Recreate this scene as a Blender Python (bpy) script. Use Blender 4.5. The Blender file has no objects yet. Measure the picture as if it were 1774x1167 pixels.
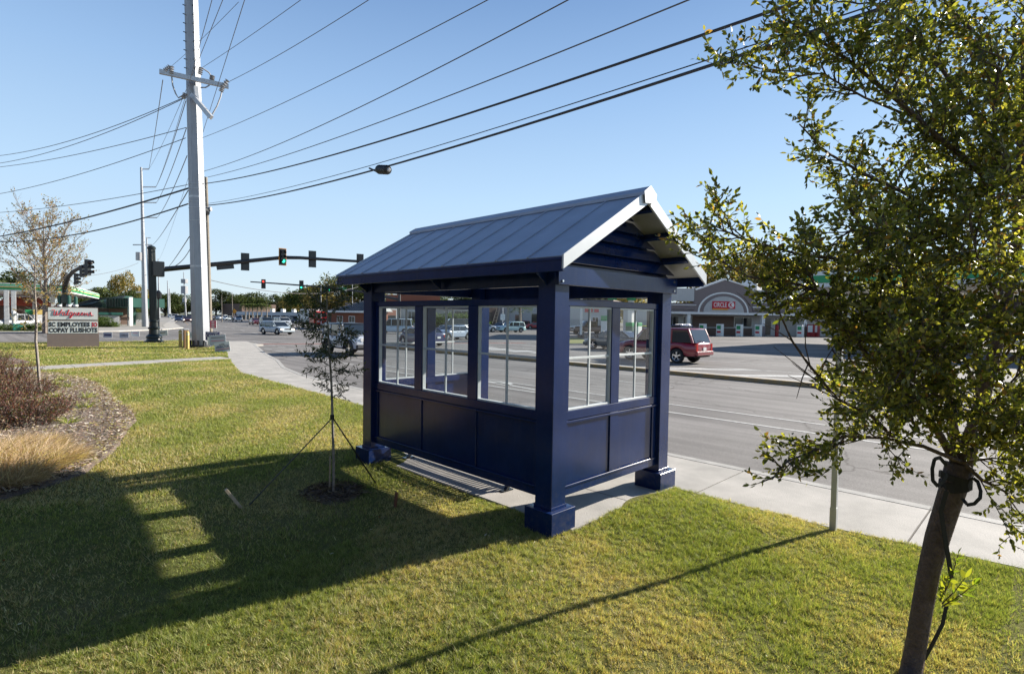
import bpy, math, random
import numpy as np
from mathutils import Vector, Matrix
C = bpy.context.scene
COL = C.collection
# ---------------------------------------------------------------- camera
W0, H0, FPX, EYE = 1774.0, 1167.0, 945.0, 2.2
def _n(a): return a/np.linalg.norm(a)
def _v(x, y): return _n(np.array([(x-W0/2)/FPX, -(y-H0/2)/FPX, -1.0]))
_Y = _v(-57, 536); _X = _v(1835, 565); _X = _n(_X-_Y*(_X@_Y)); _Z = np.cross(_X, _Y)
R = np.array([_X, _Y, _Z])
CAM = np.array([0, 0, EYE])
cd = bpy.data.cameras.new('camera'); cam = bpy.data.objects.new('camera', cd); COL.objects.link(cam)
cd.sensor_width = 36; cd.lens = FPX/W0*36; cd.clip_start = .05; cd.clip_end = 6000
m = Matrix([list(R[0])+[0], list(R[1])+[0], list(R[2])+[EYE], [0, 0, 0, 1]])
cam.matrix_world = m
C.camera = cam
# ---------------------------------------------------------------- light
SUN_EL = math.radians(24.9)
SUN_AZ = math.atan2(-.267, .964)              # angle of the sun's direction in the ground plane, from +X
sd = Vector((math.cos(SUN_AZ)*math.cos(SUN_EL), math.sin(SUN_AZ)*math.cos(SUN_EL), math.sin(SUN_EL)))
ld = bpy.data.lights.new('sun', 'SUN'); lo = bpy.data.objects.new('sun', ld); COL.objects.link(lo)
ld.energy = 5.0; ld.angle = math.radians(.53); ld.color = (1, .93, .82)
lo.rotation_euler = sd.to_track_quat('Z', 'Y').to_euler()
wd = bpy.data.worlds.new('World'); C.world = wd; wd.use_nodes = True
nt = wd.node_tree; bg = nt.nodes['Background']
sky = nt.nodes.new('ShaderNodeTexSky'); sky.sky_type = 'NISHITA'; sky.sun_disc = False
sky.sun_elevation = SUN_EL; sky.sun_rotation = math.pi/2-SUN_AZ
sky.air_density = 1.0; sky.dust_density = .2; sky.ozone_density = 2.2; sky.altitude = 0
# the glow round the sun and the brown horizon band are softened towards a clear autumn sky
_g = nt.nodes.new('ShaderNodeTexCoord'); _sx = nt.nodes.new('ShaderNodeSeparateXYZ'); nt.links.new(_g.outputs['Generated'], _sx.inputs[0])
_r = nt.nodes.new('ShaderNodeValToRGB'); _e = _r.color_ramp.elements
_e[0].position = 0; _e[0].color = (6.2, 7.3, 8.0, 1); _e[1].position = 1; _e[1].color = (.3, .7, 1.8, 1)
for _p, _c in ((.07, (5.8, 7.2, 8.4)), (.2, (4.7, 6.6, 8.7)), (.36, (3.1, 4.9, 7.6)), (.50, (1.8, 3.2, 5.8)), (.60, (.6, 1.3, 2.9))): _q = _e.new(_p); _q.color = (*_c, 1)
nt.links.new(_sx.outputs[2], _r.inputs[0])
_m = nt.nodes.new('ShaderNodeMix'); _m.data_type = 'RGBA'; _m.inputs[0].default_value = .8
nt.links.new(sky.outputs[0], _m.inputs[6]); nt.links.new(_r.outputs[0], _m.inputs[7])
nt.links.new(_m.outputs[2], bg.inputs[0]); bg.inputs[1].default_value = .06
C.view_settings.view_transform = 'Standard'; C.view_settings.look = 'None'
C.view_settings.exposure = 1.08; C.view_settings.gamma = 1; C.view_settings.use_curve_mapping = False
C.render.engine = 'CYCLES'; C.cycles.max_bounces = 8; C.cycles.transparent_max_bounces = 24
C.cycles.caustics_reflective = False; C.cycles.caustics_refractive = False
C.cycles.use_denoising = True
# ---------------------------------------------------------------- measuring helpers
def ray(px, py): return R@_v(px, py)
def at(px, py, z=0.0):
    d = ray(px, py); return CAM+d*((z-EYE)/d[2])
FW = R@np.array([0, 0, -1.0]); FWH = _n(np.array([FW[0], FW[1], 0])); RTH = np.array([FWH[1], -FWH[0], 0])
def fd(px, py, dep):
    d = ray(px, py); return CAM+d*(dep/(d@FWH))
def gd(px, dep, z=-.12):
    p = fd(px, 550, dep); return np.array([p[0], p[1], z])
def hz(px, py, p):            # height at which the pixel's ray passes over ground point p
    d = ray(px, py); t = math.hypot(p[0], p[1])/math.hypot(d[0], d[1]); return EYE+d[2]*t
# ---------------------------------------------------------------- materials
def _nodes(m):
    m.use_nodes = True; t = m.node_tree; return t, t.nodes['Principled BSDF']
def mat(name, col, rough=.6, metal=0, var=0, scale=6, bump=0, bscale=40, coat=0, trans=0, emis=None, detail=5, alt=None, spec=.5, rv=0):
    m = bpy.data.materials.new(name); t, b = _nodes(m); L = t.links.new
    b.inputs['Base Color'].default_value = (*col, 1); b.inputs['Roughness'].default_value = rough
    b.inputs['Metallic'].default_value = metal; b.inputs['Coat Weight'].default_value = coat
    b.inputs['Coat Roughness'].default_value = .05
    b.inputs['Specular IOR Level'].default_value = spec
    tc = t.nodes.new('ShaderNodeTexCoord')
    if var or alt:
        n = t.nodes.new('ShaderNodeTexNoise'); n.inputs['Scale'].default_value = scale; n.inputs['Detail'].default_value = detail
        n.inputs['Roughness'].default_value = .6
        L(tc.outputs['Object'], n.inputs['Vector'])
        r = t.nodes.new('ShaderNodeValToRGB'); r.color_ramp.elements[0].position = .32; r.color_ramp.elements[1].position = .68
        a = alt or tuple(c*(1-var) for c in col); z = col if alt else tuple(min(1, c*(1+var)) for c in col)
        r.color_ramp.elements[0].color = (*a, 1); r.color_ramp.elements[1].color = (*z, 1)
        L(n.outputs[0], r.inputs[0]); L(r.outputs[0], b.inputs['Base Color'])
        if rv:
            mr = t.nodes.new('ShaderNodeMapRange'); mr.inputs[3].default_value = max(0, rough-rv); mr.inputs[4].default_value = rough+rv
            L(n.outputs[0], mr.inputs[0]); L(mr.outputs[0], b.inputs['Roughness'])
    if bump:
        n2 = t.nodes.new('ShaderNodeTexNoise'); n2.inputs['Scale'].default_value = bscale; n2.inputs['Detail'].default_value = 4
        L(tc.outputs['Object'], n2.inputs['Vector'])
        bp = t.nodes.new('ShaderNodeBump'); bp.inputs['Strength'].default_value = bump; bp.inputs['Distance'].default_value = .02
        L(n2.outputs[0], bp.inputs['Height']); L(bp.outputs[0], b.inputs['Normal'])
    if emis:
        b.inputs['Emission Color'].default_value = (*emis[0], 1); b.inputs['Emission Strength'].default_value = emis[1]
    return m
def glass(name, tint=(.9, .95, .95), refl=1.0):
    m = bpy.data.materials.new(name); m.use_nodes = True; t = m.node_tree; t.nodes.clear(); L = t.links.new
    o = t.nodes.new('ShaderNodeOutputMaterial'); mx = t.nodes.new('ShaderNodeMixShader'); tr = t.nodes.new('ShaderNodeBsdfTransparent')
    gl = t.nodes.new('ShaderNodeBsdfGlossy'); gl.inputs['Roughness'].default_value = .01; fr = t.nodes.new('ShaderNodeLayerWeight')
    tr.inputs[0].default_value = (*tint, 1); pw = t.nodes.new('ShaderNodeMath'); pw.operation = 'POWER'; pw.inputs[1].default_value = 4.5; L(fr.outputs['Facing'], pw.inputs[0])
    mm = t.nodes.new('ShaderNodeMath'); mm.operation = 'MULTIPLY_ADD'; mm.inputs[1].default_value = .85*refl; mm.inputs[2].default_value = .035*refl
    L(pw.outputs[0], mm.inputs[0]); L(mm.outputs[0], mx.inputs[0]); L(tr.outputs[0], mx.inputs[1]); L(gl.outputs[0], mx.inputs[2]); L(mx.outputs[0], o.inputs[0])
    return m
def vcol(name, rough=.6, trans=.3, spec=.3, tint=1.25):
    # leaf / blade material: colour from the per-leaf attribute, part of the light passes through
    m = bpy.data.materials.new(name); t, b = _nodes(m); L = t.links.new
    a = t.nodes.new('ShaderNodeAttribute'); a.attribute_name = 'Col'; L(a.outputs[0], b.inputs['Base Color'])
    b.inputs['Roughness'].default_value = rough; b.inputs['Specular IOR Level'].default_value = spec
    if trans:
        tl = t.nodes.new('ShaderNodeBsdfTranslucent'); mx = t.nodes.new('ShaderNodeMixShader'); mx.inputs[0].default_value = trans
        h = t.nodes.new('ShaderNodeMix'); h.data_type = 'RGBA'; h.blend_type = 'MULTIPLY'; h.inputs[0].default_value = 1
        h.inputs[7].default_value = (1.5*tint, 1.6*tint, .55*tint, 1)
        L(a.outputs[0], h.inputs[6]); L(h.outputs[2], tl.inputs[0])
        L(b.outputs[0], mx.inputs[1]); L(tl.outputs[0], mx.inputs[2]); L(mx.outputs[0], t.nodes['Material Output'].inputs[0])
    return m
def flat(name, col, rough=.5, **k): return mat(name, col, rough, **k)
M = {}
M['navy'] = mat('navy_gloss_paint', (.003, .020, .098), .22, coat=.25, spec=.35, var=.15, scale=3, bump=.02, bscale=9, rv=.05)
M['navy_in'] = M['navy']
M['roofm'] = mat('grey_metal_roof', (.43, .46, .53), .5, metal=.2, var=.10, scale=2.5, rv=.08)
M['trimm'] = mat('silver_metal_trim', (.62, .64, .66), .35, metal=.35, var=.05, scale=5)
M['wtrim'] = mat('white_window_trim', (.62, .66, .68), .4, var=.06, scale=9)
M['navy'].node_tree.nodes['Principled BSDF'].inputs['Coat Roughness'].default_value = .16
def weather(m, dust=(.16, .14, .115), zmax=.5, streak=None):
    # dried splash and dust near the ground, faint vertical streaks
    t = m.node_tree; b = t.nodes['Principled BSDF']; L = t.links.new; lk = b.inputs['Base Color'].links[0].from_socket
    tc = t.nodes.new('ShaderNodeTexCoord'); sx = t.nodes.new('ShaderNodeSeparateXYZ'); L(tc.outputs['Object'], sx.inputs[0])
    mr = t.nodes.new('ShaderNodeMapRange'); mr.inputs[1].default_value = .02; mr.inputs[2].default_value = zmax; mr.inputs[3].default_value = .28; mr.inputs[4].default_value = .035; L(sx.outputs[2], mr.inputs[0])
    n = t.nodes.new('ShaderNodeTexNoise'); n.inputs['Scale'].default_value = 17; n.inputs['Detail'].default_value = 8; n.inputs['Roughness'].default_value = .75; L(tc.outputs['Object'], n.inputs['Vector'])
    mp = t.nodes.new('ShaderNodeMapping'); mp.inputs['Scale'].default_value = (14, 14, .9); L(tc.outputs['Object'], mp.inputs[0]); n2 = t.nodes.new('ShaderNodeTexNoise'); n2.inputs['Scale'].default_value = 1; n2.inputs['Detail'].default_value = 5; L(mp.outputs[0], n2.inputs['Vector'])
    cr = t.nodes.new('ShaderNodeValToRGB'); cr.color_ramp.elements[0].position = .46; cr.color_ramp.elements[1].position = .72; L(n.outputs[0], cr.inputs[0])
    c2 = t.nodes.new('ShaderNodeValToRGB'); c2.color_ramp.elements[0].position = .52; c2.color_ramp.elements[1].position = .8; L(n2.outputs[0], c2.inputs[0])
    m1 = t.nodes.new('ShaderNodeMath'); m1.operation = 'MULTIPLY'; L(mr.outputs[0], m1.inputs[0]); L(cr.outputs[0], m1.inputs[1])
    m2 = t.nodes.new('ShaderNodeMath'); m2.operation = 'MULTIPLY_ADD'; m2.inputs[1].default_value = streak or .05; L(c2.outputs[0], m2.inputs[0]); L(m1.outputs[0], m2.inputs[2]); m2.use_clamp = True
    x = t.nodes.new('ShaderNodeMix'); x.data_type = 'RGBA'; L(m2.outputs[0], x.inputs[0]); L(lk, x.inputs[6]); x.inputs[7].default_value = (*dust, 1); L(x.outputs[2], b.inputs['Base Color'])
weather(M['navy'])
M['glass'] = glass('clear_glass', (.90, .94, .95), 1.7)
M['soffit'] = mat('bare_metal_soffit', (.42, .42, .41), .45, metal=.3, var=.08, scale=5)
M['conc'] = mat('concrete', (.47, .445, .41), .85, alt=(.33, .315, .29), scale=1.6, bump=.3, bscale=60, detail=10)
M['conc2'] = mat('kerb_concrete', (.38, .37, .35), .85, var=.16, scale=3, bump=.3, bscale=60, detail=8)
M['joint'] = mat('joint_dark', (.09, .085, .08), .95)
M['galv'] = mat('galvanised_steel', (.50, .51, .52), .42, metal=.45, var=.12, scale=5)
M['polesteel'] = mat('pole_steel', (.36, .375, .40), .5, metal=.2, var=.07, scale=1.2, rv=.05)
M['wood'] = mat('weathered_wood', (.30, .25, .18), .85, var=.25, scale=14, bump=.3)
weather(M['polesteel'], (.22, .21, .20), 1.6, .55)
M['polewood'] = mat('pole_wood', (.24, .21, .17), .9, var=.2, scale=8)
M['black'] = mat('black_rubber', (.012, .012, .013), .5)
M['blackgloss'] = mat('black_gloss_paint', (.012, .014, .016), .3, coat=.2)
M['dkgreen'] = mat('dark_green_black_paint', (.012, .02, .02), .4, coat=.1)
M['tyre'] = mat('tyre_rubber', (.02, .02, .021), .8)
M['chrome'] = mat('bright_metal', (.72, .73, .75), .22, metal=.9)
M['winglass'] = mat('tinted_glass', (.015, .02, .025), .06, spec=.8, coat=.5)
M['under'] = mat('dark_underbody', (.01, .01, .01), .9)
M['redlamp'] = mat('red_lamp_plastic', (.5, .02, .015), .2, coat=.5)
M['clearlamp'] = mat('clear_lamp_plastic', (.7, .7, .68), .12, coat=.5)
M['plastic'] = mat('grey_plastic', (.045, .045, .05), .6)
M['white'] = mat('white_paint', (.72, .72, .70), .5, var=.04, scale=2)
M['marking'] = mat('road_marking_paint', (.62, .62, .59), .7, alt=(.34, .33, .32), scale=9, detail=8)
M['ymark'] = mat('yellow_kerb_paint', (.40, .24, .07), .75, alt=(.26, .22, .16), scale=5)
M['strap'] = mat('black_strap', (.012, .012, .014), .7)
M['bark'] = mat('smooth_bark', (.165, .115, .095), .75, alt=(.085, .06, .05), scale=22, bump=.9, bscale=70)
M['barkp'] = mat('pale_bark', (.36, .32, .28), .8, alt=(.18, .15, .12), scale=16, bump=.3)
M['barkd'] = mat('dark_bark', (.08, .065, .05), .9, var=.3, scale=8)
M['leaf'] = vcol('leaf', .38, .48, .5, tint=1.0)
M['leafd'] = vcol('dark_leaf', .5, .3, .4)
M['leaff'] = vcol('far_leaf', .7, .25, .2)
M['blade'] = vcol('grass_blade', .6, .36, .25, tint=1.05)
M['dry'] = vcol('dry_stem', .8, .35, .1, tint=.9)
M['wire'] = mat('dark_wire', (.025, .025, .03), .6)
M['wirel'] = mat('aluminium_wire', (.10, .095, .10), .6)
M['ins'] = mat('grey_insulator', (.35, .35, .36), .4)
M['brick'] = mat('red_brick', (.23, .085, .05), .85, var=.2, scale=12)
M['stucco'] = mat('pale_stucco', (.46, .46, .45), .85, var=.05, scale=3)
M['taupe'] = mat('taupe_stucco', (.20, .165, .16), .85, var=.05, scale=3)
M['greenroof'] = mat('green_metal_roof', (.015, .085, .065), .45, var=.08, scale=2)
M['greenpaint'] = mat('bright_green_paint', (.02, .28, .10), .5)
M['redpaint'] = mat('red_paint', (.28, .012, .015), .45)
M['signred'] = mat('sign_red', (.50, .012, .03), .5)
M['signwhite'] = mat('sign_white', (.74, .77, .74), .5)
M['signink'] = mat('sign_ink', (.015, .015, .02), .6)
M['signnavy'] = mat('sign_navy', (.03, .035, .12), .6)
M['signgrey'] = mat('sign_pale_grey', (.48, .52, .56), .6)
M['signpink'] = mat('sign_washed_red', (.72, .10, .14), .6)
M['taupeb'] = mat('taupe_cabinet', (.23, .18, .16), .7, var=.06, scale=3)
M['yellow'] = mat('yellow_paint', (.62, .45, .14), .55, var=.1, scale=8)
M['signalyel'] = mat('signal_yellow', (.72, .30, .02), .5)
M['brown'] = mat('brown_wall', (.13, .085, .065), .8, var=.08, scale=2)
M['metalgrey'] = mat('ribbed_grey_metal', (.40, .40, .40), .5, metal=.3, var=.1, scale=3)
M['dim'] = mat('dark_shop_window', (.02, .022, .025), .15, coat=.3)
M['beige'] = mat('beige_wall', (.36, .33, .28), .85, var=.08, scale=2)
M['brickpave'] = mat('brick_crossing', (.20, .10, .085), .85, var=.2, scale=20)
M['lred'] = mat('signal_red_lit', (.8, .05, .02), .4, emis=((1, .05, .03), 1.4))
M['lgreen'] = mat('signal_green_lit', (.05, .8, .5), .4, emis=((.05, 1, .55), 1.2))
M['lamp_on'] = mat('headlamp_lit', (1, .9, .8), .3, emis=((1, .85, .65), 2.5))
M['lensoff'] = mat('unlit_lens', (.02, .03, .02), .3)
# ---------------------------------------------------------------- object helpers
ORG = {}
def tag(o, label, cat, group=None, kind=None):
    if label: o['label'] = label
    if cat: o['category'] = cat
    if group: o['group'] = group
    if kind: o['kind'] = kind
    return o
def thing(name, label, cat, loc=(0, 0, 0), rz=0, group=None):
    o = bpy.data.objects.new(name, None); COL.objects.link(o); o.empty_display_size = .2
    o.location = tuple(float(a) for a in loc); o.rotation_euler = (0, 0, rz); ORG[o.name] = np.array(o.location)
    return tag(o, label, cat, group)
def link(name, me, parent=None, world=True):
    o = bpy.data.objects.new(name, me); COL.objects.link(o)
    if parent is not None:
        o.parent = parent; ORG[o.name] = ORG[parent.name]
    else: ORG[o.name] = np.zeros(3)
    return o
class MB:
    def __init__(s): s.v = []; s.f = []; s.mi = []; s.mats = []; s.cur = 0
    def use(s, m):
        m = M[m] if isinstance(m, str) else m
        if m not in s.mats: s.mats.append(m)
        s.cur = s.mats.index(m); return s
    def add(s, vs, fs):
        b = len(s.v); s.v += [tuple(float(c) for c in p) for p in vs]
        for f in fs: s.f.append(tuple(b+i for i in f)); s.mi.append(s.cur)
        return s
    def box(s, lo, hi, rz=0, piv=None):
        x0, y0, z0 = lo; x1, y1, z1 = hi
        vs = [(x0, y0, z0), (x1, y0, z0), (x1, y1, z0), (x0, y1, z0), (x0, y0, z1), (x1, y0, z1), (x1, y1, z1), (x0, y1, z1)]
        if rz:
            px, py = piv if piv is not None else ((x0+x1)/2, (y0+y1)/2); c, n = math.cos(rz), math.sin(rz)
            vs = [(px+(x-px)*c-(y-py)*n, py+(x-px)*n+(y-py)*c, z) for x, y, z in vs]
        return s.add(vs, [(3, 2, 1, 0), (4, 5, 6, 7), (0, 1, 5, 4), (1, 2, 6, 5), (2, 3, 7, 6), (3, 0, 4, 7)])
    def cbox(s, lo, hi, b=.01):           # box with chamfered edges
        x0, y0, z0 = lo; x1, y1, z1 = hi
        vs = []; idx = {}
        for i, x in enumerate((x0, x1)):
            for j, y in enumerate((y0, y1)):
                for k, z in enumerate((z0, z1)):
                    sx, sy, sz = (1 if i == 0 else -1), (1 if j == 0 else -1), (1 if k == 0 else -1)
                    for a, p in enumerate(((x, y+sy*b, z+sz*b), (x+sx*b, y, z+sz*b), (x+sx*b, y+sy*b, z))):
                        idx[i, j, k, a] = len(vs); vs.append(p)
        I = idx; fs = []
        for i in (0, 1): fs.append([I[i, 0, 0, 0], I[i, 1, 0, 0], I[i, 1, 1, 0], I[i, 0, 1, 0]][::(1 if i else -1)])
        for j in (0, 1): fs.append([I[0, j, 0, 1], I[1, j, 0, 1], I[1, j, 1, 1], I[0, j, 1, 1]][::(-1 if j else 1)])
        for k in (0, 1): fs.append([I[0, 0, k, 2], I[1, 0, k, 2], I[1, 1, k, 2], I[0, 1, k, 2]][::(1 if k else -1)])
        for j in (0, 1):
            for k in (0, 1): fs.append([I[0, j, k, 1], I[1, j, k, 1], I[1, j, k, 2], I[0, j, k, 2]][::(1 if (j ^ k) else -1)])
        for i in (0, 1):
            for k in (0, 1): fs.append([I[i, 0, k, 0], I[i, 1, k, 0], I[i, 1, k, 2], I[i, 0, k, 2]][::(-1 if (i ^ k) else 1)])
        for i in (0, 1):
            for j in (0, 1): fs.append([I[i, j, 0, 0], I[i, j, 1, 0], I[i, j, 1, 1], I[i, j, 0, 1]][::(1 if (i ^ j) else -1)])
        for i in (0, 1):
            for j in (0, 1):
                for k in (0, 1): fs.append([I[i, j, k, 0], I[i, j, k, 1], I[i, j, k, 2]])
        return s.add(vs, fs)
    def beam(s, p, q, w, h, up=(0, 0, 1)):
        p = Vector([float(c) for c in p]); q = Vector([float(c) for c in q]); d = (q-p).normalized(); u = Vector(up)
        if abs(d.dot(u)) > .98: u = Vector((1, 0, 0))
        a = d.cross(u).normalized(); b = a.cross(d).normalized()
        vs = [e+a*(sx*w/2)+b*(sz*h/2) for e in (p, q) for sx, sz in ((-1, -1), (1, -1), (1, 1), (-1, 1))]
        return s.add(vs, [(0, 3, 2, 1), (4, 5, 6, 7), (0, 1, 5, 4), (1, 2, 6, 5), (2, 3, 7, 6), (3, 0, 4, 7)])
    def tube(s, pts, rad, n=8, caps=True):
        pts = [Vector([float(c) for c in p]) for p in pts]; k = len(pts)
        if not hasattr(rad, '__len__'): rad = [rad]*k
        prev = None; vs = []
        for i, p in enumerate(pts):
            d = (pts[min(i+1, k-1)]-pts[max(i-1, 0)]).normalized()
            if prev is None:
                u = Vector((0, 0, 1)) if abs(d.z) < .9 else Vector((1, 0, 0)); a = d.cross(u).normalized()
            else:
                a = (prev-d*prev.dot(d)).normalized()
            prev = a; b = d.cross(a)
            for j in range(n):
                t = 2*math.pi*j/n; vs.append(p+(a*math.cos(t)+b*math.sin(t))*rad[i])
        fs = [(i*n+j, i*n+(j+1) % n, (i+1)*n+(j+1) % n, (i+1)*n+j) for i in range(k-1) for j in range(n)]
        if caps: fs += [tuple(range(n))[::-1], tuple((k-1)*n+j for j in range(n))]
        return s.add(vs, fs)
    def lathe(s, c, prof, n=16):          # prof: (r, z)
        x, y, z = c; vs = [(x+r*math.cos(2*math.pi*j/n), y+r*math.sin(2*math.pi*j/n), z+h) for r, h in prof for j in range(n)]
        k = len(prof); fs = [(i*n+j, i*n+(j+1) % n, (i+1)*n+(j+1) % n, (i+1)*n+j) for i in range(k-1) for j in range(n)]
        fs += [tuple(range(n))[::-1], tuple((k-1)*n+j for j in range(n))]
        return s.add(vs, fs)
    def prism(s, poly, z0, z1):
        n = len(poly); a = sum(poly[i][0]*poly[(i+1) % n][1]-poly[(i+1) % n][0]*poly[i][1] for i in range(n))
        if a < 0: poly = poly[::-1]
        vs = [(x, y, z0) for x, y in poly]+[(x, y, z1) for x, y in poly]
        return s.add(vs, [tuple(range(n))[::-1], tuple(range(n, 2*n))]+[(i, (i+1) % n, n+(i+1) % n, n+i) for i in range(n)])
    def ext(s, poly, o, u, w, t):         # polygon in plane (o,u,w) extruded along u x w by t
        o, u, w = Vector(o), Vector(u), Vector(w); nrm = u.cross(w).normalized(); n = len(poly)
        vs = [o+u*a+w*b for a, b in poly]+[o+u*a+w*b+nrm*t for a, b in poly]
        return s.add(vs, [tuple(range(n))[::-1], tuple(range(n, 2*n))]+[(i, (i+1) % n, n+(i+1) % n, n+i) for i in range(n)])
    def cyl(s, p, q, r, n=12): return s.tube([p, q], r, n)
    def build(s, name, parent=None, smooth=False, local=False, auto=None):
        me = bpy.data.meshes.new(name); o = link(name, me, parent)
        off = np.zeros(3) if local else ORG[o.name]
        me.from_pydata([tuple(np.array(p)-off) for p in s.v], [], s.f)
        for m_ in s.mats: me.materials.append(m_)
        me.polygons.foreach_set('material_index', s.mi)
        if smooth: me.polygons.foreach_set('use_smooth', [True]*len(s.f))
        me.update()
        if smooth and auto:
            try: me.set_sharp_from_angle(angle=math.radians(auto))
            except Exception: pass
        return o
def raw(name, V, F, mats, cols=None, parent=None, fmat=None, smooth=False):
    """fast mesh from numpy: V (n,3), F (m,k) constant face size"""
    me = bpy.data.meshes.new(name); o = link(name, me, parent); V = V-ORG[o.name]
    m_, k = F.shape
    me.vertices.add(len(V)); me.vertices.foreach_set('co', V.astype(np.float32).ravel())
    me.loops.add(m_*k); me.loops.foreach_set('vertex_index', F.astype(np.int32).ravel())
    me.polygons.add(m_); me.polygons.foreach_set('loop_start', np.arange(0, m_*k, k, dtype=np.int32))
    for q in mats: me.materials.append(M[q] if isinstance(q, str) else q)
    if fmat is not None: me.polygons.foreach_set('material_index', fmat.astype(np.int32))
    if smooth: me.polygons.foreach_set('use_smooth', np.ones(m_, dtype=bool))
    me.update(calc_edges=True)
    if cols is not None:
        a = me.color_attributes.new('Col', 'FLOAT_COLOR', 'POINT')
        a.data.foreach_set('color', np.concatenate([cols, np.ones((len(cols), 1))], 1).astype(np.float32).ravel())
    return o
rng = np.random.default_rng(7)
def unit(a): return a/np.maximum(np.linalg.norm(a, axis=-1, keepdims=True), 1e-9)
LSH = {'oval': [(0, 0), (.28, .42), (.62, .46), (1, 0), (.62, -.46), (.28, -.42)],
       'thin': [(0, 0), (.3, .5), (.7, .45), (1, 0), (.7, -.45), (.3, -.5)],
       'quad': [(0, -.5), (0, .5), (1, .5), (1, -.5)], 'tri': [(0, -.5), (0, .5), (1, 0)]}
def leaves(P, D, Lg, Wd, cols, shape='oval', fold=.25, rg=rng):
    n = len(P); D = unit(D); r = unit(rg.normal(size=(n, 3))); S = unit(np.cross(D, r)); N = np.cross(D, S)
    sh = np.array(LSH[shape]); k = len(sh); Lg = np.broadcast_to(Lg, n)[:, None]; Wd = np.broadcast_to(Wd, n)[:, None]
    V = np.empty((n, k, 3))
    for i, (a, b) in enumerate(sh): V[:, i] = P+D*a*Lg+S*b*Wd+N*(abs(b)*Wd*fold*1.2-a*a*Lg*.12)
    return V.reshape(-1, 3), np.arange(n*k).reshape(n, k), np.repeat(cols, k, 0)
def palette(n, cols, w, jit=.18, rg=rng):
    c = np.array(cols)[rg.choice(len(cols), n, p=np.array(w)/sum(w))]
    return np.clip(c*(1+rg.normal(0, jit, (n, 1))), .004, 1)
def text_mesh(body, size, font_shear=0, bold=0):
    cu = bpy.data.curves.new('lettering', 'FONT'); cu.body = body; cu.size = size; cu.extrude = .004; cu.shear = font_shear; cu.offset = bold
    cu.align_x = 'CENTER'; cu.align_y = 'CENTER'; cu.resolution_u = 2
    o = bpy.data.objects.new('lettering', cu); COL.objects.link(o)
    bpy.context.view_layer.update()
    me = bpy.data.meshes.new_from_object(o.evaluated_get(bpy.context.evaluated_depsgraph_get()))
    bpy.data.objects.remove(o); bpy.data.curves.remove(cu); return me
def lettering(body, size, c, u, w, m_, parent, width=None, bold=0, shear=0):
    """letters centred at c on the plane (u, w), fitted to width if given"""
    me = text_mesh(body, size, shear, bold); n = len(me.vertices); co = np.empty(n*3); me.vertices.foreach_get('co', co); co = co.reshape(-1, 3)
    mid = (co.max(0)+co.min(0))/2; co[:, :2] -= mid[:2]
    if width: co[:, 0] *= width/max(1e-6, co[:, 0].max()-co[:, 0].min())
    u = unit(np.array(u, float)); w = unit(np.array(w, float)); nn = np.cross(u, w)
    o = link('lettering', me, parent)
    P = np.array(c)+co[:, :1]*u+co[:, 1:2]*w+co[:, 2:]*nn-ORG[o.name]
    me.vertices.foreach_set('co', P.astype(np.float32).ravel()); me.materials.clear(); me.materials.append(M[m_]); me.update(); return o
def struct(o): o['kind'] = 'structure'; return o
# ================================================================ GROUND AND ROADS
def zl(x, y):                                   # the gentle relief of the lawn
    x = np.asarray(x, float); y = np.asarray(y, float)
    h = .09*np.exp(-(((x-3.6)/1.5)**2+((y-8.7)/1.3)**2)) - .11*np.exp(-(((x-.3)/2.0)**2+((y-4.3)/1.8)**2)) + .05*np.exp(-(((x-6.0)/1.0)**2+((y-2.6)/.8)**2))
    h = h + .012*np.sin(x*2.1+y*.7)*np.sin(y*1.3-.4*x)
    return h*np.clip((EX(y)-.02-x)/.35, 0, 1)
_ey = [-60, .1, 1.6, 3.5, 11.9, 14.8, 19, 21.7, 25.5, 29.7, 34, 41.4, 46.6]; _ex = [7.6, 6.78, 6.55, 6.56, 6.8, 6.97, 7.1, 7.25, 8.2, 9.35, 10.6, 12.7, 14.4]
def EX(y): return np.interp(y, _ey, _ex)        # the edge between lawn and pavement
_cy = [-60, .2, 4.5, 12, 16.5, 19.5, 22.7, 26.5, 31, 37.7, 43]; _cx = [8.2, 8.22, 8.22, 8.3, 8.48, 8.7, 9.35, 10.6, 11.75, 13.75, 15.3]
def CX(y): return np.interp(y, _cy, _cx)        # kerb face of the road
YF = lambda x: 51.5-.318*(x-1.6)                # near kerb of the cross street
# lawn sheet
nu, nv = 170, 190
ys = np.concatenate([np.linspace(-8, 14, 120), np.linspace(14.3, 49, 70)]); V = []
for j, y in enumerate(ys):
    xe = min(EX(y), 14.4); ts = np.concatenate([np.linspace(0, 1, 40, endpoint=False)**.6*0 + np.linspace(-60, -4, 40, endpoint=False), np.linspace(-4, xe, nu-40)])
    yy = np.where(np.full(nu, j >= 160), y+(YF(ts)-49)*(j-159)/30.0, y)
    V.append(np.stack([ts, yy, zl(ts, yy)+.0*ts], 1))
V = np.array(V); V[..., 2] -= .004
idx = np.arange(190*nu).reshape(190, nu)
F = np.stack([idx[:-1, :-1], idx[:-1, 1:], idx[1:, 1:], idx[1:, :-1]], -1).reshape(-1, 4)
lm = bpy.data.materials.new('lawn_soil_and_turf'); t, b = _nodes(lm); L = t.links.new
tc = t.nodes.new('ShaderNodeTexCoord')
def nz(s, d=6, r=.65):
    n = t.nodes.new('ShaderNodeTexNoise'); n.inputs['Scale'].default_value = s; n.inputs['Detail'].default_value = d; n.inputs['Roughness'].default_value = r
    L(tc.outputs['Object'], n.inputs['Vector']); return n
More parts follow.
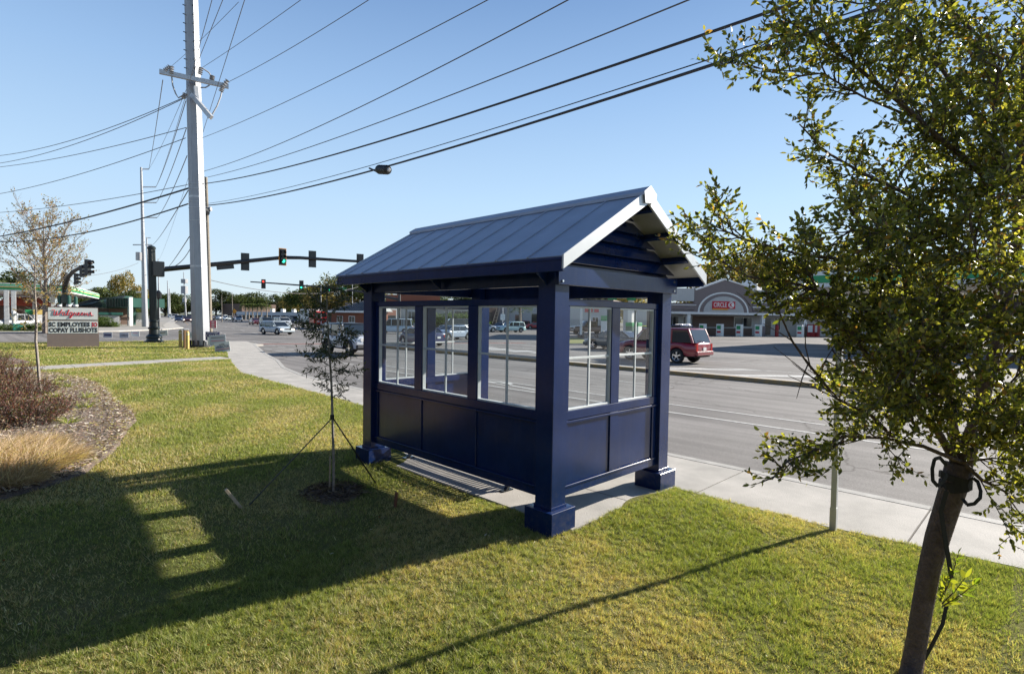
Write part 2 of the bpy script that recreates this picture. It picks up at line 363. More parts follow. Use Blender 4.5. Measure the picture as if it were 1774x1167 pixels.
def ramp(src, stops):
    r = t.nodes.new('ShaderNodeValToRGB'); e = r.color_ramp.elements
    e[0].position, e[1].position = stops[0][0], stops[-1][0]; e[0].color = (*stops[0][1], 1); e[1].color = (*stops[-1][1], 1)
    for p_, c_ in stops[1:-1]: q = e.new(p_); q.color = (*c_, 1)
    L(src, r.inputs[0]); return r
def mixc(f, a, b_, mode='MIX'):
    x = t.nodes.new('ShaderNodeMix'); x.data_type = 'RGBA'; x.blend_type = mode
    if isinstance(f, float): x.inputs[0].default_value = f
    else: L(f, x.inputs[0])
    L(a, x.inputs[6]); L(b_, x.inputs[7]); return x.outputs[2]
r1 = ramp(nz(.55, 5).outputs[0], [(.30, (.11, .12, .035)), (.5, (.17, .165, .055)), (.72, (.24, .20, .10))])
r2 = ramp(nz(26, 6, .8).outputs[0], [(.25, (.50, .50, .45)), (.5, (.92, .95, .85)), (.75, (1.35, 1.3, 1.2))])
L(mixc(1.0, r1.outputs[0], r2.outputs[0], 'MULTIPLY'), b.inputs['Base Color']); b.inputs['Roughness'].default_value = .95
b.inputs['Specular IOR Level'].default_value = .1
bp = t.nodes.new('ShaderNodeBump'); bp.inputs['Strength'].default_value = .8; bp.inputs['Distance'].default_value = .03
L(nz(34, 5, .8).outputs[0], bp.inputs['Height']); L(bp.outputs[0], b.inputs['Normal'])
M['lawn'] = lm
struct(raw('lawn', V.reshape(-1, 3), F, ['lawn'], smooth=True))
# far ground, wide enough for the horizon
gm = mat('far_ground_grass', (.09, .10, .04), .95, alt=(.13, .12, .07), scale=.05)
m_ = MB().use(gm); m_.add([(-3500, -3500, -.6), (3500, -3500, -.6), (3500, 3500, -.6), (-3500, 3500, -.6)], [(0, 1, 2, 3)]); struct(m_.build('ground'))
# asphalt
am = bpy.data.materials.new('worn_asphalt'); t, b = _nodes(am); L = t.links.new; tc = t.nodes.new('ShaderNodeTexCoord')
a1 = ramp(nz(.22, 6, .6).outputs[0], [(.30, (.140, .132, .126)), (.5, (.20, .188, .18)), (.70, (.235, .222, .212))])
a2 = ramp(nz(55, 5, .85).outputs[0], [(.25, (.42, .42, .42)), (.5, (1, 1, 1)), (.78, (1.7, 1.7, 1.68))])
mp = t.nodes.new('ShaderNodeMapping'); mp.inputs['Scale'].default_value = (1.6, .04, 1); L(tc.outputs['Object'], mp.inputs[0])
n3 = t.nodes.new('ShaderNodeTexNoise'); n3.inputs['Scale'].default_value = 1; n3.inputs['Detail'].default_value = 4; L(mp.outputs[0], n3.inputs['Vector'])
a3 = ramp(n3.outputs[0], [(.32, (.70, .70, .70)), (.66, (1.15, 1.15, 1.15))])
L(mixc(1.0, mixc(1.0, a1.outputs[0], a2.outputs[0], 'MULTIPLY'), a3.outputs[0], 'MULTIPLY'), b.inputs['Base Color'])
vo = t.nodes.new('ShaderNodeTexVoronoi'); vo.feature = 'DISTANCE_TO_EDGE'; vo.inputs['Scale'].default_value = .16
wn = nz(.9, 4); vm = t.nodes.new('ShaderNodeVectorMath'); vm.operation = 'MULTIPLY_ADD'; vm.inputs[1].default_value = (1.6, 1.6, 0); L(wn.outputs[1], vm.inputs[0]); L(tc.outputs['Object'], vm.inputs[2]); L(vm.outputs[0], vo.inputs['Vector'])
ck = ramp(vo.outputs['Distance'], [(.0, (.42, .40, .38)), (.0025, (.6, .6, .6)), (.005, (1, 1, 1))]); prev = b.inputs['Base Color'].links[0].from_socket
L(mixc(1.0, prev, ck.outputs[0], 'MULTIPLY'), b.inputs['Base Color'])
b.inputs['Roughness'].default_value = .82; b.inputs['Specular IOR Level'].default_value = .3
bp = t.nodes.new('ShaderNodeBump'); bp.inputs['Strength'].default_value = .35; bp.inputs['Distance'].default_value = .01
L(nz(70, 3, .8).outputs[0], bp.inputs['Height']); L(bp.outputs[0], b.inputs['Normal']); M['asph'] = am
m_ = MB().use(am); m_.add([(-120, -80, -.12), (230, -80, -.12), (330, 500, -.12), (-120, 500, -.12)], [(0, 1, 2, 3)]); struct(m_.build('road'))
# body of the lawn block (its side towards the streets)
Z0 = -.3
# pavement + kerb strips, cut into slabs by real joints
yy = [-30+1.55*i for i in range(21)]+[3.2+1.55*i for i in range(0, 26)]
yy = sorted(set(round(a, 3) for a in yy))
m_ = MB().use('conc'); k_ = MB().use('conc2'); g = .010
m_.use('joint').add([(EX(y)+.01, y, -.02) for y in yy]+[(CX(y)-.01, y, -.02) for y in yy], [(i, len(yy)+i, len(yy)+i+1, i+1) for i in range(len(yy)-1)]); m_.use('conc')
for y0, y1 in zip(yy[:-1], yy[1:]):
    ks = np.linspace(y0+g, y1-g, 4)
    for a, c in zip(ks[:-1], ks[1:]):
        p = [(EX(a)-.0, a), (CX(a)-.17, a), (CX(c)-.17, c), (EX(c)-.0, c)]; m_.prism(p, Z0, .0)
        p = [(CX(a)-.158, a), (CX(a), a), (CX(c), c), (CX(c)-.158, c)]; k_.prism(p, Z0, .004)
struct(m_.build('pavement')); struct(k_.build('kerb'))
m_ = MB().use('conc'); m_.prism([(CX(43)-.01, 41), (CX(43), 43.5), (15.9, 46.2), (14.2, 47.3), (12.6, 43), (12.2, 40)], Z0, -.003)
struct(m_.build('corner_pavement'))
m_ = MB().use('conc2'); cxs = np.linspace(-60, 15.2, 30)
for a, c in zip(cxs[:-1], cxs[1:]): m_.prism([(a, YF(a)-.02), (c, YF(c)-.02), (c, YF(c)+.16), (a, YF(a)+.16)], Z0, .0)
struct(m_.build('cross_street_kerb'))
# shelter pad
m_ = MB().use('conc'); m_.prism([(4.42, 3.50), (6.548, 3.50), (6.66, 7.42), (4.42, 7.42)], -.3, .012)
m_.use('joint').box((5.62, 3.6, .0125), (5.632, 7.38, .0135)); struct(m_.build('shelter_pad'))
# path across the lawn
m_ = MB().use('conc'); px = np.linspace(.9, 9.0, 9)
for a, c in zip(px[:-1], px[1:]): m_.prism([(a+.01, 26.5+.235*(a-.9)), (c-.01, 26.5+.235*(c-.9)), (c-.01, 27.9+.235*(c-.9)), (a+.01, 27.9+.235*(a-.9))], -.2, .03)
struct(m_.build('path'))
# mulch bed
bm_ = bpy.data.materials.new('bark_mulch'); t, b = _nodes(bm_); L = t.links.new; tc = t.nodes.new('ShaderNodeTexCoord')
q = ramp(nz(38, 5, .8).outputs[0], [(.3, (.05, .035, .03)), (.5, (.20, .15, .12)), (.72, (.42, .36, .31))]); L(q.outputs[0], b.inputs['Base Color']); b.inputs['Roughness'].default_value = .95
bp = t.nodes.new('ShaderNodeBump'); bp.inputs['Strength'].default_value = 1; bp.inputs['Distance'].default_value = .05; L(nz(38, 5, .8).outputs[0], bp.inputs['Height']); L(bp.outputs[0], b.inputs['Normal'])
M['mulch'] = bm_
BED = [(.9, 26.3), (1.67, 25.67), (2.3, 23.99), (2.75, 20.77), (2.68, 18.2), (2.52, 16.3), (2.56, 14.5), (2.42, 13.2), (2.09, 12.17), (1.64, 10.51), (1.12, 9.25), (.62, 8.82), (.24, 8.54), (-.6, 8.0), (-2, 7.4), (-6, 7), (-12, 9), (-12, 26)]
def inbed(x, y, P=BED):
    c = np.zeros(np.shape(x), bool); n = len(P)
    for i in range(n):
        (x0, y0), (x1, y1) = P[i], P[(i+1) % n]
        with np.errstate(divide='ignore', invalid='ignore'):
            c ^= ((y0 > y) != (y1 > y)) & (x < (x1-x0)*(y-y0)/(y1-y0+1e-12)+x0)
    return c
BED2 = [(-14, 29.0), (.4, 28.8), (1.9, 30.5), (1.6, 33.5), (-.5, 36.5), (-14, 39)]
def bedmesh(P, name):
    s = MB().use('mulch'); n = len(P); pts = []
    for i in range(n):
        a, c = np.array(P[i]), np.array(P[(i+1) % n])
        for q_ in np.linspace(0, 1, 5)[:-1]:
            p = a+(c-a)*q_; pts.append(p+rng.normal(0, .02, 2))
    pts = np.array(pts); cen = pts.mean(0)
    rings = [1.0, .985, .9, .6, .2]; hs = [.0, .045, .07, .08, .08]
    vs = []
    for r_, h_ in zip(rings, hs):
        for p in pts: q_ = cen+(p-cen)*r_; vs.append((q_[0], q_[1], float(zl(q_[0], q_[1]))+.006+h_))
    k = len(pts); fs = [(i*k+j, i*k+(j+1) % k, (i+1)*k+(j+1) % k, (i+1)*k+j) for i in range(4) for j in range(k)]+[tuple(4*k+j for j in range(k))]
    s.add(vs, fs); return struct(s.build(name))
bedmesh(BED, 'mulch_bed'); bedmesh(BED2, 'far_mulch_bed')
# bark chips on the bed
n = 60000; x = rng.uniform(-1.5, 2.8, n); y = 7.2+rng.uniform(0, 1, n)**1.3*19; k = inbed(x, y); x, y = x[k], y[k]
P = np.stack([x, y, zl(x, y)+.055+rng.uniform(0, .05, len(x))], 1); D = rng.normal(size=(len(x), 3)); D[:, 2] *= .25
cols = palette(len(x), [(.50, .42, .37), (.28, .19, .155), (.72, .66, .61), (.09, .06, .05), (.38, .27, .215)], [3, 3, 2, 2, 2])
a_ = rng.uniform(0, 6.283, 900); r_ = .38*rng.uniform(0, 1, 900)**.6; xs_, ys_ = 3.2+np.cos(a_)*r_, 6.3+np.sin(a_)*r_*1.15
P = np.concatenate([P, np.stack([xs_, ys_, zl(xs_, ys_)+.045*(1-r_/.45)+.012], 1)]); D = np.concatenate([D, rng.normal(size=(900, 3))*np.array([1, 1, .2])]); cols = np.concatenate([cols, palette(900, [(.20, .14, .11), (.10, .07, .055), (.34, .28, .24)], [3, 3, 1])])
v_, f_, c_ = leaves(P, D, rng.uniform(.02, .09, len(P)), rng.uniform(.006, .016, len(P)), cols, 'quad')
tag(raw('bark_chips', v_, f_, ['dry'], c_), 'loose shredded bark scattered over the planting bed', 'mulch', kind='stuff')
# mulch ring under the sapling
m_ = MB().use('mulch'); vs = [(3.2, 6.3, float(zl(3.2, 6.3))+.035)]
for r_, h_ in ((.22, .03), (.36, -.004)):
    for j in range(20):
        a = j*math.pi/10; rr = r_*(1+.12*math.sin(3*a+1)+.06*rng.normal()); X_, Y_ = 3.2+rr*math.cos(a), 6.3+rr*math.sin(a)*1.15; vs.append((X_, Y_, float(zl(X_, Y_))+h_))
m_.add(vs, [(0, 1+j, 1+(j+1) % 20) for j in range(20)]+[(1+j, 21+j, 21+(j+1) % 20, 1+(j+1) % 20) for j in range(20)]); struct(m_.build('sapling_mulch_ring'))
# ---------------------------------------------------------------- markings (4 mm above the road)
ZM = -.114
mk = MB().use('marking')
def strip(p, q, w, z=ZM, s=None):
    s = s or mk; p, q = np.array(p[:2], float), np.array(q[:2], float); d = unit(q-p); nrm = np.array([-d[1], d[0]])*w/2
    s.add([(*(p-nrm), z), (*(q-nrm), z), (*(q+nrm), z), (*(p+nrm), z)], [(0, 1, 2, 3)])
strip((12.5, -40), (12.55, 22), .11); strip((13.72, -40), (13.75, 22), .11)
for i in range(8): y0 = -27.4+i*12.2-13; strip((17.35, y0+1), (17.35, y0+4), .1)
strip((12.9, 11.2), (13.35, 14.2), .13); mk.add([(13.0, 13.2, ZM), (13.75, 13.6, ZM), (13.3, 14.9, ZM)], [(0, 1, 2)])
for p in [(464, 604), (488, 601), (508, 605), (485, 608), (506, 612), (533, 617), (552, 612), (563, 623), (602, 630), (618, 624), (471, 598)]:
    c = at(*p, ZM); strip((c[0]+.05, c[1]-.55), (c[0]-.05, c[1]+.55), .14)
strip((22.3, -40), (22.3, 34), .12); strip((26.9, -40), (26.9, 9.5), .12); strip((26.9, 9.5), (22.6, 17.5), .14)
strip((30.6, -40), (30.6, 36), .12); strip((34.2, -40), (34.2, 36), .12)
for y0 in (-6, -2, 2, 6, 10): mk.add([(22.6, y0+4.2, ZM), (26.8, y0-.6, ZM), (26.8, y0+.9, ZM), (23.2, y0+4.3, ZM)], [(0, 1, 2, 3)])
for p in [(865, 605), (902, 608), (840, 602), (945, 611)]:
    c = at(*p, ZM); mk.add([(c[0]-1, c[1]-.3, ZM), (c[0]+.6, c[1]-1.1, ZM), (c[0]+1, c[1]+.3, ZM), (c[0]-.6, c[1]+1.1, ZM)], [(0, 1, 2, 3)])
strip((15.2, 42.6), (36.6, 34.2), .25); strip((15.8, 45.0), (37.3, 36.2), .2)
struct(mk.build('lane_markings'))
m_ = MB().use('brickpave'); strip((15.3, 43.8), (36.9, 35.2), 1.6, -.116, m_); struct(m_.build('brick_crossing'))
m_ = MB().use('ymark'); strip((44, 57.5), (90, 50), .14, ZM, m_); strip((44, 57.1), (90, 49.6), .14, ZM, m_)
strip((30, 118), (60, 245), .14, ZM, m_); struct(m_.build('yellow_centre_lines'))
mk = MB().use('marking')
for a, c in [((20.5, 66), (26, 92)), ((24, 66), (40, 140)), ((28, 66), (44, 140))]:
    for f_ in np.arange(0, 1, .16): p = np.array(a)+(np.array(c)-a)*f_; q = p+(np.array(c)-a)*.06; strip(p, q, .13)
struct(mk.build('far_lane_markings'))
# median with yellow kerb
m_ = MB().use('ymark'); m_.prism([(21.35, -60), (21.55, -60), (21.55, 34.6), (21.35, 34.3)], -.14, .03)
m_.use('conc2').prism([(21.552, -60), (22.05, -60), (22.05, 34.9), (21.552, 34.6)], -.14, .02); struct(m_.build('median_kerb'))
# far left corner block, right islands
m_ = MB().use('conc'); m_.prism([(24.5, 101), (23, 93), (18.5, 84), (12.5, 77.5), (6, 74), (-100, 82), (-100, 84.5), (6, 76.5), (11.5, 80), (16.8, 86), (21, 95), (24, 110), (62, 264), (85, 360), (87.5, 360), (64.5, 264), (33.2, 142)], -.3, .0)
struct(m_.build('far_corner_pavement'))
lot = mat('pale_concrete_lot', (.30, .285, .26), .9, var=.08, scale=.6, detail=6)
m_ = MB().use(lot); m_.prism([(-100, 84.6), (6, 76.6), (11.5, 80.1), (16.8, 86.1), (21, 95), (24, 110), (62, 264), (-100, 264)], -.3, -.02); struct(m_.build('corner_lot'))
gr = mat('short_roadside_grass', (.13, .17, .035), .95, alt=(.20, .19, .06), scale=1.2, bump=.5, bscale=12)
def island(P, name, w=.3):
    P = np.array(P, float); c = P.mean(0); s = MB().use('conc2'); s.prism([tuple(p) for p in P], -.3, .0); struct(s.build(name+'_kerb'))
    s = MB().use(gr); Q = [tuple(c+(p-c)*(1-w/np.linalg.norm(p-c))) for p in P]; s.prism(Q, -.2, .02); struct(s.build(name))
island([(37.5, 30.5), (39.7, 29.6), (46.5, 35.6), (51, 40), (45, 39.5)], 'grass_island')
island([(70, 108), (160, 142), (240, 176), (236, 190), (150, 160), (66, 124)], 'grass_verge', 1.2)
island([(-100, 85), (4, 77.2), (9.4, 80), (8.5, 83), (-100, 91)], 'grass_strip', .2)
# ---------------------------------------------------------------- turf blades
def patch(x, y): return .5+.25*np.sin(x*1.7+.6*y+1.3*np.sin(y*.9))+.25*np.sin(y*2.3-1.1*x+2*np.sin(x*.8))+.12*np.sin(7.1*x+3)*np.sin(6.3*y)
def turf(n, x0, x1, y0, y1, hh, ww, seg, dens=None):
    x = rng.uniform(x0, x1, n); y = rng.uniform(y0, y1, n)
    k = (x < EX(y)+.02+.035*np.sin(y*9+np.sin(y*23)*2)**2*(y < 14)) & ~inbed(x, y) & ~inbed(x, y, BED2) & ~((x > 4.40) & (y > 3.52) & (y < 7.44)) & ~((y > 26.4) & (y < 30) & (x > .8) & (abs(y-27.2-.235*(x-.9)) < .75)) & ~(((x-3.2)**2+((y-6.3)/1.15)**2) < .27**2)
    u = (x+y)*.7071; lat = (x-y)*.7071; k &= (u > 1.5) & (abs(lat) < u*1.0+.5)
    pt = patch(x, y); clump = np.sin(x*23+3*np.sin(y*17))*np.sin(y*21+2.5*np.sin(x*19))
    k &= rng.uniform(0, 1, n) < .68+.32*clump
    x, y, pt, clump = x[k], y[k], pt[k], clump[k]; n = len(x)
    green = palette(n, [(.18, .225, .065), (.265, .295, .095), (.38, .375, .15)], [3, 4, 3], .15); tan = palette(n, [(.52, .43, .24), (.42, .30, .16), (.60, .53, .35)], [3, 2, 2], .15)
    edge = np.clip((.5-np.abs(y-10.5)/8), 0, .5)*np.clip((3.2-x)/1.6, 0, 1)
    pf = np.clip((pt-.46)*1.3+.27+.22*np.sin(x*9+2*np.sin(y*7))*np.sin(y*8.3+1.5*np.sin(x*6))+edge+.10*(rng.normal(size=n)), .04, .9); c = np.where((rng.uniform(0, 1, n) < pf)[:, None], tan, green)
    big = .5+.5*np.sin(x*4.3+2*np.sin(y*3.1))*np.sin(y*3.9+1.7*np.sin(x*2.7)); h = hh*rng.uniform(.45, 1.35, n)*(1+.55*clump)*(.75+.55*big)*(1.1-.35*pt); w = ww*rng.uniform(.7, 1.3, n); a = rng.uniform(0, 2*np.pi, n); b_ = a+rng.normal(0, .8, n)
    S = np.stack([np.cos(a), np.sin(a), 0*a], 1); Ld = np.stack([-np.sin(b_), np.cos(b_), 0*a], 1)*(rng.uniform(.2, 1.3, n)*h)[:, None]
    P = np.stack([x, y, zl(x, y)-.008], 1); up = np.array([0, 0, 1.0])*h[:, None]
    if seg == 2:
        Vv = np.stack([P-S*w[:, None]/2, P+S*w[:, None]/2, P+S*w[:, None]*.35+Ld*.35+up*.65, P+Ld+up, P-S*w[:, None]*.35+Ld*.35+up*.65], 1).reshape(-1, 3); q_ = 5
    else:
        Vv = np.stack([P-S*w[:, None]/2, P+S*w[:, None]/2, P+Ld+up], 1).reshape(-1, 3); q_ = 3
    return Vv, np.arange(n*q_).reshape(n, q_), np.repeat(c, q_, 0)
FA = 1.0
gA = turf(int(430000*FA), -1.6, 6.7, -.5, 7.5, .034, .0060, 1)
gE = turf(620000, .2, 6.7, .2, 4.9, .030, .0048, 1)
gB = turf(int(400000*FA), -3, 7.3, 7.5, 16, .040, .0095, 1)
gC = turf(int(240000*FA), -4, 9.5, 16, 30, .05, .018, 1); gD = turf(int(150000*FA), -6, 14, 30, 49, .06, .034, 1)
Vs, Fs, Cs = [], [], []; o_ = 0
for v_, f_, c_ in (gA, gE, gB, gC, gD): Vs.append(v_); Fs.append(f_+o_); Cs.append(c_); o_ += len(v_)
tag(raw('lawn_grass', np.concatenate(Vs), np.concatenate(Fs), ['blade'], np.concatenate(Cs)), 'short green and straw coloured turf round the bus shelter', 'grass', kind='stuff')
# fallen leaves
n = 700; x = rng.uniform(-1, 6.4, n); y = rng.uniform(.8, 20, n); k = (x < EX(y)) & ~inbed(x, y) & ~((x > 4.4) & (y > 3.5) & (y < 7.45)); x, y = x[k], y[k]
P = np.stack([x, y, zl(x, y)+.03], 1); D = rng.normal(size=(len(x), 3)); D[:, 2] *= .2
v_, f_, c_ = leaves(P, D, rng.uniform(.02, .04, len(x)), rng.uniform(.008, .016, len(x)), palette(len(x), [(.45, .38, .24), (.62, .60, .54), (.25, .10, .04), (.16, .10, .06)], [3, 2, 1, 2]), 'oval')
tag(raw('fallen_leaves', v_, f_, ['dry'], c_), 'small dry leaves lying on the lawn', 'leaves', kind='stuff')
# ================================================================ BUS SHELTER
X0, X1, Y0, Y1, PW = 4.20, 6.55, 3.60, 7.36, .23
S = thing('bus_shelter', 'navy blue bus shelter with glazed walls and a grey standing seam gable roof', 'bus shelter', (5.375, 5.48, 0))
for (x, y) in ((X0, Y0), (X1-PW, Y0), (X0, Y1-PW), (X1-PW, Y1-PW)):
    p = MB().use('navy').cbox((x, y, .2), (x+PW, y+PW, 2.72), .006).build('post', S)
    MB().use('navy').cbox((x-.008, y-.008, .2335), (x+PW+.008, y+PW+.008, .262), .001).build('post_collar', p)
    cx_, cy_ = x+PW/2, y+PW/2
    b_ = MB().use('navy').cbox((cx_-.19, cy_-.19, -.12), (cx_+.19, cy_+.19, .232), .003).build('base_block', S)
# header beams
def bolts(pts, nrm, par):
    for p in pts: s = MB().use('chrome'); s.cyl(p, np.array(p)+np.array(nrm)*.014, .013, 10); s.build('bolt_head', par)
ZB, ZT = 2.545, 2.735
hb = MB().use('navy').cbox((X0-.0, Y0-.045, ZB), (X1+.05, Y0-.003, ZT), .004).build('header_beam', S)
bolts([(x, Y0-.044, z) for x in (X0+.06, X1-.03) for z in (2.58, 2.70)], (0, -1, 0), hb)
hb = MB().use('navy').cbox((X0, Y1+.003, ZB), (X1, Y1+.045, ZT), .004).build('header_beam', S)
MB().use('navy').cbox((X0+.03, Y0+PW+.002, 2.535), (X0+.09, Y1-PW-.002, 2.72), .004).build('side_beam', S)
MB().use('navy').cbox((X1-.11, Y0+PW+.002, 2.50), (X1-.05, Y1-PW-.002, 2.72), .004).build('side_beam', S)
# wall frames -----------------------------------------------------
zb0, zb1, zs0, zs1, zt0, zt1 = .315, .40, 1.12, 1.23, 2.325, 2.41
def wall(o, u, wdt, wins, nrm, long_):
    """frame wall from point o along u; wins: (a, b) window spans; nrm points out"""
    o = np.array(o, float); u = np.array(u, float); nrm = np.array(nrm, float)
    def bx(s, a, b, z0, z1, d0, d1, ch=.004):
        p = o+u*a+nrm*d0; q = o+u*b+nrm*d1; lo = np.minimum(p, q); hi = np.maximum(p, q); lo[2], hi[2] = z0, z1; s.cbox(tuple(lo), tuple(hi), ch)
    fr = MB().use('navy')
    bx(fr, 0, wdt, zb0, zb1, -.04, .04); bx(fr, 0, wdt, zs0, zs1-.012, -.04, .04); bx(fr, 0, wdt, zt0+.012, zt1, -.04, .04)
    ed = [0]+[e for w in wins for e in w]+[wdt]
    for i in range(0, len(ed), 2):
        bx(fr, ed[i], ed[i+1], zb1+.0005, zs0-.0005, -.038, .038); bx(fr, ed[i], ed[i+1], zs1-.0115, zt0+.0115, -.038, .038)
    F_ = fr.build('wall_frame', S)
    st = MB().use('navy')
    bx(st, 0, wdt, zb1, zb1+.025, .0385, .050, .003); bx(st, 0, wdt, zs0-.03, zs0-.006, .0405, .052, .003); st.build('cover_strip', F_)
    for a, b in wins:
        MBp = MB().use('navy'); bx(MBp, a+.0008, b-.0008, zb1+.0008, zs0-.0008, -.010, .022, .002); MBp.build('lower_panel', S)
        wf = MB().use('wtrim'); t_ = .010
        bx(wf, a+.0005, a+t_, zs1, zt0, -.025, .025, .002); bx(wf, b-t_, b-.0005, zs1, zt0, -.025, .025, .002)
        bx(wf, a+.0005, b-.0005, zs1-.011, zs1+t_, -.0255, .0255, .002); bx(wf, a+.0005, b-.0005, zt0-t_, zt0+.0105, -.0255, .0255, .002)
        c = (a+b)/2; W_ = wf.build('window_frame', S)
        mt = MB().use('wtrim'); bx(mt, c-.012, c+.012, zs1+t_+.001, zt0-t_-.001, -.011, .011, .002)
        bx(mt, a+t_+.001, b-t_-.001, 1.765, 1.79, -.0125, .0125, .002); mt.build('glazing_bar', W_)
        gl = MB().use('glass'); p = o+u*(a+t_); q = o+u*(b-t_)
        gl.add([(p[0], p[1], zs1+t_), (q[0], q[1], zs1+t_), (q[0], q[1], zt0-t_), (p[0], p[1], zt0-t_)], [(0, 1, 2, 3)]); gl.build('pane', W_)
Lb = Y1-PW-(Y0+PW)
wall((4.30, Y0+PW+.0, 0), (0, 1, 0), Lb, [(.075, 1.02), (1.19, 2.125), (2.295, 3.215)], (-1, 0, 0), True)
Ls = X1-PW-(X0+PW)
for yw, nr in ((3.69, (0, -1, 0)), (7.27, (0, 1, 0))):
    wall((X0+PW, yw, 0), (1, 0, 0), Ls, [(.085, .857), (1.022, Ls-.10)], nr, False)
# roof --------------------------------------------------------------
XC, ZR, ZE, YN, YFr = 5.375, 3.628, 2.79, 3.275, 7.68
XE0, XE1 = 3.94, 6.81
def slope(sgn, name='roof_panel'):
    xe = XE0 if sgn < 0 else XE1; s = MB().use('roofm')
    d = np.array([xe-XC, 0, ZE-ZR]); n_ = unit(np.array([-(ZE-ZR)*sgn*-1 if 0 else 0, 0, 0])+np.array([sgn*.0, 0, 1])) 
    nn = unit(np.array([(ZR-ZE)*sgn, 0, abs(xe-XC)])); th = .035
    a = np.array([XC, 0, ZR]); e = a+d
    V_ = []
    for y in (YN+.012, YFr-.012):
        for p in (a, e, e-nn*th, a-nn*th): V_.append((p[0], y, p[2]))
    s.add(V_, [(0, 1, 5, 4), (1, 2, 6, 5), (2, 3, 7, 6), (3, 0, 4, 7), (0, 3, 2, 1), (4, 5, 6, 7)])
    P_ = s.build(name, S)
    sm = MB().use('roofm')
    for i in range(1, 10):
        y = YN+.012+(YFr-YN-.024)*i/9.55
        if y > YFr-.05: break
        p = a+d*.09+nn*.007; q = e+nn*.007; sm.beam((p[0], y, p[2]), (q[0], y, q[2]), .016, .014, up=nn)
    sm.build('standing_seams', P_)
    so = MB().use('soffit'); V_ = []
    for y in (YN+.03, YFr-.03):
        for p in (a-nn*(th+.002)+d*.01, e-nn*(th+.002)-d*.02, e-nn*(th+.010)-d*.02, a-nn*(th+.010)+d*.01): V_.append((p[0], y, p[2]))
    so.add(V_, [(0, 1, 5, 4), (1, 2, 6, 5), (2, 3, 7, 6), (3, 0, 4, 7), (0, 3, 2, 1), (4, 5, 6, 7)]); so.build('soffit', P_)
    # rake trims at both gable ends
    for y0, y1 in ((YN-.012, YN+.010), (YFr-.010, YFr+.012)):
        r_ = MB().use('trimm'); V_ = []
        for y in (y0, y1):
            for p, k in ((a, .02), (e+d*.012, .02), (e+d*.012, -.115), (a, -.135)):
                z = p[2]+(.02 if k > 0 else 0); V_.append((p[0]-(0 if p is a else 0), y, p[2]+k))
        r_.add(V_, [(0, 1, 5, 4), (1, 2, 6, 5), (2, 3, 7, 6), (3, 0, 4, 7), (0, 3, 2, 1), (4, 5, 6, 7)]); r_.build('rake_trim', S)
    # eave fascia
    f_ = MB().use('navy'); f_.cbox(tuple(np.array([xe-.005 if sgn < 0 else xe-.032, YN+.011, ZE-.145])), (xe+.032 if sgn < 0 else xe+.005, YFr-.011, ZE-.012), .004)
    f_.cbox((xe-.013 if sgn < 0 else xe-.03, YN+.011, ZE-.040), (xe-.0055 if sgn < 0 else xe+.012, YFr-.011, ZE-.014), .002); f_.build('eave_fascia', S)
    # purlins carrying the overhang
    for k in (.12, .42, .72):
        p = a+d*k-nn*(th+.012+.035); MB().use('navy').beam((p[0], YN+.015, p[2]), (p[0], YFr-.015, p[2]), .05, .07, up=nn).build('purlin', S)
    # gusset brackets under the eave
    for y in (Y0+.11, Y1-.11, (Y0+Y1)/2):
        g_ = MB().use('navy'); x_ = X0 if sgn < 0 else X1; o_ = -.22 if sgn < 0 else .22
        zz = 2.72
        tri = [(x_, zz), (x_+o_, zz-.03), (x_, 2.54)]
        g_.add([(p[0], y-.006, p[1]) for p in tri]+[(p[0], y+.006, p[1]) for p in tri], [(0, 1, 2), (5, 4, 3), (0, 3, 4, 1), (1, 4, 5, 2), (2, 5, 3, 0)]); g_.build('bracket', S)
slope(-1); slope(1)
rc = MB().use('roofm'); w_ = .125; dz = .586*w_
V_ = []
for y in (YN-.03, YFr+.03):
    for x, z in ((XC-w_, ZR-dz+.045), (XC, ZR+.052), (XC+w_, ZR-dz+.045), (XC+w_, ZR-dz+.01), (XC, ZR+.018), (XC-w_, ZR-dz+.01)): V_.append((x, y, z))
rc.add(V_, [(0, 6, 7, 1), (1, 7, 8, 2), (2, 8, 9, 3), (3, 9, 10, 4), (4, 10, 11, 5), (5, 11, 6, 0), (0, 1, 4, 5), (1, 2, 3, 4), (6, 11, 10, 7), (7, 10, 9, 8)])
RC = rc.build('ridge_cap', S)
for y0, y1 in ((YN-.036, YN-.0305), (YFr+.0305, YFr+.036)):
    e_ = MB().use('trimm'); pl = [(XC-w_-.004, ZR-dz+.05), (XC, ZR+.058), (XC+w_+.004, ZR-dz+.05), (XC+w_-.02, ZR-dz-.075), (XC, ZR-.135), (XC-w_+.02, ZR-dz-.075)]
    e_.add([(x, y0, z) for x, z in pl]+[(x, y1, z) for x, z in pl], [(0, 5, 4, 3, 2, 1), (6, 7, 8, 9, 10, 11)]+[(i, (i+1) % 6, 6+(i+1) % 6, 6+i) for i in range(6)]); e_.build('ridge_end_cap', RC)
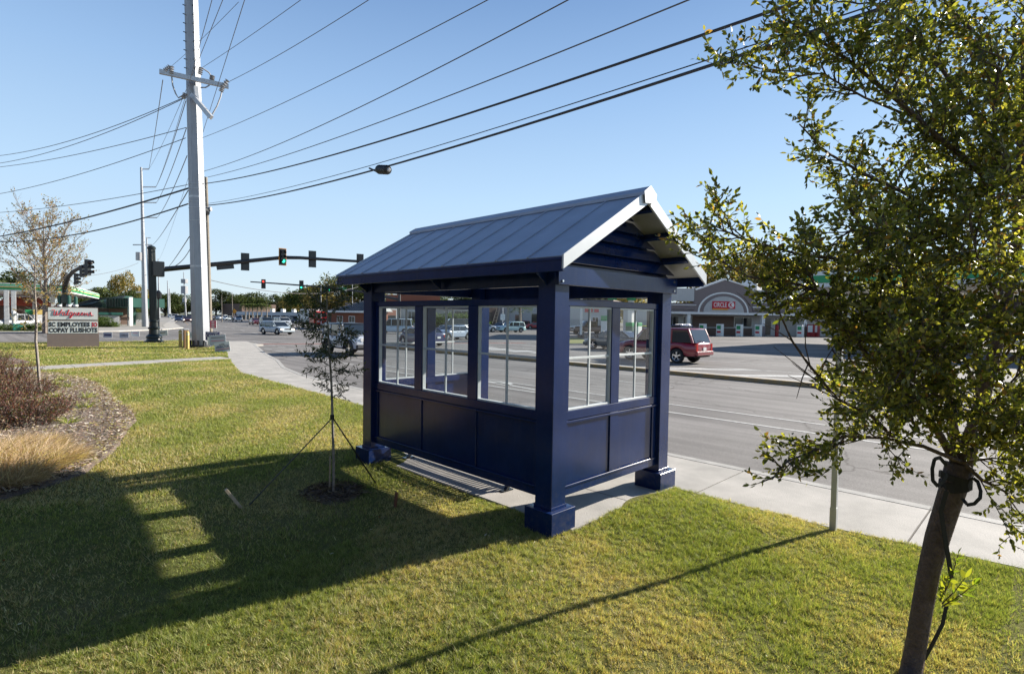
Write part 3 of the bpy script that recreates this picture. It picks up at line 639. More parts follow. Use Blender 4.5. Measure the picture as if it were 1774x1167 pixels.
# gable louvres
for yg, sg in ((Y0+.06, 1), (Y1-.06, -1)):
    for i in range(5):
        z = 2.79+i*.145; hw = (ZR-.10-z)/.586
        if hw < .12: continue
        hw = min(hw, 1.30); l_ = MB().use('navy')
        hw2 = max(.05, hw-.115/.586*.9)
        y_a, y_b = yg-.045*sg, yg+.02*sg
        l_.add([(XC-hw, y_a, z), (XC+hw, y_a, z), (XC+hw2, y_b, z+.135), (XC-hw2, y_b, z+.135), (XC-hw, y_a+.012*sg, z-.004), (XC+hw, y_a+.012*sg, z-.004), (XC+hw2, y_b+.012*sg, z+.131), (XC-hw2, y_b+.012*sg, z+.131)],
               [(0, 1, 2, 3), (7, 6, 5, 4), (0, 4, 5, 1), (1, 5, 6, 2), (2, 6, 7, 3), (3, 7, 4, 0)]); l_.build('gable_louvre', S)
    t_ = MB().use('navy'); t_.add([(XC-1.30, yg+.05*sg, 2.74), (XC+1.30, yg+.05*sg, 2.74), (XC, yg+.05*sg, ZR-.11), (XC-1.30, yg+.06*sg, 2.74), (XC+1.30, yg+.06*sg, 2.74), (XC, yg+.06*sg, ZR-.11)], [(0, 1, 2), (5, 4, 3), (0, 3, 4, 1), (1, 4, 5, 2), (2, 5, 3, 0)]); t_.build('gable_panel', S)
# bench -----------------------------------------------------------------
B = thing('bench', 'black slatted metal bench bolted down inside the blue shelter', 'bench', (5.3, 5.95, .012))
for y in (4.88, 7.05):
    l_ = MB().use('blackgloss'); l_.beam((4.80, y, .02), (5.22, y, .44), .05, .035); l_.beam((5.62, y, .02), (5.30, y, .44), .05, .035); l_.box((4.72, y-.04, .012), (4.90, y+.04, .026)); l_.box((5.55, y-.04, .012), (5.69, y+.04, .026)); l_.build('leg', B)
s_ = MB().use('blackgloss')
for i in range(38): y = 4.72+i*.0675; s_.box((5.17, y, .442), (5.73, y+.03, .454))
s_.build('seat', B)
f_ = MB().use('blackgloss'); f_.box((5.13, 4.69, .425), (5.169, 7.27, .460)); f_.box((5.731, 4.69, .42), (5.77, 7.27, .460)); f_.box((5.36, 4.72, .425), (5.46, 7.25, .441)); f_.build('seat_rail', B)
k_ = MB().use('blackgloss')
for i in range(38): y = 4.72+i*.0675; k_.beam((5.12, y+.015, .50), (5.0, y+.015, .83), .012, .03, up=(0, 1, 0))
k_.box((4.98, 4.69, .83), (5.02, 7.27, .86)); k_.box((5.10, 4.69, .47), (5.14, 7.27, .50)); k_.build('backrest', B)
# ================================================================ SIGN POST, POLES, SIGNALS, SIGNS
sp = thing('sign_post', 'perforated galvanised steel sign post at the pavement edge, half hidden by the leaning tree', 'sign post', (6.50, 1.62, 0))
s = MB().use('galv'); w = .026
z = 0.0; hol = []
for sx, sy, ex in ((-w, -w, (1, 0)), (-w, w, (1, 0)), (-w, -w, (0, 1)), (w, -w, (0, 1))):
    # each face is two edge strips with bridges between the punched holes
    ux, uy = ex; x0, y0 = 6.50+sx, 1.62+sy
    if ux: f0, f1, t0 = (x0, x0+2*w), None, y0
    for a, b_ in ((0, .019), (.033, .052)):
        p = (x0+ux*a-.0011*uy, y0+uy*a-.0011*ux, -.3); q = (x0+ux*b_+.0011*uy, y0+uy*b_+.0011*ux, 3.02); s.box(p, q)
    for i in range(118):
        zz = .012+i*.0254; s.box((x0+ux*.019-.001*uy, y0+uy*.019-.001*ux, zz), (x0+ux*.033+.001*uy, y0+uy*.033+.001*ux, zz+.0125))
s.build('post', sp)
s = MB().use('galv'); w = .031; s.box((6.50-w, 1.62-w, -.1), (6.50+w, 1.62-w+.003, .24)); s.box((6.50-w, 1.62+w-.003, -.1), (6.50+w, 1.62+w, .24)); s.box((6.50-w, 1.62-w+.003, -.1), (6.50-w+.003, 1.62+w-.003, .24)); s.box((6.50+w-.003, 1.62-w+.003, -.1), (6.50+w, 1.62+w-.003, .24)); s.build('anchor_sleeve', sp)
# ---- big steel transmission pole
def leanpt(base, px, py): z_ = hz(px, py, base); d = ray(px, py); t_ = math.hypot(base[0], base[1])/math.hypot(d[0], d[1]); return np.array([d[0]*t_, d[1]*t_, z_])
pb = at(348.5, 601, 0); BP = pb.copy()
ptop = leanpt(pb, 331.5, 0); ax = (ptop-pb)/(ptop[2]-pb[2]); ptop2 = pb+ax*(ptop[2]+3)
P_ = thing('transmission_pole', 'huge tapered twelve sided steel utility pole standing behind the yellow bollards', 'utility pole', tuple(pb))
dep = (pb[0]+pb[1])*.7071; r0, r1 = 14.3/945*dep, 10.6/945*dep
def onp(z_): return pb+ax*(z_-pb[2])
rr_ = lambda z_: r0+(r1-r0)*(z_-pb[2])/(ptop[2]-pb[2])
s = MB().use('polesteel'); zs = np.linspace(pb[2]+.12, ptop2[2], 8); s.tube([onp(a) for a in zs], [rr_(a) for a in zs], 8); s.build('shaft', P_)
for zz in (5.2, 9.6): s = MB().use('galv'); s.tube([onp(zz-.06), onp(zz+.06)], rr_(zz)*1.015, 8); s.build('joint_band', P_)
for zz in [8.9, 9.3, 10.1, 10.4, 8.1]: s = MB().use('galv'); s.tube([onp(zz-.012), onp(zz+.012)], rr_(zz)*1.03, 10); s.build('cable_band', P_)
s = MB().use('plastic'); s.lathe(tuple(pb), [(r0*1.25, -.1), (r0*1.25, .14), (r0*1.05, .16)], 12)
for i in range(12):
    a = i*math.pi/6; s.tube([pb+np.array([math.cos(a)*r0*1.15, math.sin(a)*r0*1.15, .1]), pb+np.array([math.cos(a)*r0*1.15, math.sin(a)*r0*1.15, .45])], .06, 6)
s.build('base_flange', P_)
for zz in np.arange(17, ptop2[2]-.5, .55):
    for sg in (-1, 1):
        dd = np.array([RTH[0]*sg*.62-FWH[0]*.78, RTH[1]*sg*.62-FWH[1]*.78, 0]); c = onp(zz); s = MB().use('plastic'); s.tube([c+dd*rr_(zz)*.9, c+dd*(rr_(zz)+.12)], .03, 5); s.build('climbing_bolt', P_)
# crossarms (bolted to the pole face, a part of the pole)
fr_ = -FWH
a0 = leanpt(pb+fr_*1.0, 276, 124); a1 = leanpt(pb+fr_*1.0, 396, 150)
s = MB().use('galv'); s.beam(a0, a1, .2, .26); CA = s.build('crossarm', P_)
b0 = leanpt(pb+fr_*.9, 332, 164); b1 = leanpt(pb+fr_*1.5+RTH*1.2, 366, 204)
MB().use('galv').beam(b0, b1, .2, .26).build('crossarm', P_)
s = MB().use('galv'); s.beam(leanpt(pb+fr_*.75, 339, 150), leanpt(pb+fr_*.75, 341, 172), .22, .22); s.build('mounting_bracket', P_)
for (px, py, qx, qy) in ((286, 122, 294, 116), (297, 116, 297, 128), (348, 118, 346, 128), (367, 138, 368, 132), (394, 140, 386, 150), (386, 150, 383, 158), (321, 163, 318, 170)):
    p, q = leanpt(pb+fr_*1.1, px, py), leanpt(pb+fr_*1.1, qx, qy); n = 7; s = MB().use('ins')
    s.tube([p+(q-p)*i/(n-1) for i in range(n)], [.06 if i % 2 else .16 for i in range(n)], 8); s.build('insulator', P_)
for pts in ([(297, 130), (299, 148), (304, 162), (309, 170), (322, 163)], [(350, 118), (362, 126), (367, 134), (368, 140)], [(386, 150), (382, 168), (376, 184), (368, 198)], [(347, 152), (356, 152), (363, 148)]):
    s = MB().use('ins'); s.tube([leanpt(pb+fr_*1.1, *p) for p in pts], .045, 5); s.build('jumper_cable', P_)
# ---- wooden pole beside it
wb = gd(364.5, 39.5, -.12); wt = leanpt(wb, 356, 307); WB = wb
Wd = thing('wooden_pole', 'thin weathered wooden telephone pole tight behind the huge steel pole', 'utility pole', tuple(wb))
MB().use('polewood').tube([wb, (wb+wt)/2, wt], [.17, .15, .13], 10).build('shaft', Wd)
s = MB().use('blackgloss'); c = leanpt(wb-FWH*.3, 354, 366); s.tube([c-RTH*.35, c-RTH*.25, c+RTH*.25, c+RTH*.35], [.1, .28, .28, .1], 10); s.build('splice_case', Wd)
s = MB().use('ins'); c = leanpt(wb-FWH*.3, 361, 362); s.tube([c-RTH*.2, c+RTH*.2], .16, 8); s.build('cable_clamp', Wd)
s = MB().use('signpink'); c = leanpt(wb-FWH*.35, 369, 561.5); u = RTH*.0+np.array([RTH[0], RTH[1], 0])
def plate(c, w, h, u, m_, t_=.02, tilt=0, s=None):
    s = s or MB(); s.use(m_); u = unit(np.array(u, float)); up = np.array([0, 0, 1.0]); n_ = np.cross(u, up); ct, st = math.cos(tilt), math.sin(tilt)
    uu = u*ct+up*st; ww = -u*st+up*ct; o = np.array(c)-uu*w/2-ww*h/2; s.ext([(0, 0), (w, 0), (w, h), (0, h)], o, uu, ww, -t_); return s, uu, ww, n_
# no-parking style washed out sign on the wooden pole
sg_ = thing('pink_sign', 'washed out red and white notice fixed low on the wooden pole', 'sign', tuple(c))
s, uu, ww, n_ = plate(c, .50, .60, u, 'white'); s.build('plate', sg_)
s, *_ = plate(c+n_*.006, .42, .52, u, 'signpink', .003); s.build('printed_field', sg_)
s = MB()
for zz in (.17, .05, -.07, -.18): plate(c+n_*.012+ww*zz, .22, .06, u, 'white', .003, s=s)
s.build('lettering', sg_)
# ---- street signal pole, ornate base
lb = at(267, 593, 0); LP = lb; ld_ = (lb[0]+lb[1])*.7071
TS = thing('signal_mast', 'black fluted signal mast with ornate flared base and a long arm over the road', 'traffic signal mast', tuple(lb))
ltop = leanpt(lb, 262.5, 429); rp = 6.0/945*ld_
def flute(base, top, r, n=20):
    s = MB().use('dkgreen'); k = 10; vs = []
    for i in range(k+1):
        c = base+(top-base)*i/k
        for j in range(n*2):
            a = math.pi*j/n; rr = r*(1 if j % 2 else .9)*(1-.08*i/k); vs.append(c+np.array([math.cos(a)*rr, math.sin(a)*rr, 0]))
    m2 = n*2; fs = [(i*m2+j, i*m2+(j+1) % m2, (i+1)*m2+(j+1) % m2, (i+1)*m2+j) for i in range(k) for j in range(m2)]+[tuple(k*m2+j for j in range(m2))]
    return s.add(vs, fs)
s = flute(lb+np.array([0, 0, 1.0]), ltop, rp); s.build('shaft', TS)
s = MB().use('dkgreen'); s.lathe(tuple(lb), [(.62, 0), (.62, .10), (.50, .16), (.46, .3), (.52, .36), (.50, .46), (.34, .62), (.31, .95), (.38, 1.0), (.38, 1.08), (.30, 1.15), (.28, 1.5), (.31, 1.55), (.27, 1.62)], 24); s.build('base', TS, smooth=True, auto=30)
s = MB().use('dkgreen'); s.lathe(tuple(ltop), [(rp*1.05, -.1), (rp*1.1, 0), (rp*.8, .1), (.05, .16)], 20); s.build('finial', TS)
armd = unit(np.array([.955, -.297, 0]))
ja = leanpt(lb, 272, 466)
s = MB().use('blackgloss'); s.cbox(tuple(ja-np.array([.32, .32, .55])), tuple(ja+np.array([.42, .32, .55])), .04); s.build('arm_bracket', TS)
apx = [(277, 467), (340, 461), (380, 457), (430, 452), (490, 446), (520, 446.5), (560, 449), (610, 452), (650, 454), (690, 459)]
apts = []
for (px, py) in apx:
    d = ray(px, py); A_ = np.array([[d[0], -armd[0]], [d[1], -armd[1]]]); t1, t2 = np.linalg.solve(A_, np.array([lb[0], lb[1]])); p = CAM+d*t1; apts.append(p)
s = MB().use('blackgloss'); s.tube([ja]+apts, [.2]+[.19-.011*i for i in range(len(apts))], 12); AR = s.build('mast_arm', TS, smooth=True, auto=40)
def onarm(px): 
    for a, c in zip(range(len(apx)-1), range(1, len(apx))):
        if apx[a][0] <= px <= apx[c][0]: f_ = (px-apx[a][0])/(apx[c][0]-apx[a][0]); return apts[a]*(1-f_)+apts[c]*f_
def signal_head(c, face, label, n=3, lit=None, back=False, plate_m=None, sc=1.0, body='blackgloss', group='traffic signal heads over the junction'):
    """c: centre; face: unit direction that the lenses look along"""
    T = thing('traffic_signal', label, 'traffic light', tuple(c), group=group)
    f_ = unit(np.array([face[0], face[1], 0.])); u = np.array([-f_[1], f_[0], 0]); up = np.array([0, 0, 1.]); h = .36*n*sc
    def bx(a, b_, c_, m_, nm, par): # box half sizes about point
        s = MB().use(m_); o = a; vs = [o+u*sx*b_[0]+f_*sy*b_[1]+up*sz*b_[2] for sz in (-1, 1) for sx, sy in ((-1, -1), (1, -1), (1, 1), (-1, 1))]
        s.add(vs, [(3, 2, 1, 0), (4, 5, 6, 7), (0, 1, 5, 4), (1, 2, 6, 5), (2, 3, 7, 6), (3, 0, 4, 7)]); return s.build(nm, par)
    H = bx(c, (.17*sc, .11*sc, h/2), None, body, 'housing', T)
    if plate_m:
        bx(c-f_*.06, (.30*sc, .012, h/2+.14*sc), None, plate_m, 'back_plate', T); bx(c-f_*.04, (.262*sc, .014, h/2+.10*sc), None, 'blackgloss', 'back_plate', T)
    for i in range(n):
        z_ = (n-1)/2-i; cc = c+up*z_*.345*sc+f_*.112*sc
        s = MB().use(lit[1] if lit and lit[0] == i else 'lensoff'); s.tube([cc-f_*.01, cc+f_*.012], .125*sc, 14); s.build('lens', T)
        s = MB().use('blackgloss'); k = 9; vs = []
        for q_ in range(k):
            a = math.pi*(-.12+1.24*q_/(k-1)); 
            for r_, e_ in ((.150, 0), (.150, .24), (.135, .24), (.135, 0)): vs.append(cc+(u*math.cos(a)+up*math.sin(a))*r_*sc+f_*e_*sc)
        s.add(vs, [(q_*4+j, (q_+1)*4+j, (q_+1)*4+(j+1) % 4, q_*4+(j+1) % 4) for q_ in range(k-1) for j in range(4)]+[(3, 2, 1, 0), tuple((k-1)*4+j for j in range(4))]); s.build('visor', T)
    s = MB().use('blackgloss'); s.tube([c-f_*.10*sc+up*.1, c-f_*.22*sc+up*.1], .05, 8); s.build('mount', T)
    return T
away = unit(np.array([.25, .97, 0.]))
for px, lab in ((425, 'black signal head seen from behind, nearest the mast on the long arm'), (542, 'black signal head seen from behind, just right of the yellow bordered one'), (625, 'black signal head seen from behind, close to the shelter roof edge')):
    c = onarm(px); signal_head(c-np.array([0, 0, .02])+away*.32, away, lab, back=True, plate_m='blackgloss')
c = onarm(486); signal_head(c+np.array([0, 0, .05])+np.array([.25, -.97, 0])*-.0+unit(np.array([.1, -1., 0]))*.36, unit(np.array([.0, -1., 0])), 'signal head with a yellow bordered back plate showing green on the long arm', lit=(2, 'lgreen'), plate_m='signalyel')
s = MB().use('blackgloss'); p = onarm(375); q = onarm(405); s.beam(p-np.array([0, 0, .28]), q-np.array([0, 0, .30]), .06, .34); s.build('sign_blade_edge_on', TS)['label'] = 'street name blade seen edge on'
# ---- far mast with three heads, arm comes in from the right
fb = gd(692, 79, -.12); TF = thing('signal_mast', 'thin grey signal mast across the junction whose arm carries a green street sign', 'traffic signal mast', tuple(fb))
ft = leanpt(fb, 692, 506); s = MB().use('plastic'); s.tube([fb, ft], [.22, .17], 12); s.build('shaft', TF)
fpx = [(692, 519), (660, 512), (630, 506), (590, 500), (545, 496), (480, 491), (434, 488)]
fp_ = [leanpt(gd(px, 79-(692-px)*.0), px, py) for px, py in fpx]
s = MB().use('plastic'); s.tube(fp_, [.2, .18, .16, .14, .12, .10, .08], 10); s.build('mast_arm', TF)
toc = unit(np.array([-.45, -.9, 0]))
for px, py, n_, lit, lab in ((458, 492, 3, (0, 'lred'), 'small signal head showing red at the tip of the far arm'), (523.5, 494, 3, (2, 'lgreen'), 'small signal head showing green midway along the far arm'), (572, 499, 3, (2, 'lgreen'), 'small signal head showing green beside the green street sign')):
    g_ = gd(px, 79); c = leanpt(g_, px, py); signal_head(c-FWH*.3, toc, lab, lit=lit, plate_m='blackgloss', sc=.98)
g_ = leanpt(gd(595.5, 79), 595.5, 500.5)-FWH*.3
SS = thing('street_sign', 'green street name sign hanging on the far signal arm', 'street sign', tuple(g_)); s, uu, ww, n_ = plate(g_, 1.0, .34, RTH, 'greenpaint'); s.build('plate', SS); lettering('Coleman', .2, g_+n_*.012, RTH, (0, 0, 1), 'white', SS, .8)
# ---- left mast across the side street
mb_ = gd(112.5, 57); TL = thing('signal_mast', 'dark green signal mast rising behind the pharmacy sign with an upswept arm', 'traffic signal mast', tuple(mb_))
mt_ = leanpt(mb_, 112.5, 474); s = MB().use('dkgreen'); s.tube([mb_, mt_], [.26, .23], 16); s.build('shaft', TL); s = MB().use('dkgreen'); s.lathe(tuple(mt_), [(.26, 0), (.2, .1), (.04, .16)], 12); s.build('finial', TL)
g0 = gd(112.5, 57); lpx = [(112, 501), (115, 490), (119, 479), (127, 470), (138, 464), (150, 459), (158, 456)]; ld2 = [57, 56.5, 55.5, 54, 52, 49.5, 47.5]
lp = [leanpt(gd(px, dd), px, py) for (px, py), dd in zip(lpx, ld2)]
s = MB().use('plastic'); s.tube(lp, [.2, .2, .19, .18, .17, .15, .13], 10); s.build('mast_arm', TL, smooth=True)
g_ = leanpt(gd(113, 56.5), 114, 518); s = MB().use('dkgreen'); s.cbox(tuple(g_-.45), tuple(g_+.45), .05); s.build('control_box', TL)
fc = unit(np.array([.75, -.65, 0]))
for px, py, dd, lab in ((152, 463, 47.5, 'rightmost signal head with deep visors at the tip of the upswept arm'), (142, 470, 50, 'middle signal head on the upswept arm behind the pharmacy sign'), (132, 483, 53, 'lowest signal head on the upswept arm, nearest its mast')):
    c = leanpt(gd(px, dd), px, py); signal_head(c, fc, lab, n=3, sc=1.0 if px < 150 else 1.25); 
for px, dd, y0_, y1_, lab in ((103.5, 56, 509, 531, 'leftmost green post peeping over the pharmacy sign'), (119.5, 56, 512, 531, 'middle green post peeping over the pharmacy sign'), (131.5, 55, 514, 531, 'right hand green post peeping over the pharmacy sign')):
    b_ = gd(px, dd); t_ = leanpt(b_, px, y0_); T = thing('green_post', lab, 'post', tuple(b_), group='green posts behind the pharmacy sign')
    MB().use('greenroof').lathe(tuple(b_), [(.16, 0), (.16, t_[2]-b_[2]-.1), (.1, t_[2]-b_[2]), (.02, t_[2]-b_[2]+.05)], 10).build('shaft', T); MB().use('white').lathe((b_[0], b_[1], hz(px, 529, b_)-.1), [(.2, 0), (.2, .2)], 10).build('band', T)
# ---- pharmacy sign
g0, g1 = at(82, 601.5, 0), at(171.5, 600, 0); u = unit(g1-g0); cm = (g0+g1)/2; wd_ = np.linalg.norm(g1-g0)
top = hz(127, 532, cm); PS = thing('pharmacy_sign', 'freestanding pharmacy sign with red script over a changeable letter board on a brown base', 'sign', (cm[0], cm[1], 0))
n_ = np.array([u[1], -u[0], 0]); 
def slab(c, w, z0, z1, t_, m_, nm, par, off=0, ch=0):
    s = MB().use(m_); o = np.array([c[0], c[1], 0])+n_*off
    vs = [o+u*a*w/2+n_*b_*t_/2+np.array([0, 0, zz]) for zz in (z0, z1) for a, b_ in ((-1, 1), (1, 1), (1, -1), (-1, -1))]
    s.add(vs, [(3, 2, 1, 0), (4, 5, 6, 7), (0, 1, 5, 4), (1, 2, 6, 5), (2, 3, 7, 6), (3, 0, 4, 7)]); return s.build(nm, par)
th_ = .55
zz = lambda py: hz(127, py, cm)
slab(cm, wd_, -.1, zz(577.5), th_, 'taupeb', 'base_cabinet', PS); slab(cm, wd_*.975, zz(577.4), top, th_*.96, 'taupeb', 'cabinet', PS)
slab(cm, wd_*.95, zz(553.3), zz(533.2), .02, 'signwhite', 'script_panel', PS, th_*.48+.012)
slab(cm, wd_*.95, zz(577), zz(556), .02, 'signwhite', 'letter_board', PS, th_*.48+.012)
slab(cm, wd_*.02, -.1, zz(532.5), th_*1.02, 'plastic', 'edge_trim', PS) if 0 else None
cf = np.array([cm[0], cm[1], 0])+n_*(th_*.48+.024)
W_ = wd_*.95; hgt = (zz(556)-zz(577))
def row(txt, x_l, x_r, zc, m_, par): 
    lettering(txt, hgt*.5, cf+u*((x_l+x_r)/2-.5)*W_+np.array([0, 0, zc]), u, (0, 0, 1), m_, par, (x_r-x_l)*W_, bold=.016)
row('SC', .012, .143, zz(561.7), 'signink', PS); row('EMPLOYEES', .185, .838, zz(561.7), 'signink', PS); row('SO', .872, .992, zz(561.9), 'signred', PS)
row('COPAY', .012, .405, zz(571.4), 'signink', PS); row('FLUSHOTS', .435, .992, zz(571.4), 'signink', PS)
scr = [[(-.01, .86), (.055, .86), (.045, .6), (.03, .3), (.035, .12), (.07, .12), (.10, .45), (.115, .8), (.10, .45), (.095, .15), (.13, .12), (.18, .45), (.215, .85), (.225, .97)],
       [(.285, .55), (.25, .60), (.225, .35), (.24, .12), (.27, .15), (.29, .5), (.28, .15), (.31, .1), (.35, .4), (.40, .92), (.385, .95), (.35, .35), (.355, .1), (.39, .12)],
       [(.47, .52), (.435, .58), (.41, .35), (.425, .12), (.455, .18), (.475, .5), (.455, 0), (.425, -.3), (.395, -.28), (.42, -.05), (.49, .15), (.53, .55), (.54, .42), (.57, .48), (.55, .15), (.58, .1), (.61, .25), (.645, .48), (.625, .57), (.60, .3), (.615, .1), (.66, .15), (.70, .3), (.73, .48), (.71, .57), (.685, .3), (.70, .1), (.74, .15), (.775, .5), (.77, .12), (.80, .4), (.83, .5), (.825, .15), (.85, .1), (.895, .35), (.925, .65), (.92, .4), (.935, .15), (.915, .08), (.99, .12)]]
s = MB().use('signred'); zb_, zt_ = zz(547.2), zz(536.0)
for st in scr:
    pts = [cf+u*(-.5+.085+a*.84)*W_+np.array([0, 0, zb_+(zt_-zb_)*b_])+n_*.0 for a, b_ in st]
    s.tube(pts, .026, 6)
s.build('script_lettering', PS)
# ---- yard signs -------------------------------------------------------
def yard(px, py, w, h, dep, m_, label, rows, tilt=0, turn=0, z=0, name='yard_sign'):
    g_ = gd(px, dep, z); c = leanpt(g_, px, py); u_ = unit(np.array([RTH[0]*math.cos(turn)+FWH[0]*math.sin(turn), RTH[1]*math.cos(turn)+FWH[1]*math.sin(turn), 0]))
    T = thing(name, label, 'yard sign', (c[0], c[1], z), group='campaign yard signs on the corner lawn'); s, uu, ww, nn = plate(c, w, h, u_, m_, .012, tilt); s.build('board', T)
    s = MB().use('galv')
    for k in (-.3, .3): s.tube([np.array([*(c+uu*k*w)[:2], z-.05]), c+uu*k*w-ww*h*.45-nn*.015], .008, 5)
    s.build('wire_stake', T)
    for (txt, sz, dy, m2, wf) in rows:
        if txt == '-': s, *_ = plate(c+ww*dy*h+nn*.006, w*wf, sz*h, uu, m2, .003, 0); s.build('printed_band', T)
        else: lettering(txt, sz*h, c+ww*dy*h+nn*.008, uu, ww, m2, T, w*wf)
    return T
yard(368, 582, .90, .55, 35, 'signnavy', 'navy yard sign with pale capitals, at the top of the stack by the steel pole', [('COATS', .5, .05, 'white', .88), ('-', .06, .38, 'signgrey', .8)])
yard(372, 591, .92, .5, 34.3, 'signwhite', 'white yard sign mostly hidden between the navy one and the pale blue one', [('-', .2, .1, 'signnavy', .5)])
yard(377, 589, 1.0, .62, 33.4, 'signgrey', 'pale blue grey yard sign between the navy and the tilted white one', [('-', .16, .25, 'signnavy', .0001), ('-', .05, -.05, 'signpink', .8), ('-', .08, .25, 'taupe', .8)], tilt=.06)
yard(385, 601, .88, .56, 31, 'signwhite', 'tilted white yard sign with dark capitals and a red stripe beside the pavement', [('LUTE', .26, .28, 'signink', .35), ('ARRINGTON', .40, .03, 'signnavy', .86), ('-', .05, -.2, 'signpink', .9), ('-', .04, -.29, 'signnavy', .9)], tilt=.14)
yard(186.5, 580, .70, .42, 44, 'signgrey', 'blue grey yard sign nearest the pharmacy sign', [('-', .3, 0, 'signnavy', .8)])
yard(215, 580.5, .75, .42, 44.5, 'signgrey', 'pale yard sign with one dark word, second from the pharmacy sign', [('miliken', .4, 0, 'signink', .8)])
yard(234.5, 578, .68, .42, 45, 'signwhite', 'faded yard sign with a thin red line, third from the pharmacy sign', [('-', .1, .1, 'signpink', .6)])
yard(282, 577, .75, .42, 42, 'signwhite', 'small tilted white yard sign right beside the ornate mast base', [('-', .12, .1, 'signink', .6)], tilt=.12)
yard(332, 580, .35, .45, 41, 'signwhite', 'small upright white notice between bollards and steel pole', [('-', .3, 0, 'signgrey', .7)])
# stake below the faded sign
# ---- bollards
for px, py, lab in ((312.5, 602, 'yellow bollard on the lawn, the one farther from the steel pole'), (325, 604.5, 'yellow bollard on the lawn, the one nearer the steel pole')):
    b_ = at(px, py, 0); d_ = (b_[0]+b_[1])*.7071; r_ = 2.6/945*d_; h_ = 31/945*d_; T = thing('bollard', lab, 'bollard', tuple(b_), group='bollards guarding the steel pole')
    MB().use('yellow').lathe(tuple(b_), [(r_, -.1), (r_, h_*.84)], 16).build('tube', T, smooth=True, auto=40); MB().use('yellow').lathe(tuple(b_), [(r_*1.06, h_*.842), (r_*1.06, h_*.9), (r_*.8, h_*.96), (r_*.3, h_), (.01, h_*1.005)], 16).build('cap', T, smooth=True, auto=40)
    MB().use('white').lathe(tuple(b_), [(r_*1.02, h_*.80), (r_*1.02, h_*.838)], 16).build('band', T)
b_ = at(319, 603, 0)+FWH*.2; T = thing('pedestal_cabinet', 'brown utility pedestal between the two yellow bollards', 'utility pedestal', tuple(b_)); MB().use(mat('orange_brown_steel', (.30, .17, .08), .7, var=.15)).cbox((b_[0]-.13, b_[1]-.13, -.05), (b_[0]+.13, b_[1]+.13, 1.12), .02).build('housing', T); MB().use('galv').cbox((b_[0]-.14, b_[1]-.14, 1.121), (b_[0]+.14, b_[1]+.14, 1.2), .02).build('lid', T)
# ---- distant poles
def pole(base, px, py, r, label, name='utility_pole', m_='polesteel', arms=(), extra=None):
    t_ = leanpt(base, px, py); T = thing(name, label, 'utility pole', tuple(base), group='poles standing along the far road'); MB().use(m_).tube([base, t_], [r*.85, r*.32], 10).build('shaft', T)
    for (ay, x0, x1, hh) in arms:
        s = MB().use('galv'); s.beam(leanpt(base, x0, ay), leanpt(base, x1, ay+(hh or 0)), .14, .16); s.build('crossarm', T)
    return T, t_
D1 = at(252, 567, -.12); T, _ = pole(D1, 244.5, 290, .46, 'tall pale steel pole with side arms, next left of the ornate black mast', arms=((293, 245, 258, 0), (324, 246, 270, 0), (351, 247, 271, 0), (377, 248, 272, 0), (424, 230, 263, 0)))
s = MB().use('ins'); c = leanpt(D1, 241, 444); s.tube([c-np.array([0, 0, .6]), c+np.array([0, 0, .6])], .45, 10); s.build('transformer', T)
D2 = gd(261, 130); pole(D2, 254, 411, .4, 'slimmer steel pole showing just behind the tallest pale pole', arms=((412, 254, 261, 0), (425, 254, 263, 0)))
D3 = gd(276, 190); pole(D3, 274, 448, .4, 'faint pole right behind the ornate black mast'); D4 = gd(292.5, 260); pole(D4, 290, 486, .5, 'far pale pole left of the antenna tower'); pole(gd(294, 262), 293.5, 500, .6, 'short far pole touching the far pale pole')
D5 = gd(322, 330); T, _ = pole(D5, 318, 471, .6, 'far antenna tower with round clusters left of the steel pole', name='antenna_tower')
for yy in (487, 499, 505, 520): s = MB().use('ins'); c = leanpt(D5, 319.5, yy); s.tube([c-np.array([0, 0, 1.2]), c+np.array([0, 0, 1.2])], 1.9 if yy != 520 else 1.2, 8); s.build('antenna_cluster', T)
pole(gd(403, 150), 402, 506, .18, 'thin wooden pole in front of the brown box building', m_='polewood'); pole(gd(384.5, 150), 384, 511, .16, 'thin pole left of the brown box building', m_='polewood')
pole(gd(246.5, 85), 245.5, 499, .11, 'slim pale lamp post left of the transformer pole', name='lamp_post', arms=((506, 235, 245, 0),)); pole(gd(611, 90), 610.5, 489, .1, 'thin grey pole in front of the ribbed roof building', m_='galv')
pole(gd(556.5, 88), 556, 482, .09, 'thin grey pole rising from the sapling top', m_='galv')
lp_ = gd(274.5, 60); T = thing('street_lamp', 'short black street lamp standing just right of the ornate mast', 'street lamp', tuple(lp_)); t_ = leanpt(lp_, 274.5, 517); MB().use('blackgloss').tube([lp_, t_], [.12, .07], 8).build('shaft', T); MB().use('blackgloss').lathe(tuple(t_), [(.1, -.1), (.3, .1), (.34, .6), (.1, .9)], 10).build('lantern', T)
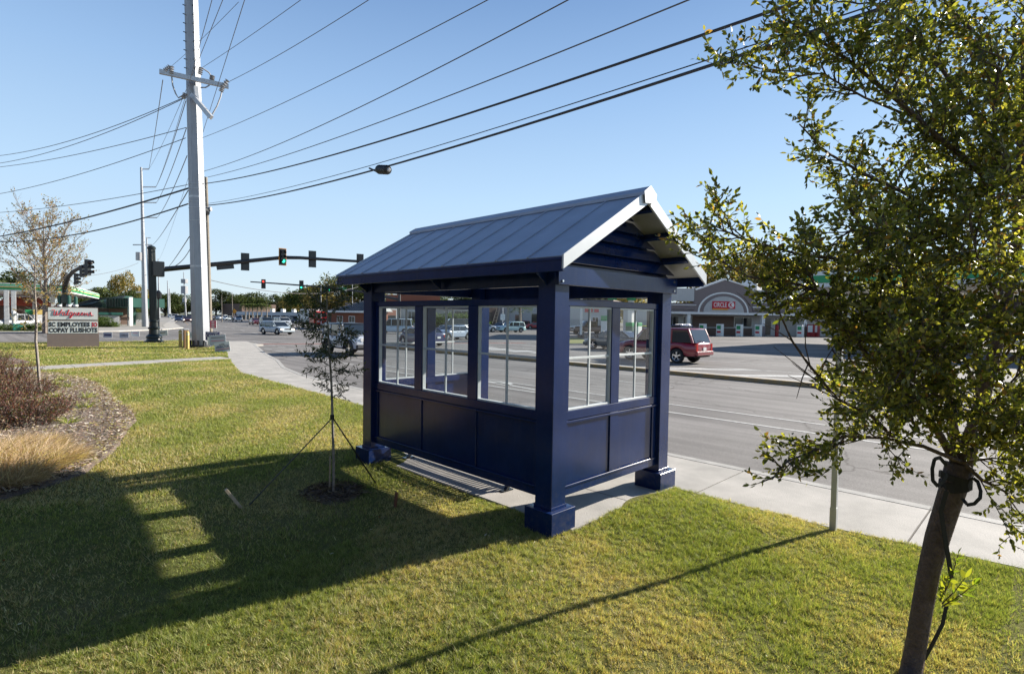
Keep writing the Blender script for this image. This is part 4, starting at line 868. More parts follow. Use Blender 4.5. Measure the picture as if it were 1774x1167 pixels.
# ================================================================ WIRES
def vplane(px, py, a, d):  # point where the pixel's ray meets the vertical plane through a along d
    q = ray(px, py); A_ = np.array([[q[0], -d[0]], [q[1], -d[1]]]); t1, t2 = np.linalg.solve(A_, np.array([a[0], a[1]])); return CAM+q*t1
def wire(p, q, sag, r, label, m_='wire', name='overhead_wire', n=24, group='overhead wires'):
    p, q = np.array(p), np.array(q); pts = []; r = r*.8
    for i in range(n+1):
        t_ = i/n; c = p+(q-p)*t_; c = c-np.array([0, 0, 4*sag*t_*(1-t_)]); pts.append(c)
    o = MB().use(m_).tube(pts, r, 5).build(name); tag(o, label, 'cable' if r > .02 else 'wire', group); return o
dA = unit(np.array([7.6-pb[0], -14-pb[1], 0.]))
def span(px0, py0, px1, py1, sag, r, label, m_='wirel', dist=.0, beyond=1.25):
    a = pb+np.array([0, 0, 0]); p = vplane(px0, py0, a, dA); q = vplane(px1, py1, a, dA)
    q2 = p+(q-p)*beyond; wire(p, q2, sag, r, label, m_); return p, q2
span(297, 115, 410, 7, .1, .016, 'thin wire from the left end of the crossarm, steepest to cross the pole top', beyond=1.02)
span(335, 127, 518, 0, .1, .016, 'thin wire from the crossarm middle, second steepest in the fan', beyond=1.2)
span(398, 141, 632, 0, .15, .016, 'thin wire from the right end of the crossarm, third in the fan', beyond=1.2)
span(345, 241, 830, 0, .25, .016, 'thin wire leaving the steel pole below both crossarms, fourth in the fan', beyond=1.15)
span(352, 297, 958, 0, .45, .018, 'slack thin wire meeting the steel pole above the wooden pole, fifth in the fan', beyond=1.12)
span(360, 307, 1165, 0, .35, .018, 'slack thin wire starting at the wooden pole tip, sixth in the fan', beyond=1.1)
p7, q7 = span(356, 318, 1335, 3, .45, .033, 'thick black cable, the higher of the two thick ones over the shelter', 'wire', beyond=1.1)
p8, q8 = span(358, 356, 1330, 62, .50, .036, 'thick black cable, the lower one carrying the splice box', 'wire', beyond=1.1)
p9, q9 = span(358, 353, 1326, 56, .40, .014, 'thin steel strand running just above the lower thick cable', 'wire', beyond=1.1)
# splice box hanging under the cable
sc_ = vplane(664, 294, pb, dA); dd = unit(q8-p8); T = thing('splice_box', 'black ribbed splice box hanging under the lower thick cable', 'splice box', tuple(sc_))
L_ = np.linalg.norm(vplane(676, 296, pb, dA)-vplane(652, 294, pb, dA)); r_ = .02*L_/.1*.72
dd2 = unit(vplane(676, 295, pb, dA)-vplane(652, 294, pb, dA)); n=13
MB().use('black').tube([sc_+dd2*L_*.78*(i/(n-1)-.5) for i in range(n)], [r_*(.75 if i in (0, n-1) else (1.0 if i % 2 else 1.12)) for i in range(n)], 14).build('case', T)
MB().use('galv').tube([sc_+dd2*L_*.392, sc_+dd2*L_*.43], [r_*.5, r_*.3], 10).build('end_plug', T)
MB().use('black').tube([vplane(640, 291.5, pb, dA), vplane(648, 295, pb, dA), vplane(653, 297.5, pb, dA)], .03, 6).build('lead', T)
# wires leaving to the left across the side street
dB = unit(np.array([2.3-pb[0], 75-pb[1], 0.]))
def lspan(pts, r, label, m_='wirel', sag=.2):
    (x0, y0), (x1, y1) = pts; p = vplane(x0, y0, pb, dB); q = vplane(x1, y1, pb, dB); wire(p, p+(q-p)*1.3, sag, r, label, m_)
lspan([(321, 168), (0, 257)], .03, 'topmost wire running off to the left from the steel pole', sag=1.0); lspan([(320, 170), (0, 270)], .03, 'second wire down running off to the left from the steel pole', sag=1.0)
lspan([(323, 221), (0, 283)], .03, 'third wire down running off to the left from the steel pole', sag=.5); lspan([(322, 239), (0, 328)], .03, 'fourth wire down running off to the left from the steel pole', sag=.6)
lspan([(325, 320), (0, 363)], .03, 'fifth wire down running off to the left, thin and nearly flat', sag=.4); lspan([(352, 318), (0, 403)], .075, 'upper of the two thick black cables running off to the left', 'wire', .5); lspan([(326, 353), (0, 405)], .06, 'lower of the two thick black cables running off to the left', 'wire', 1.1)
# lines along the far road
def lline(base2, px0, py0, px1, py1, r, label, sag=1.5, dd_=None):
    p = vplane(px0, py0, pb-np.array([0, 0, 0]), unit(np.array([.001, 1, 0]))) if dd_ is None else fd(px0, py0, dd_); q = leanpt(base2, px1, py1); wire(p, q, sag, r, label, 'wirel')
lline(D1, 282, 139, 258, 293, .035, 'faint line from the crossarm tip to the top of the tall pale pole', .3, dd_=36); 
lline(D1, 322, 175, 270, 324, .035, 'faint line from the steel pole to the second arm of the tall pale pole', .5, dd_=36); lline(D1, 323, 222, 271, 351, .035, 'faint line from the steel pole to the third arm of the tall pale pole', .5, dd_=36)
lline(D1, 324, 270, 272, 377, .035, 'faint line from the steel pole to the fourth arm of the tall pale pole', .5, dd_=36); lline(D2, 326, 330, 263, 425, .04, 'faint line to the slimmer steel pole arm', .5, dd_=36)
lline(D1, 390, -10, 258, 293, .02, 'line passing over the crossarm towards the tall pale pole', .6, dd_=24); lline(D1, 370, -10, 270, 324, .02, 'line passing left of the crossarm middle towards the tall pale pole', .8, dd_=24)
lline(D3, 427, -10, 275, 450, .02, 'line passing over the right end of the crossarm into the distance', 1.2, dd_=22); lline(D3, 328, 410, 275, 470, .04, 'line dropping behind the steel pole towards the faint far pole', 1.2, dd_=38)
lline(D2, 240, 455, 150, 480, .03, 'thin service line from the transformer to the upswept signal arm', 1, dd_=84) if 0 else None
wire(fd(364, 485, 44), fd(620, 497, 75), 1.0, .035, 'sagging line low over the junction behind the steel pole', 'wirel'); wire(fd(240, 455, 84), fd(150, 478, 60), .3, .03, 'short service line left of the transformer pole', 'wirel')
wire(fd(330, 430, 60), fd(275, 463, 44), .8, .05, 'dark guy line falling to the ornate black mast', 'wire')
# ================================================================ BIG TREE
def grow(s, pts, rads, tips, rg, lvl, maxl, spec):
    """pts: polyline; spawn children along it; tips collects (point, direction) for leaves"""
    pts = [np.array(p, float) for p in pts]
    seg = np.array([np.linalg.norm(b-a) for a, b in zip(pts[:-1], pts[1:])]); tot = seg.sum(); cum = np.concatenate([[0], np.cumsum(seg)])
    def P_(t_):
        d = t_*tot; i = min(np.searchsorted(cum, d, side='right')-1, len(seg)-1); f_ = (d-cum[i])/max(seg[i], 1e-6); return pts[i]*(1-f_)+pts[i+1]*f_, unit(pts[i+1]-pts[i])
    n = max(2, int(tot*spec['dens'][lvl])); t0 = spec['start'][lvl]
    for k in range(n):
        t_ = t0+(1-t0)*(k+rg.uniform(0, .9))/n; p, d = P_(min(t_, .999))
        r = unit(rg.normal(size=3)); side = unit(r-d*(r@d)); ang = rg.uniform(.55, 1.15)
        nd = unit(d*math.cos(ang)+side*math.sin(ang)+np.array(spec['bias'])*rg.uniform(.2, 1))
        L_ = spec['len'][lvl]*rg.uniform(.55, 1.25)*(1-.35*t_)
        q = []; c = p.copy(); m_ = 5; dd = nd.copy()
        for i in range(m_): q.append(c.copy()); dd = unit(dd+rg.normal(0, .16, 3)+np.array([0, 0, spec['droop']])); c = c+dd*L_/(m_-1)
        if spec.get('clear') and (spec['clear'](q[-1]) or spec['clear'](q[2])): continue
        r0 = spec['rad'][lvl]*rg.uniform(.8, 1.1)
        if s is not None: s.tube(q, [r0*(1-.75*i/(m_-1)) for i in range(m_)], 5 if lvl == 0 else 3, caps=False)
        if lvl+1 >= maxl: tips.append(q)
        else:
            grow(s, q, None, tips, rg, lvl+1, maxl, spec)
            tips.append(q[2:])
def leafon(tips, rg, step, L0, W0, cols, w, shape, droop=-.15, spread=.9, jit=.2):
    P, D = [], []
    for q in tips:
        q = np.array(q)
        for a, b_ in zip(q[:-1], q[1:]):
            L_ = np.linalg.norm(b_-a); k = max(1, int(L_/step)); d = (b_-a)/max(L_, 1e-6)
            for i in range(k):
                P.append(a+(b_-a)*(i+rg.uniform())/k); r = rg.normal(size=3); D.append(d*.7+r*spread*.6+np.array([0, 0, droop]))
        P.append(q[-1]); D.append(q[-1]-q[-2])
    P = np.array(P); D = unit(np.array(D)); n = len(P)
    return leaves(P, D, L0*rg.uniform(.6, 1.25, n), W0*rg.uniform(.7, 1.2, n), palette(n, cols, w, jit, rg), shape, rg=rg)
rg = np.random.default_rng(11)
D0 = 3.35
tb = at(1574, 1192, 0); tb[2] = float(zl(tb[0], tb[1]))
BT = thing('street_tree', 'leaning young tree with small green and yellow leaves and a strap tied round its trunk', 'tree', tuple(tb))
def L3(pts, d0, d1): n = len(pts); return [fd(px, py, d0+(d1-d0)*i/(n-1)) for i, (px, py) in enumerate(pts)]
tr = [tb-np.array([0, 0, .1]), tb]+[fd(px, py, D0) for px, py in ((1579, 1160), (1588, 1110), (1598, 1050), (1610, 985), (1624, 930), (1640, 880), (1653, 840), (1664, 805))]
trad = [.074, .066, .059, .056, .056, .058, .064, .066, .070, .078]
s = MB().use('bark'); s.tube(tr, [r*1.0 for r in trad], 14)
main = L3([(1664, 805), (1690, 740), (1712, 650), (1735, 560), (1752, 480), (1764, 400), (1768, 300), (1772, 200), (1775, 100), (1790, 0), (1800, -120)], D0, 3.5)
s.tube(main, [.060, .044, .037, .033, .030, .031, .027, .022, .017, .012, .008], 12)
limbs = [
 (L3([(1658, 806), (1632, 755), (1603, 722), (1560, 666), (1513, 620), (1465, 560), (1420, 505), (1395, 460)], 3.35, 3.0), .034),
 (L3([(1662, 800), (1655, 720), (1644, 657), (1613, 606), (1585, 529), (1560, 470), (1500, 400), (1455, 340)], 3.35, 3.25), .040),
 (L3([(1752, 480), (1738, 430), (1725, 360), (1705, 305), (1660, 270), (1620, 240), (1560, 195), (1480, 110), (1400, 55), (1345, 25)], 3.4, 2.9), .034),
 (L3([(1745, 510), (1690, 460), (1640, 395), (1590, 345), (1500, 300), (1430, 260), (1385, 215)], 3.4, 3.2), .026),
 (L3([(1735, 560), (1650, 500), (1560, 470), (1470, 450), (1380, 440), (1290, 415), (1225, 385)], 3.4, 3.1), .024),
 (L3([(1712, 650), (1640, 600), (1560, 560), (1470, 520), (1390, 500), (1300, 480), (1225, 440)], 3.4, 2.9), .022),
 (L3([(1665, 800), (1600, 770), (1530, 755), (1470, 760), (1410, 780), (1370, 795), (1345, 815), (1338, 830)], 3.3, 2.9), .018),
 (L3([(1668, 800), (1700, 830), (1740, 850), (1790, 880)], 3.3, 3.1), .02),
 (L3([(1768, 230), (1740, 150), (1700, 80), (1650, 10), (1600, -60)], 3.45, 3.2), .022),
 (L3([(1560, 195), (1500, 160), (1430, 130), (1340, 122), (1275, 115)], 3.1, 2.9), .010),
 (L3([(1735, 560), (1790, 500), (1860, 430), (1950, 380)], 3.4, 3.6), .03),
 (L3([(1712, 650), (1780, 600), (1870, 570), (1960, 540)], 3.4, 3.0), .03),
 (L3([(1764, 400), (1830, 300), (1900, 200), (1980, 100)], 3.5, 3.7), .03),
 (L3([(1750, 480), (1700, 380), (1640, 250), (1600, 120), (1540, 20)], 3.5, 4.1), .026),
 (L3([(1735, 560), (1660, 520), (1580, 450), (1520, 380)], 3.4, 4.2), .024),
 (L3([(1700, 700), (1620, 680), (1540, 700), (1470, 690), (1400, 640)], 3.4, 3.9), .02),
 (L3([(1690, 740), (1740, 700), (1800, 690)], 3.4, 3.9), .02), (L3([(1752, 480), (1700, 560), (1640, 600), (1560, 610)], 3.4, 2.6), .018),
 (L3([(1766, 330), (1700, 200), (1600, 80), (1500, 0), (1440, -50)], 3.45, 3.0), .022), (L3([(1672, 780), (1720, 740), (1780, 720)], 3.3, 2.7), .016),
 (L3([(1612, 606), (1560, 600), (1500, 590), (1450, 600), (1420, 640)], 3.3, 3.0), .012), (L3([(1760, 420), (1690, 400), (1610, 420), (1540, 400), (1470, 400)], 3.45, 2.7), .018),
 (L3([(1672, 790), (1715, 700), (1765, 640), (1830, 600)], 3.3, 2.8), .014), (L3([(1700, 720), (1650, 700), (1605, 665), (1560, 640)], 3.3, 2.7), .013), (L3([(1735, 560), (1722, 500), (1695, 440), (1680, 390)], 3.4, 2.8), .014),
 (L3([(1750, 480), (1785, 420), (1780, 340), (1740, 280)], 3.4, 2.9), .014), (L3([(1712, 650), (1740, 610), (1774, 560), (1800, 500)], 3.4, 2.75), .013), (L3([(1668, 800), (1720, 790), (1790, 800)], 3.3, 2.9), .012), (L3([(1690, 740), (1740, 720), (1800, 740)], 3.3, 2.8), .012),
 (L3([(1700, 700), (1680, 640), (1640, 560), (1620, 500)], 3.3, 2.85), .013), (L3([(1766, 330), (1730, 260), (1720, 180), (1740, 100)], 3.4, 2.9), .012), (L3([(1660, 800), (1620, 700), (1590, 690), (1540, 690)], 3.3, 2.9), .010),
 (L3([(1300, 530), (1290, 518), (1275, 505)], 3.0, 3.0), .004)]
tips = []
def clearing(p):       # the crown has natural gaps here: no twig may reach into them
    q = R.T@(np.array(p)-CAM)
    if q[2] >= 0: return False
    x, y = W0/2+FPX*q[0]/-q[2], H0/2-FPX*q[1]/-q[2]
    return (1150 < x < 1296 and 488 < y < 800) or (x < 1262 and y > 480) or (x < 1410 and 585 < y < 745) or (x < 1345 and 160 < y < 270) or (x < 1200 and y < 350) or (1296 <= x < 1420 and 555 < y < 600) or (x < 1620 and y > 840)
spec = dict(clear=clearing, dens=[20, 24], len=[.40, .17], rad=[.005, .0025], start=[.22, .1], bias=(-.25, .05, .12), droop=.02)
for q, r0 in limbs:
    n = len(q); jit = [p+(rg.normal(0, .012, 3) if 0 < i < n-1 else 0) for i, p in enumerate(q)]
    s.tube(jit, [r0*.72*(1-.8*i/(n-1)) for i in range(n)], 8, caps=False); grow(s, jit, None, tips, rg, 0, 2, spec)
# main leader side growth
grow(s, main[4:], None, tips, rg, 0, 2, dict(spec, len=[.6, .2]))
# bare twiggy branch on the left
bare = L3([(1560, 770), (1510, 720), (1450, 690), (1400, 630), (1372, 590), (1352, 545), (1335, 505), (1315, 490)], 3.3, 3.05)
s.tube(bare, [.012, .011, .009, .007, .006, .005, .003, .002], 6, caps=False)
for a, b_ in (((1450, 690), (1340, 600)), ((1405, 640), (1395, 560)), ((1372, 590), (1322, 560)), ((1480, 705), (1365, 650)), ((1430, 665), (1372, 628)), ((1400, 630), (1380, 690))):
    p, q = fd(*a, 3.15), fd(*b_, 3.05); m1 = (p+q)/2+rg.normal(0, .02, 3); s.tube([p, m1, q], [.0045, .0035, .0015], 4, caps=False)
tq = []; grow(s, L3([(1352, 545), (1335, 520), (1300, 510), (1280, 520)], 3.05, 3.0), None, tq, rg, 0, 2, dict(spec, dens=[26, 24], len=[.16, .08], start=[0, 0])); tips += tq
TRK = s.build('trunk', BT, smooth=True)
green = [(.12, .135, .032), (.19, .195, .045), (.30, .275, .075), (.48, .40, .11), (.08, .092, .03), (.36, .19, .07)]
v_, f_, c_ = leafon(tips, rg, .0135, .037, .0185, green, [4, 5, 5, 2.2, 2.5, .6], 'oval', jit=.2)
# suckers low on the trunk
tq = []
for a, b_ in (((1630, 1040), (1660, 960)), ((1632, 1045), (1672, 1000)), ((1628, 1040), (1640, 1005)), ((1632, 1050), (1690, 1010))): tq.append(L3([a, ((a[0]+b_[0])/2+3, (a[1]+b_[1])/2), b_], 3.27, 3.2))
v2, f2, c2 = leafon(tq, rg, .018, .062, .024, [(.30, .30, .05), (.15, .20, .03)], [2, 1], 'oval')
raw('crown', np.concatenate([v_, v2]), np.concatenate([f_, f2+len(v_)]), ['leaf'], np.concatenate([c_, c2]), BT)
s = MB().use('bark')
for q in tq: s.tube(q, [.004, .003, .0015], 4)
s.build('sucker_twigs', BT)
# strap tied round the trunk
s = MB().use('strap')
c = fd(1655, 838, D0)
def ring(c, r, h, tilt=0): 
    pts = [c+np.array([math.cos(a)*r, math.sin(a)*r, tilt*math.cos(a+1)]) for a in np.linspace(0, 2*math.pi, 15)]
    for a, b_ in zip(pts[:-1], pts[1:]): s.beam(a, b_+(b_-a)*.08, .006, h)
ring(c, .080, .06, .02); ring(c+np.array([0, 0, .035]), .081, .04, -.02); s.build('tie_band', BT); s = MB().use('strap')
def ribbon(pts, w=.035, dep=D0-.1):
    q = [fd(px, py, d_) for px, py, d_ in pts]
    for a, b_ in zip(q[:-1], q[1:]): s.beam(a, b_+unit(b_-a)*.004, w, .005, up=tuple(-FWH*1.0))
ribbon([(1640, 806, 3.27), (1628, 792, 3.24), (1619, 795, 3.22), (1615, 812, 3.21), (1616, 832, 3.2), (1624, 841, 3.2), (1633, 834, 3.22), (1641, 822, 3.24)], .020); s.build('tie_loop', BT); s = MB().use('strap'); ribbon([(1674, 836, 3.3), (1686, 828, 3.26), (1694, 834, 3.25), (1699, 850, 3.23), (1698, 862, 3.22), (1688, 872, 3.22), (1676, 874, 3.22), (1668, 864, 3.25)], .020)
s.build('tie_loop', BT); s = MB().use('strap')
ribbon([(1640, 850, 3.24), (1630, 885, 3.25), (1637, 930, 3.26), (1646, 985, 3.27), (1648, 1000, 3.27)], .026); s.build('tie_strap', BT); s = MB().use('strap'); ribbon([(1641, 1042, 3.3), (1633, 1080, 3.3), (1618, 1110, 3.3), (1602, 1140, 3.32)], .022)
s.build('tie_strap', BT)
# ================================================================ SAPLING
sb = at(578, 845, 0)*np.array([.965, .965, 0]); sb[2] = float(zl(sb[0], sb[1]))+.02; dS = (sb[0]+sb[1])*.7071
SA = thing('sapling', 'staked sapling with thin dark narrow leaves in front of the white off-road car', 'tree', tuple(sb))
def S3(px, py, o=0): return fd(px, py, dS+o)
s = MB().use('barkp'); st = [sb]+[S3(*p) for p in ((578, 800), (576, 722), (574, 660), (570, 600), (568, 560), (566, 520), (563, 488))]
s.tube(st, [.018, .017, .016, .014, .011, .009, .006, .003], 8); rg2 = np.random.default_rng(5); tips = []
for k in range(34):
    t_ = (k/33)**.8; py = 690-t_*195; px = 574-t_*10; p = S3(px, py); a = rg2.uniform(0, 2*np.pi); e_ = rg2.uniform(-.1, .7); L_ = (.42-.05*t_ if .25 < t_ < .9 else .24)*rg2.uniform(.6, 1.15)
    d = np.array([math.cos(a)*math.cos(e_), math.sin(a)*math.cos(e_), math.sin(e_)]); q = [p+d*L_*i/3+rg2.normal(0, .012, 3)*i for i in range(4)]
    s.tube(q, [.005, .004, .003, .0015], 4, caps=False); grow(s, q, None, tips, rg2, 0, 1, dict(dens=[30], len=[.15], rad=[.002], start=[.2], bias=(0, 0, .1), droop=-.02)); tips.append(q)
s.build('trunk', SA)
v_, f_, c_ = leafon(tips, rg2, .014, .055, .012, [(.035, .05, .018), (.07, .085, .03), (.13, .12, .05)], [4, 3, 1], 'thin', droop=-.3)
raw('crown', v_, f_, ['leafd'], c_, SA)
s = MB().use('black'); c = S3(575.5, 722); s.tube([c-np.array([0, 0, .03]), c+np.array([0, 0, .03])], .026, 8); s.build('tie', SA)
def stake(px, py, qx, qy, m_, label, rr, dz=0, dd=(0, 0)):
    a, b_ = fd(px, py, dd[0]), fd(qx, qy, dd[1]); T = thing('wooden_stake', label, 'stake', (b_[0], b_[1], float(zl(b_[0], b_[1])))); s = MB().use(m_); s.beam(a, b_-unit(a-b_)*.08, rr, rr*.6); s.build('stake', T); return T
cl = at(420, 882, -.03); dl = (cl[0]+cl[1])*.7071; cr = at(684, 878, .0); dr = (cr[0]+cr[1])*.7071
palew = mat('pale_stake_wood', (.50, .40, .28), .8, var=.2, scale=20); redw = mat('reddish_stake_wood', (.20, .09, .05), .85, var=.2, scale=20)
stake(391, 847, 420, 882, palew, 'pale wooden stake leaning in the shade on the lawn', .05, dd=(dl*.985, dl)); stake(687, 852, 684, 880, redw, 'short upright reddish stake in the grass near the bench', .035, dd=(dr, dr))
stake(572, 790, 571, 838, palew, 'thin pale stake standing close behind the sapling stem', .02, dd=(dS+.15, dS+.15))
for pts, lab in (([(575, 724), (545, 758), (490, 822), (432, 874)], 'black guy strap from the sapling down to the leaning pale stake'), ([(577, 724), (608, 768), (640, 822), (652, 838)], 'black guy strap from the sapling down towards the short reddish stake')):
    a = S3(*pts[0]); e_ = at(*pts[-1], float(zl(*at(*pts[-1], 0)[:2]))); s = MB().use('strap'); s.beam(a, e_, .034, .007); tag(s.build('guy_strap'), lab, 'strap', 'guy straps holding the sapling')
# ================================================================ GENERIC TREES
def tree_proto(seed, H, Rr, trunk_r, cols, w, n=2600, lobes=9, leaf=.34, base=.14, dens=1.0, mat_='leaff', bark='barkd', flat_=1.0, limb=True):
    r = np.random.default_rng(seed); s = MB().use(bark); s.tube([(0, 0, -.3), (r.normal(0, .1), r.normal(0, .1), H*base*.6), (r.normal(0, .2), r.normal(0, .2), H*(base+.25)), (0, 0, H*.82)], [trunk_r*1.2, trunk_r, trunk_r*.7, trunk_r*.2], 7)
    cen = []; 
    for i in range(lobes):
        a = i*2.4+r.uniform(0, 1); hh = base+(1-base)*(.18+.62*((i*.618) % 1)); rad = Rr*(.62*math.sin(math.pi*min(.95, max(.12, (hh-base)/(1-base))))+.18)*r.uniform(.6, 1.1)
        c = np.array([math.cos(a)*rad, math.sin(a)*rad, H*hh]); cen.append((c, Rr*r.uniform(.30, .50)))
        if limb: s.tube([(0, 0, H*(base+.1*r.uniform())), c*.5+np.array([0, 0, H*.1]), c], [trunk_r*.5, trunk_r*.3, trunk_r*.08], 5, caps=False)
    cen.append((np.array([0, 0, H*.86]), Rr*.36)); P = []
    per = n//len(cen)
    for c, rd in cen:
        d = unit(r.normal(size=(per, 3))); rad = rd*(.55+.55*r.uniform(0, 1, (per, 1))**.7)*(1+.25*np.sin(d[:, :1]*5+c[0]*3)*np.sin(d[:, 1:2]*6+c[1])); P.append(c+d*rad*np.array([1, 1, .72*flat_]))
    P = np.concatenate(P); k = r.uniform(0, 1, len(P)) < dens; P = P[k]; m2 = len(P)
    cl = palette(m2, cols, w, .16, r)*(1+.22*np.sin(P[:, :1]*1.7)*np.sin(P[:, 2:]*1.9+P[:, 1:2]))
    v_, f_, c_ = leaves(P, unit(r.normal(size=(m2, 3))), leaf*r.uniform(.5, 1.3, m2), leaf*.7*r.uniform(.5, 1.2, m2), np.clip(cl, .004, 1), 'oval', rg=r)
    return s, (v_, f_, c_)
PRO = {}
GD = [(.030, .045, .016), (.045, .065, .022), (.07, .085, .03), (.10, .11, .035)]
def place_tree(kind, loc, sc, label, rz=0., group='trees beyond the road', sz=None):
    T = thing('tree' if kind not in ('palm',) else 'palm_tree', label, 'tree' if kind != 'palm' else 'palm tree', tuple(loc), rz, group); T.scale = (sc, sc, sz or sc)
    if kind not in PRO:
        if kind == 'oak': s, L_ = tree_proto(3, 10, 5.5, .35, GD, [3, 4, 2, 1], n=7000, lobes=14, leaf=.42)
        elif kind == 'pine': s, L_ = tree_proto(4, 14, 4.6, .3, [(.03, .045, .02), (.045, .06, .025), (.08, .085, .035)], [3, 3, 1], n=6500, lobes=12, base=.28, leaf=.38, dens=.85)
        elif kind == 'autumn': s, L_ = tree_proto(5, 10, 5.5, .35, [(.28, .20, .07), (.20, .16, .06), (.12, .12, .04), (.34, .24, .10)], [3, 3, 2, 1], n=7000, lobes=14, leaf=.40)
        elif kind == 'bushy': s, L_ = tree_proto(6, 7, 4.2, .22, [(.06, .08, .025), (.09, .11, .035), (.14, .15, .05)], [3, 3, 1], n=6000, lobes=11, base=.18, leaf=.34)
        elif kind == 'shrub': s, L_ = tree_proto(8, 2.0, 1.7, .06, [(.05, .08, .02), (.08, .12, .03), (.13, .16, .05)], [3, 3, 1], n=2600, lobes=8, base=.05, leaf=.15)
        elif kind == 'palm':
            s = MB().use('barkp'); s.tube([(0, 0, -.2), (.1, 0, 2.5), (0, .05, 5)], [.22, .18, .17], 8); r = np.random.default_rng(2); P, D = [], []
            for i in range(26):
                a = i*2.4; e_ = .9-1.5*(i/26); d = np.array([math.cos(a), math.sin(a), 0]); c = np.array([0, 0, 5.0])
                for k in range(9):
                    t_ = k/8; p = c+d*t_*1.5*math.cos(e_*.6)+np.array([0, 0, 1.3*math.sin(e_)*t_-1.0*t_*t_])
                    for sd_ in (-1, 1):
                        P.append(p); D.append(d*.8+np.array([-d[1], d[0], 0])*sd_*.8+np.array([0, 0, -.25]))
            P = np.array(P); D = np.array(D); L_ = leaves(P, D, .55, .10, palette(len(P), [(.07, .10, .03), (.12, .14, .05)], [2, 1], .15, r), 'thin', rg=r)
        PRO[kind] = None
        tr_ = s.build('trunk', T, local=True); v_, f_, c_ = L_; o_ = raw('crown', v_, f_, ['leaff'], c_, None); o_.parent = T; PRO[kind] = (tr_.data, o_.data)
    else:
        for nm, me in zip(('trunk', 'crown'), PRO[kind]): o = bpy.data.objects.new(nm, me); COL.objects.link(o); o.parent = T
    return T
def pt(kind, px, dep, top, label, rz=0., wfac=1.0, **k):
    Hs = {'oak': 9.6, 'pine': 13.6, 'autumn': 9.6, 'bushy': 6.8, 'palm': 5.5, 'shrub': 1.9}[kind]; b_ = gd(px, dep, -.3); h = hz(px, top, b_)+.3; sc = h/Hs; return place_tree(kind, b_, sc*wfac, label, rz, sz=sc, **k)
pt('oak', 28, 110, 470, 'dark tree crown behind the petrol canopy at the left picture edge', .4); pt('pine', 172, 150, 496, 'dark tree top rising behind the end of the striped canopy', 1.2); pt('bushy', 188, 118, 500, 'dense bush like tree behind the green roofed building', .3, 1.2)
pt('autumn', 222, 112, 474, 'thin crowned tree with rusty leaves above the green roof', 2.0, .55); pt('oak', 232, 108, 505, 'dark tree filling the gap under the rusty crowned tree', 1.0, .8); pt('bushy', 212, 105, 520, 'dense greenery behind the carport of the green roofed building', 2.0)
for i, (k, px, dep, top, lab, wf) in enumerate([
  ('oak', 285, 330, 512, 'far dark tree just right of the ornate mast', 1.5), ('oak', 300, 340, 509, 'far dark tree below the left power poles', 1.6), ('oak', 322, 345, 512, 'far dark tree touching the steel pole base side', 1.6), ('pine', 275, 300, 520, 'far narrow tree in the gap by the street lamp', 1.0),
  ('pine', 374, 300, 499, 'tall far tree right behind the wooden pole', 1.35), ('oak', 393, 310, 511, 'far dark tree left of the brown building', 1.4), ('oak', 408, 360, 516, 'far tree above the brown box building', 1.5), ('oak', 428, 370, 515, 'far low tree just right of the brown building', 1.3),
  ('oak', 444, 330, 508, 'broad far tree, the tallest above the shopping row', 1.7), ('oak', 462, 350, 515, 'far tree filling in behind the broad one', 1.5), ('pine', 477, 320, 508, 'round topped pine above the shopping row', .9), ('oak', 492, 340, 517, 'far tree between the pine and the sapling', 1.5), ('oak', 508, 330, 519, 'far tree at the left edge of the sapling crown', 1.3),
  ('autumn', 531, 190, 500, 'brownish tree behind the upper sapling', 1.2), ('bushy', 548, 170, 496, 'yellow green tree behind the sapling tip', 1.2), ('autumn', 572, 160, 492, 'brownish tree behind the green street sign', 1.1), ('pine', 592, 170, 478, 'tall dark tree right of the green street sign', .9), ('oak', 610, 165, 482, 'dark tree above the ribbed metal roof', 1.1), ('autumn', 626, 170, 486, 'tree partly hidden by the shelter roof corner', 1.1)]):
    pt(k, px, dep, top, lab, i*.9, wf)
for i, px in enumerate((425, 431.5, 438, 446, 453, 462)):
    pt('palm', px, 205, 524+(i % 2)*2, ['leftmost palm', 'second palm from the left', 'third palm from the left', 'fourth palm from the left', 'fifth palm from the left', 'rightmost palm'][i]+' in the row before the shopping arcade', i*1.1)
pt('palm', 901, 100, 522, 'palm tree in front of the grey building, seen through the third shelter window', .5, 1.3)
for i, (k, px, dep, top, lab, wf) in enumerate([
  ('oak', 760, 200, 505, 'dark tree behind the red roofed building, seen over the window rail', 1.4), ('oak', 830, 190, 500, 'dark tree seen through the gap above the third window', 1.4), ('oak', 960, 210, 500, 'dark tree hidden behind the near shelter post', 1.4), ('oak', 1010, 190, 498, 'dark tree seen through the gap above the side window', 1.3), ('autumn', 1060, 200, 500, 'olive tree beyond the pumps seen over the side window', 1.3), ('autumn', 1110, 170, 505, 'yellowish tree beyond the pumps by the far post', 1.2),
  ('autumn', 1235, 125, 457, 'golden brown tree rising behind the arched shop front', 1.0), ('autumn', 1275, 130, 446, 'tallest golden brown tree behind the arched shop', 1.0), ('autumn', 1320, 128, 455, 'golden brown tree behind the satellite dish', 1.0), ('oak', 1380, 125, 450, 'dark tree behind the forecourt canopy left end', 1.1), ('autumn', 1450, 130, 450, 'golden tree behind the forecourt canopy', 1.2), ('oak', 1530, 125, 455, 'dark tree right behind the forecourt canopy', 1.2), ('oak', 1620, 120, 450, 'dark tree seen between the leaves of the leaning tree', 1.2), ('oak', 1720, 110, 440, 'dark tree at the right picture edge', 1.3)]):
    pt(k, px, dep, top, lab, i*1.3+.2, wf)
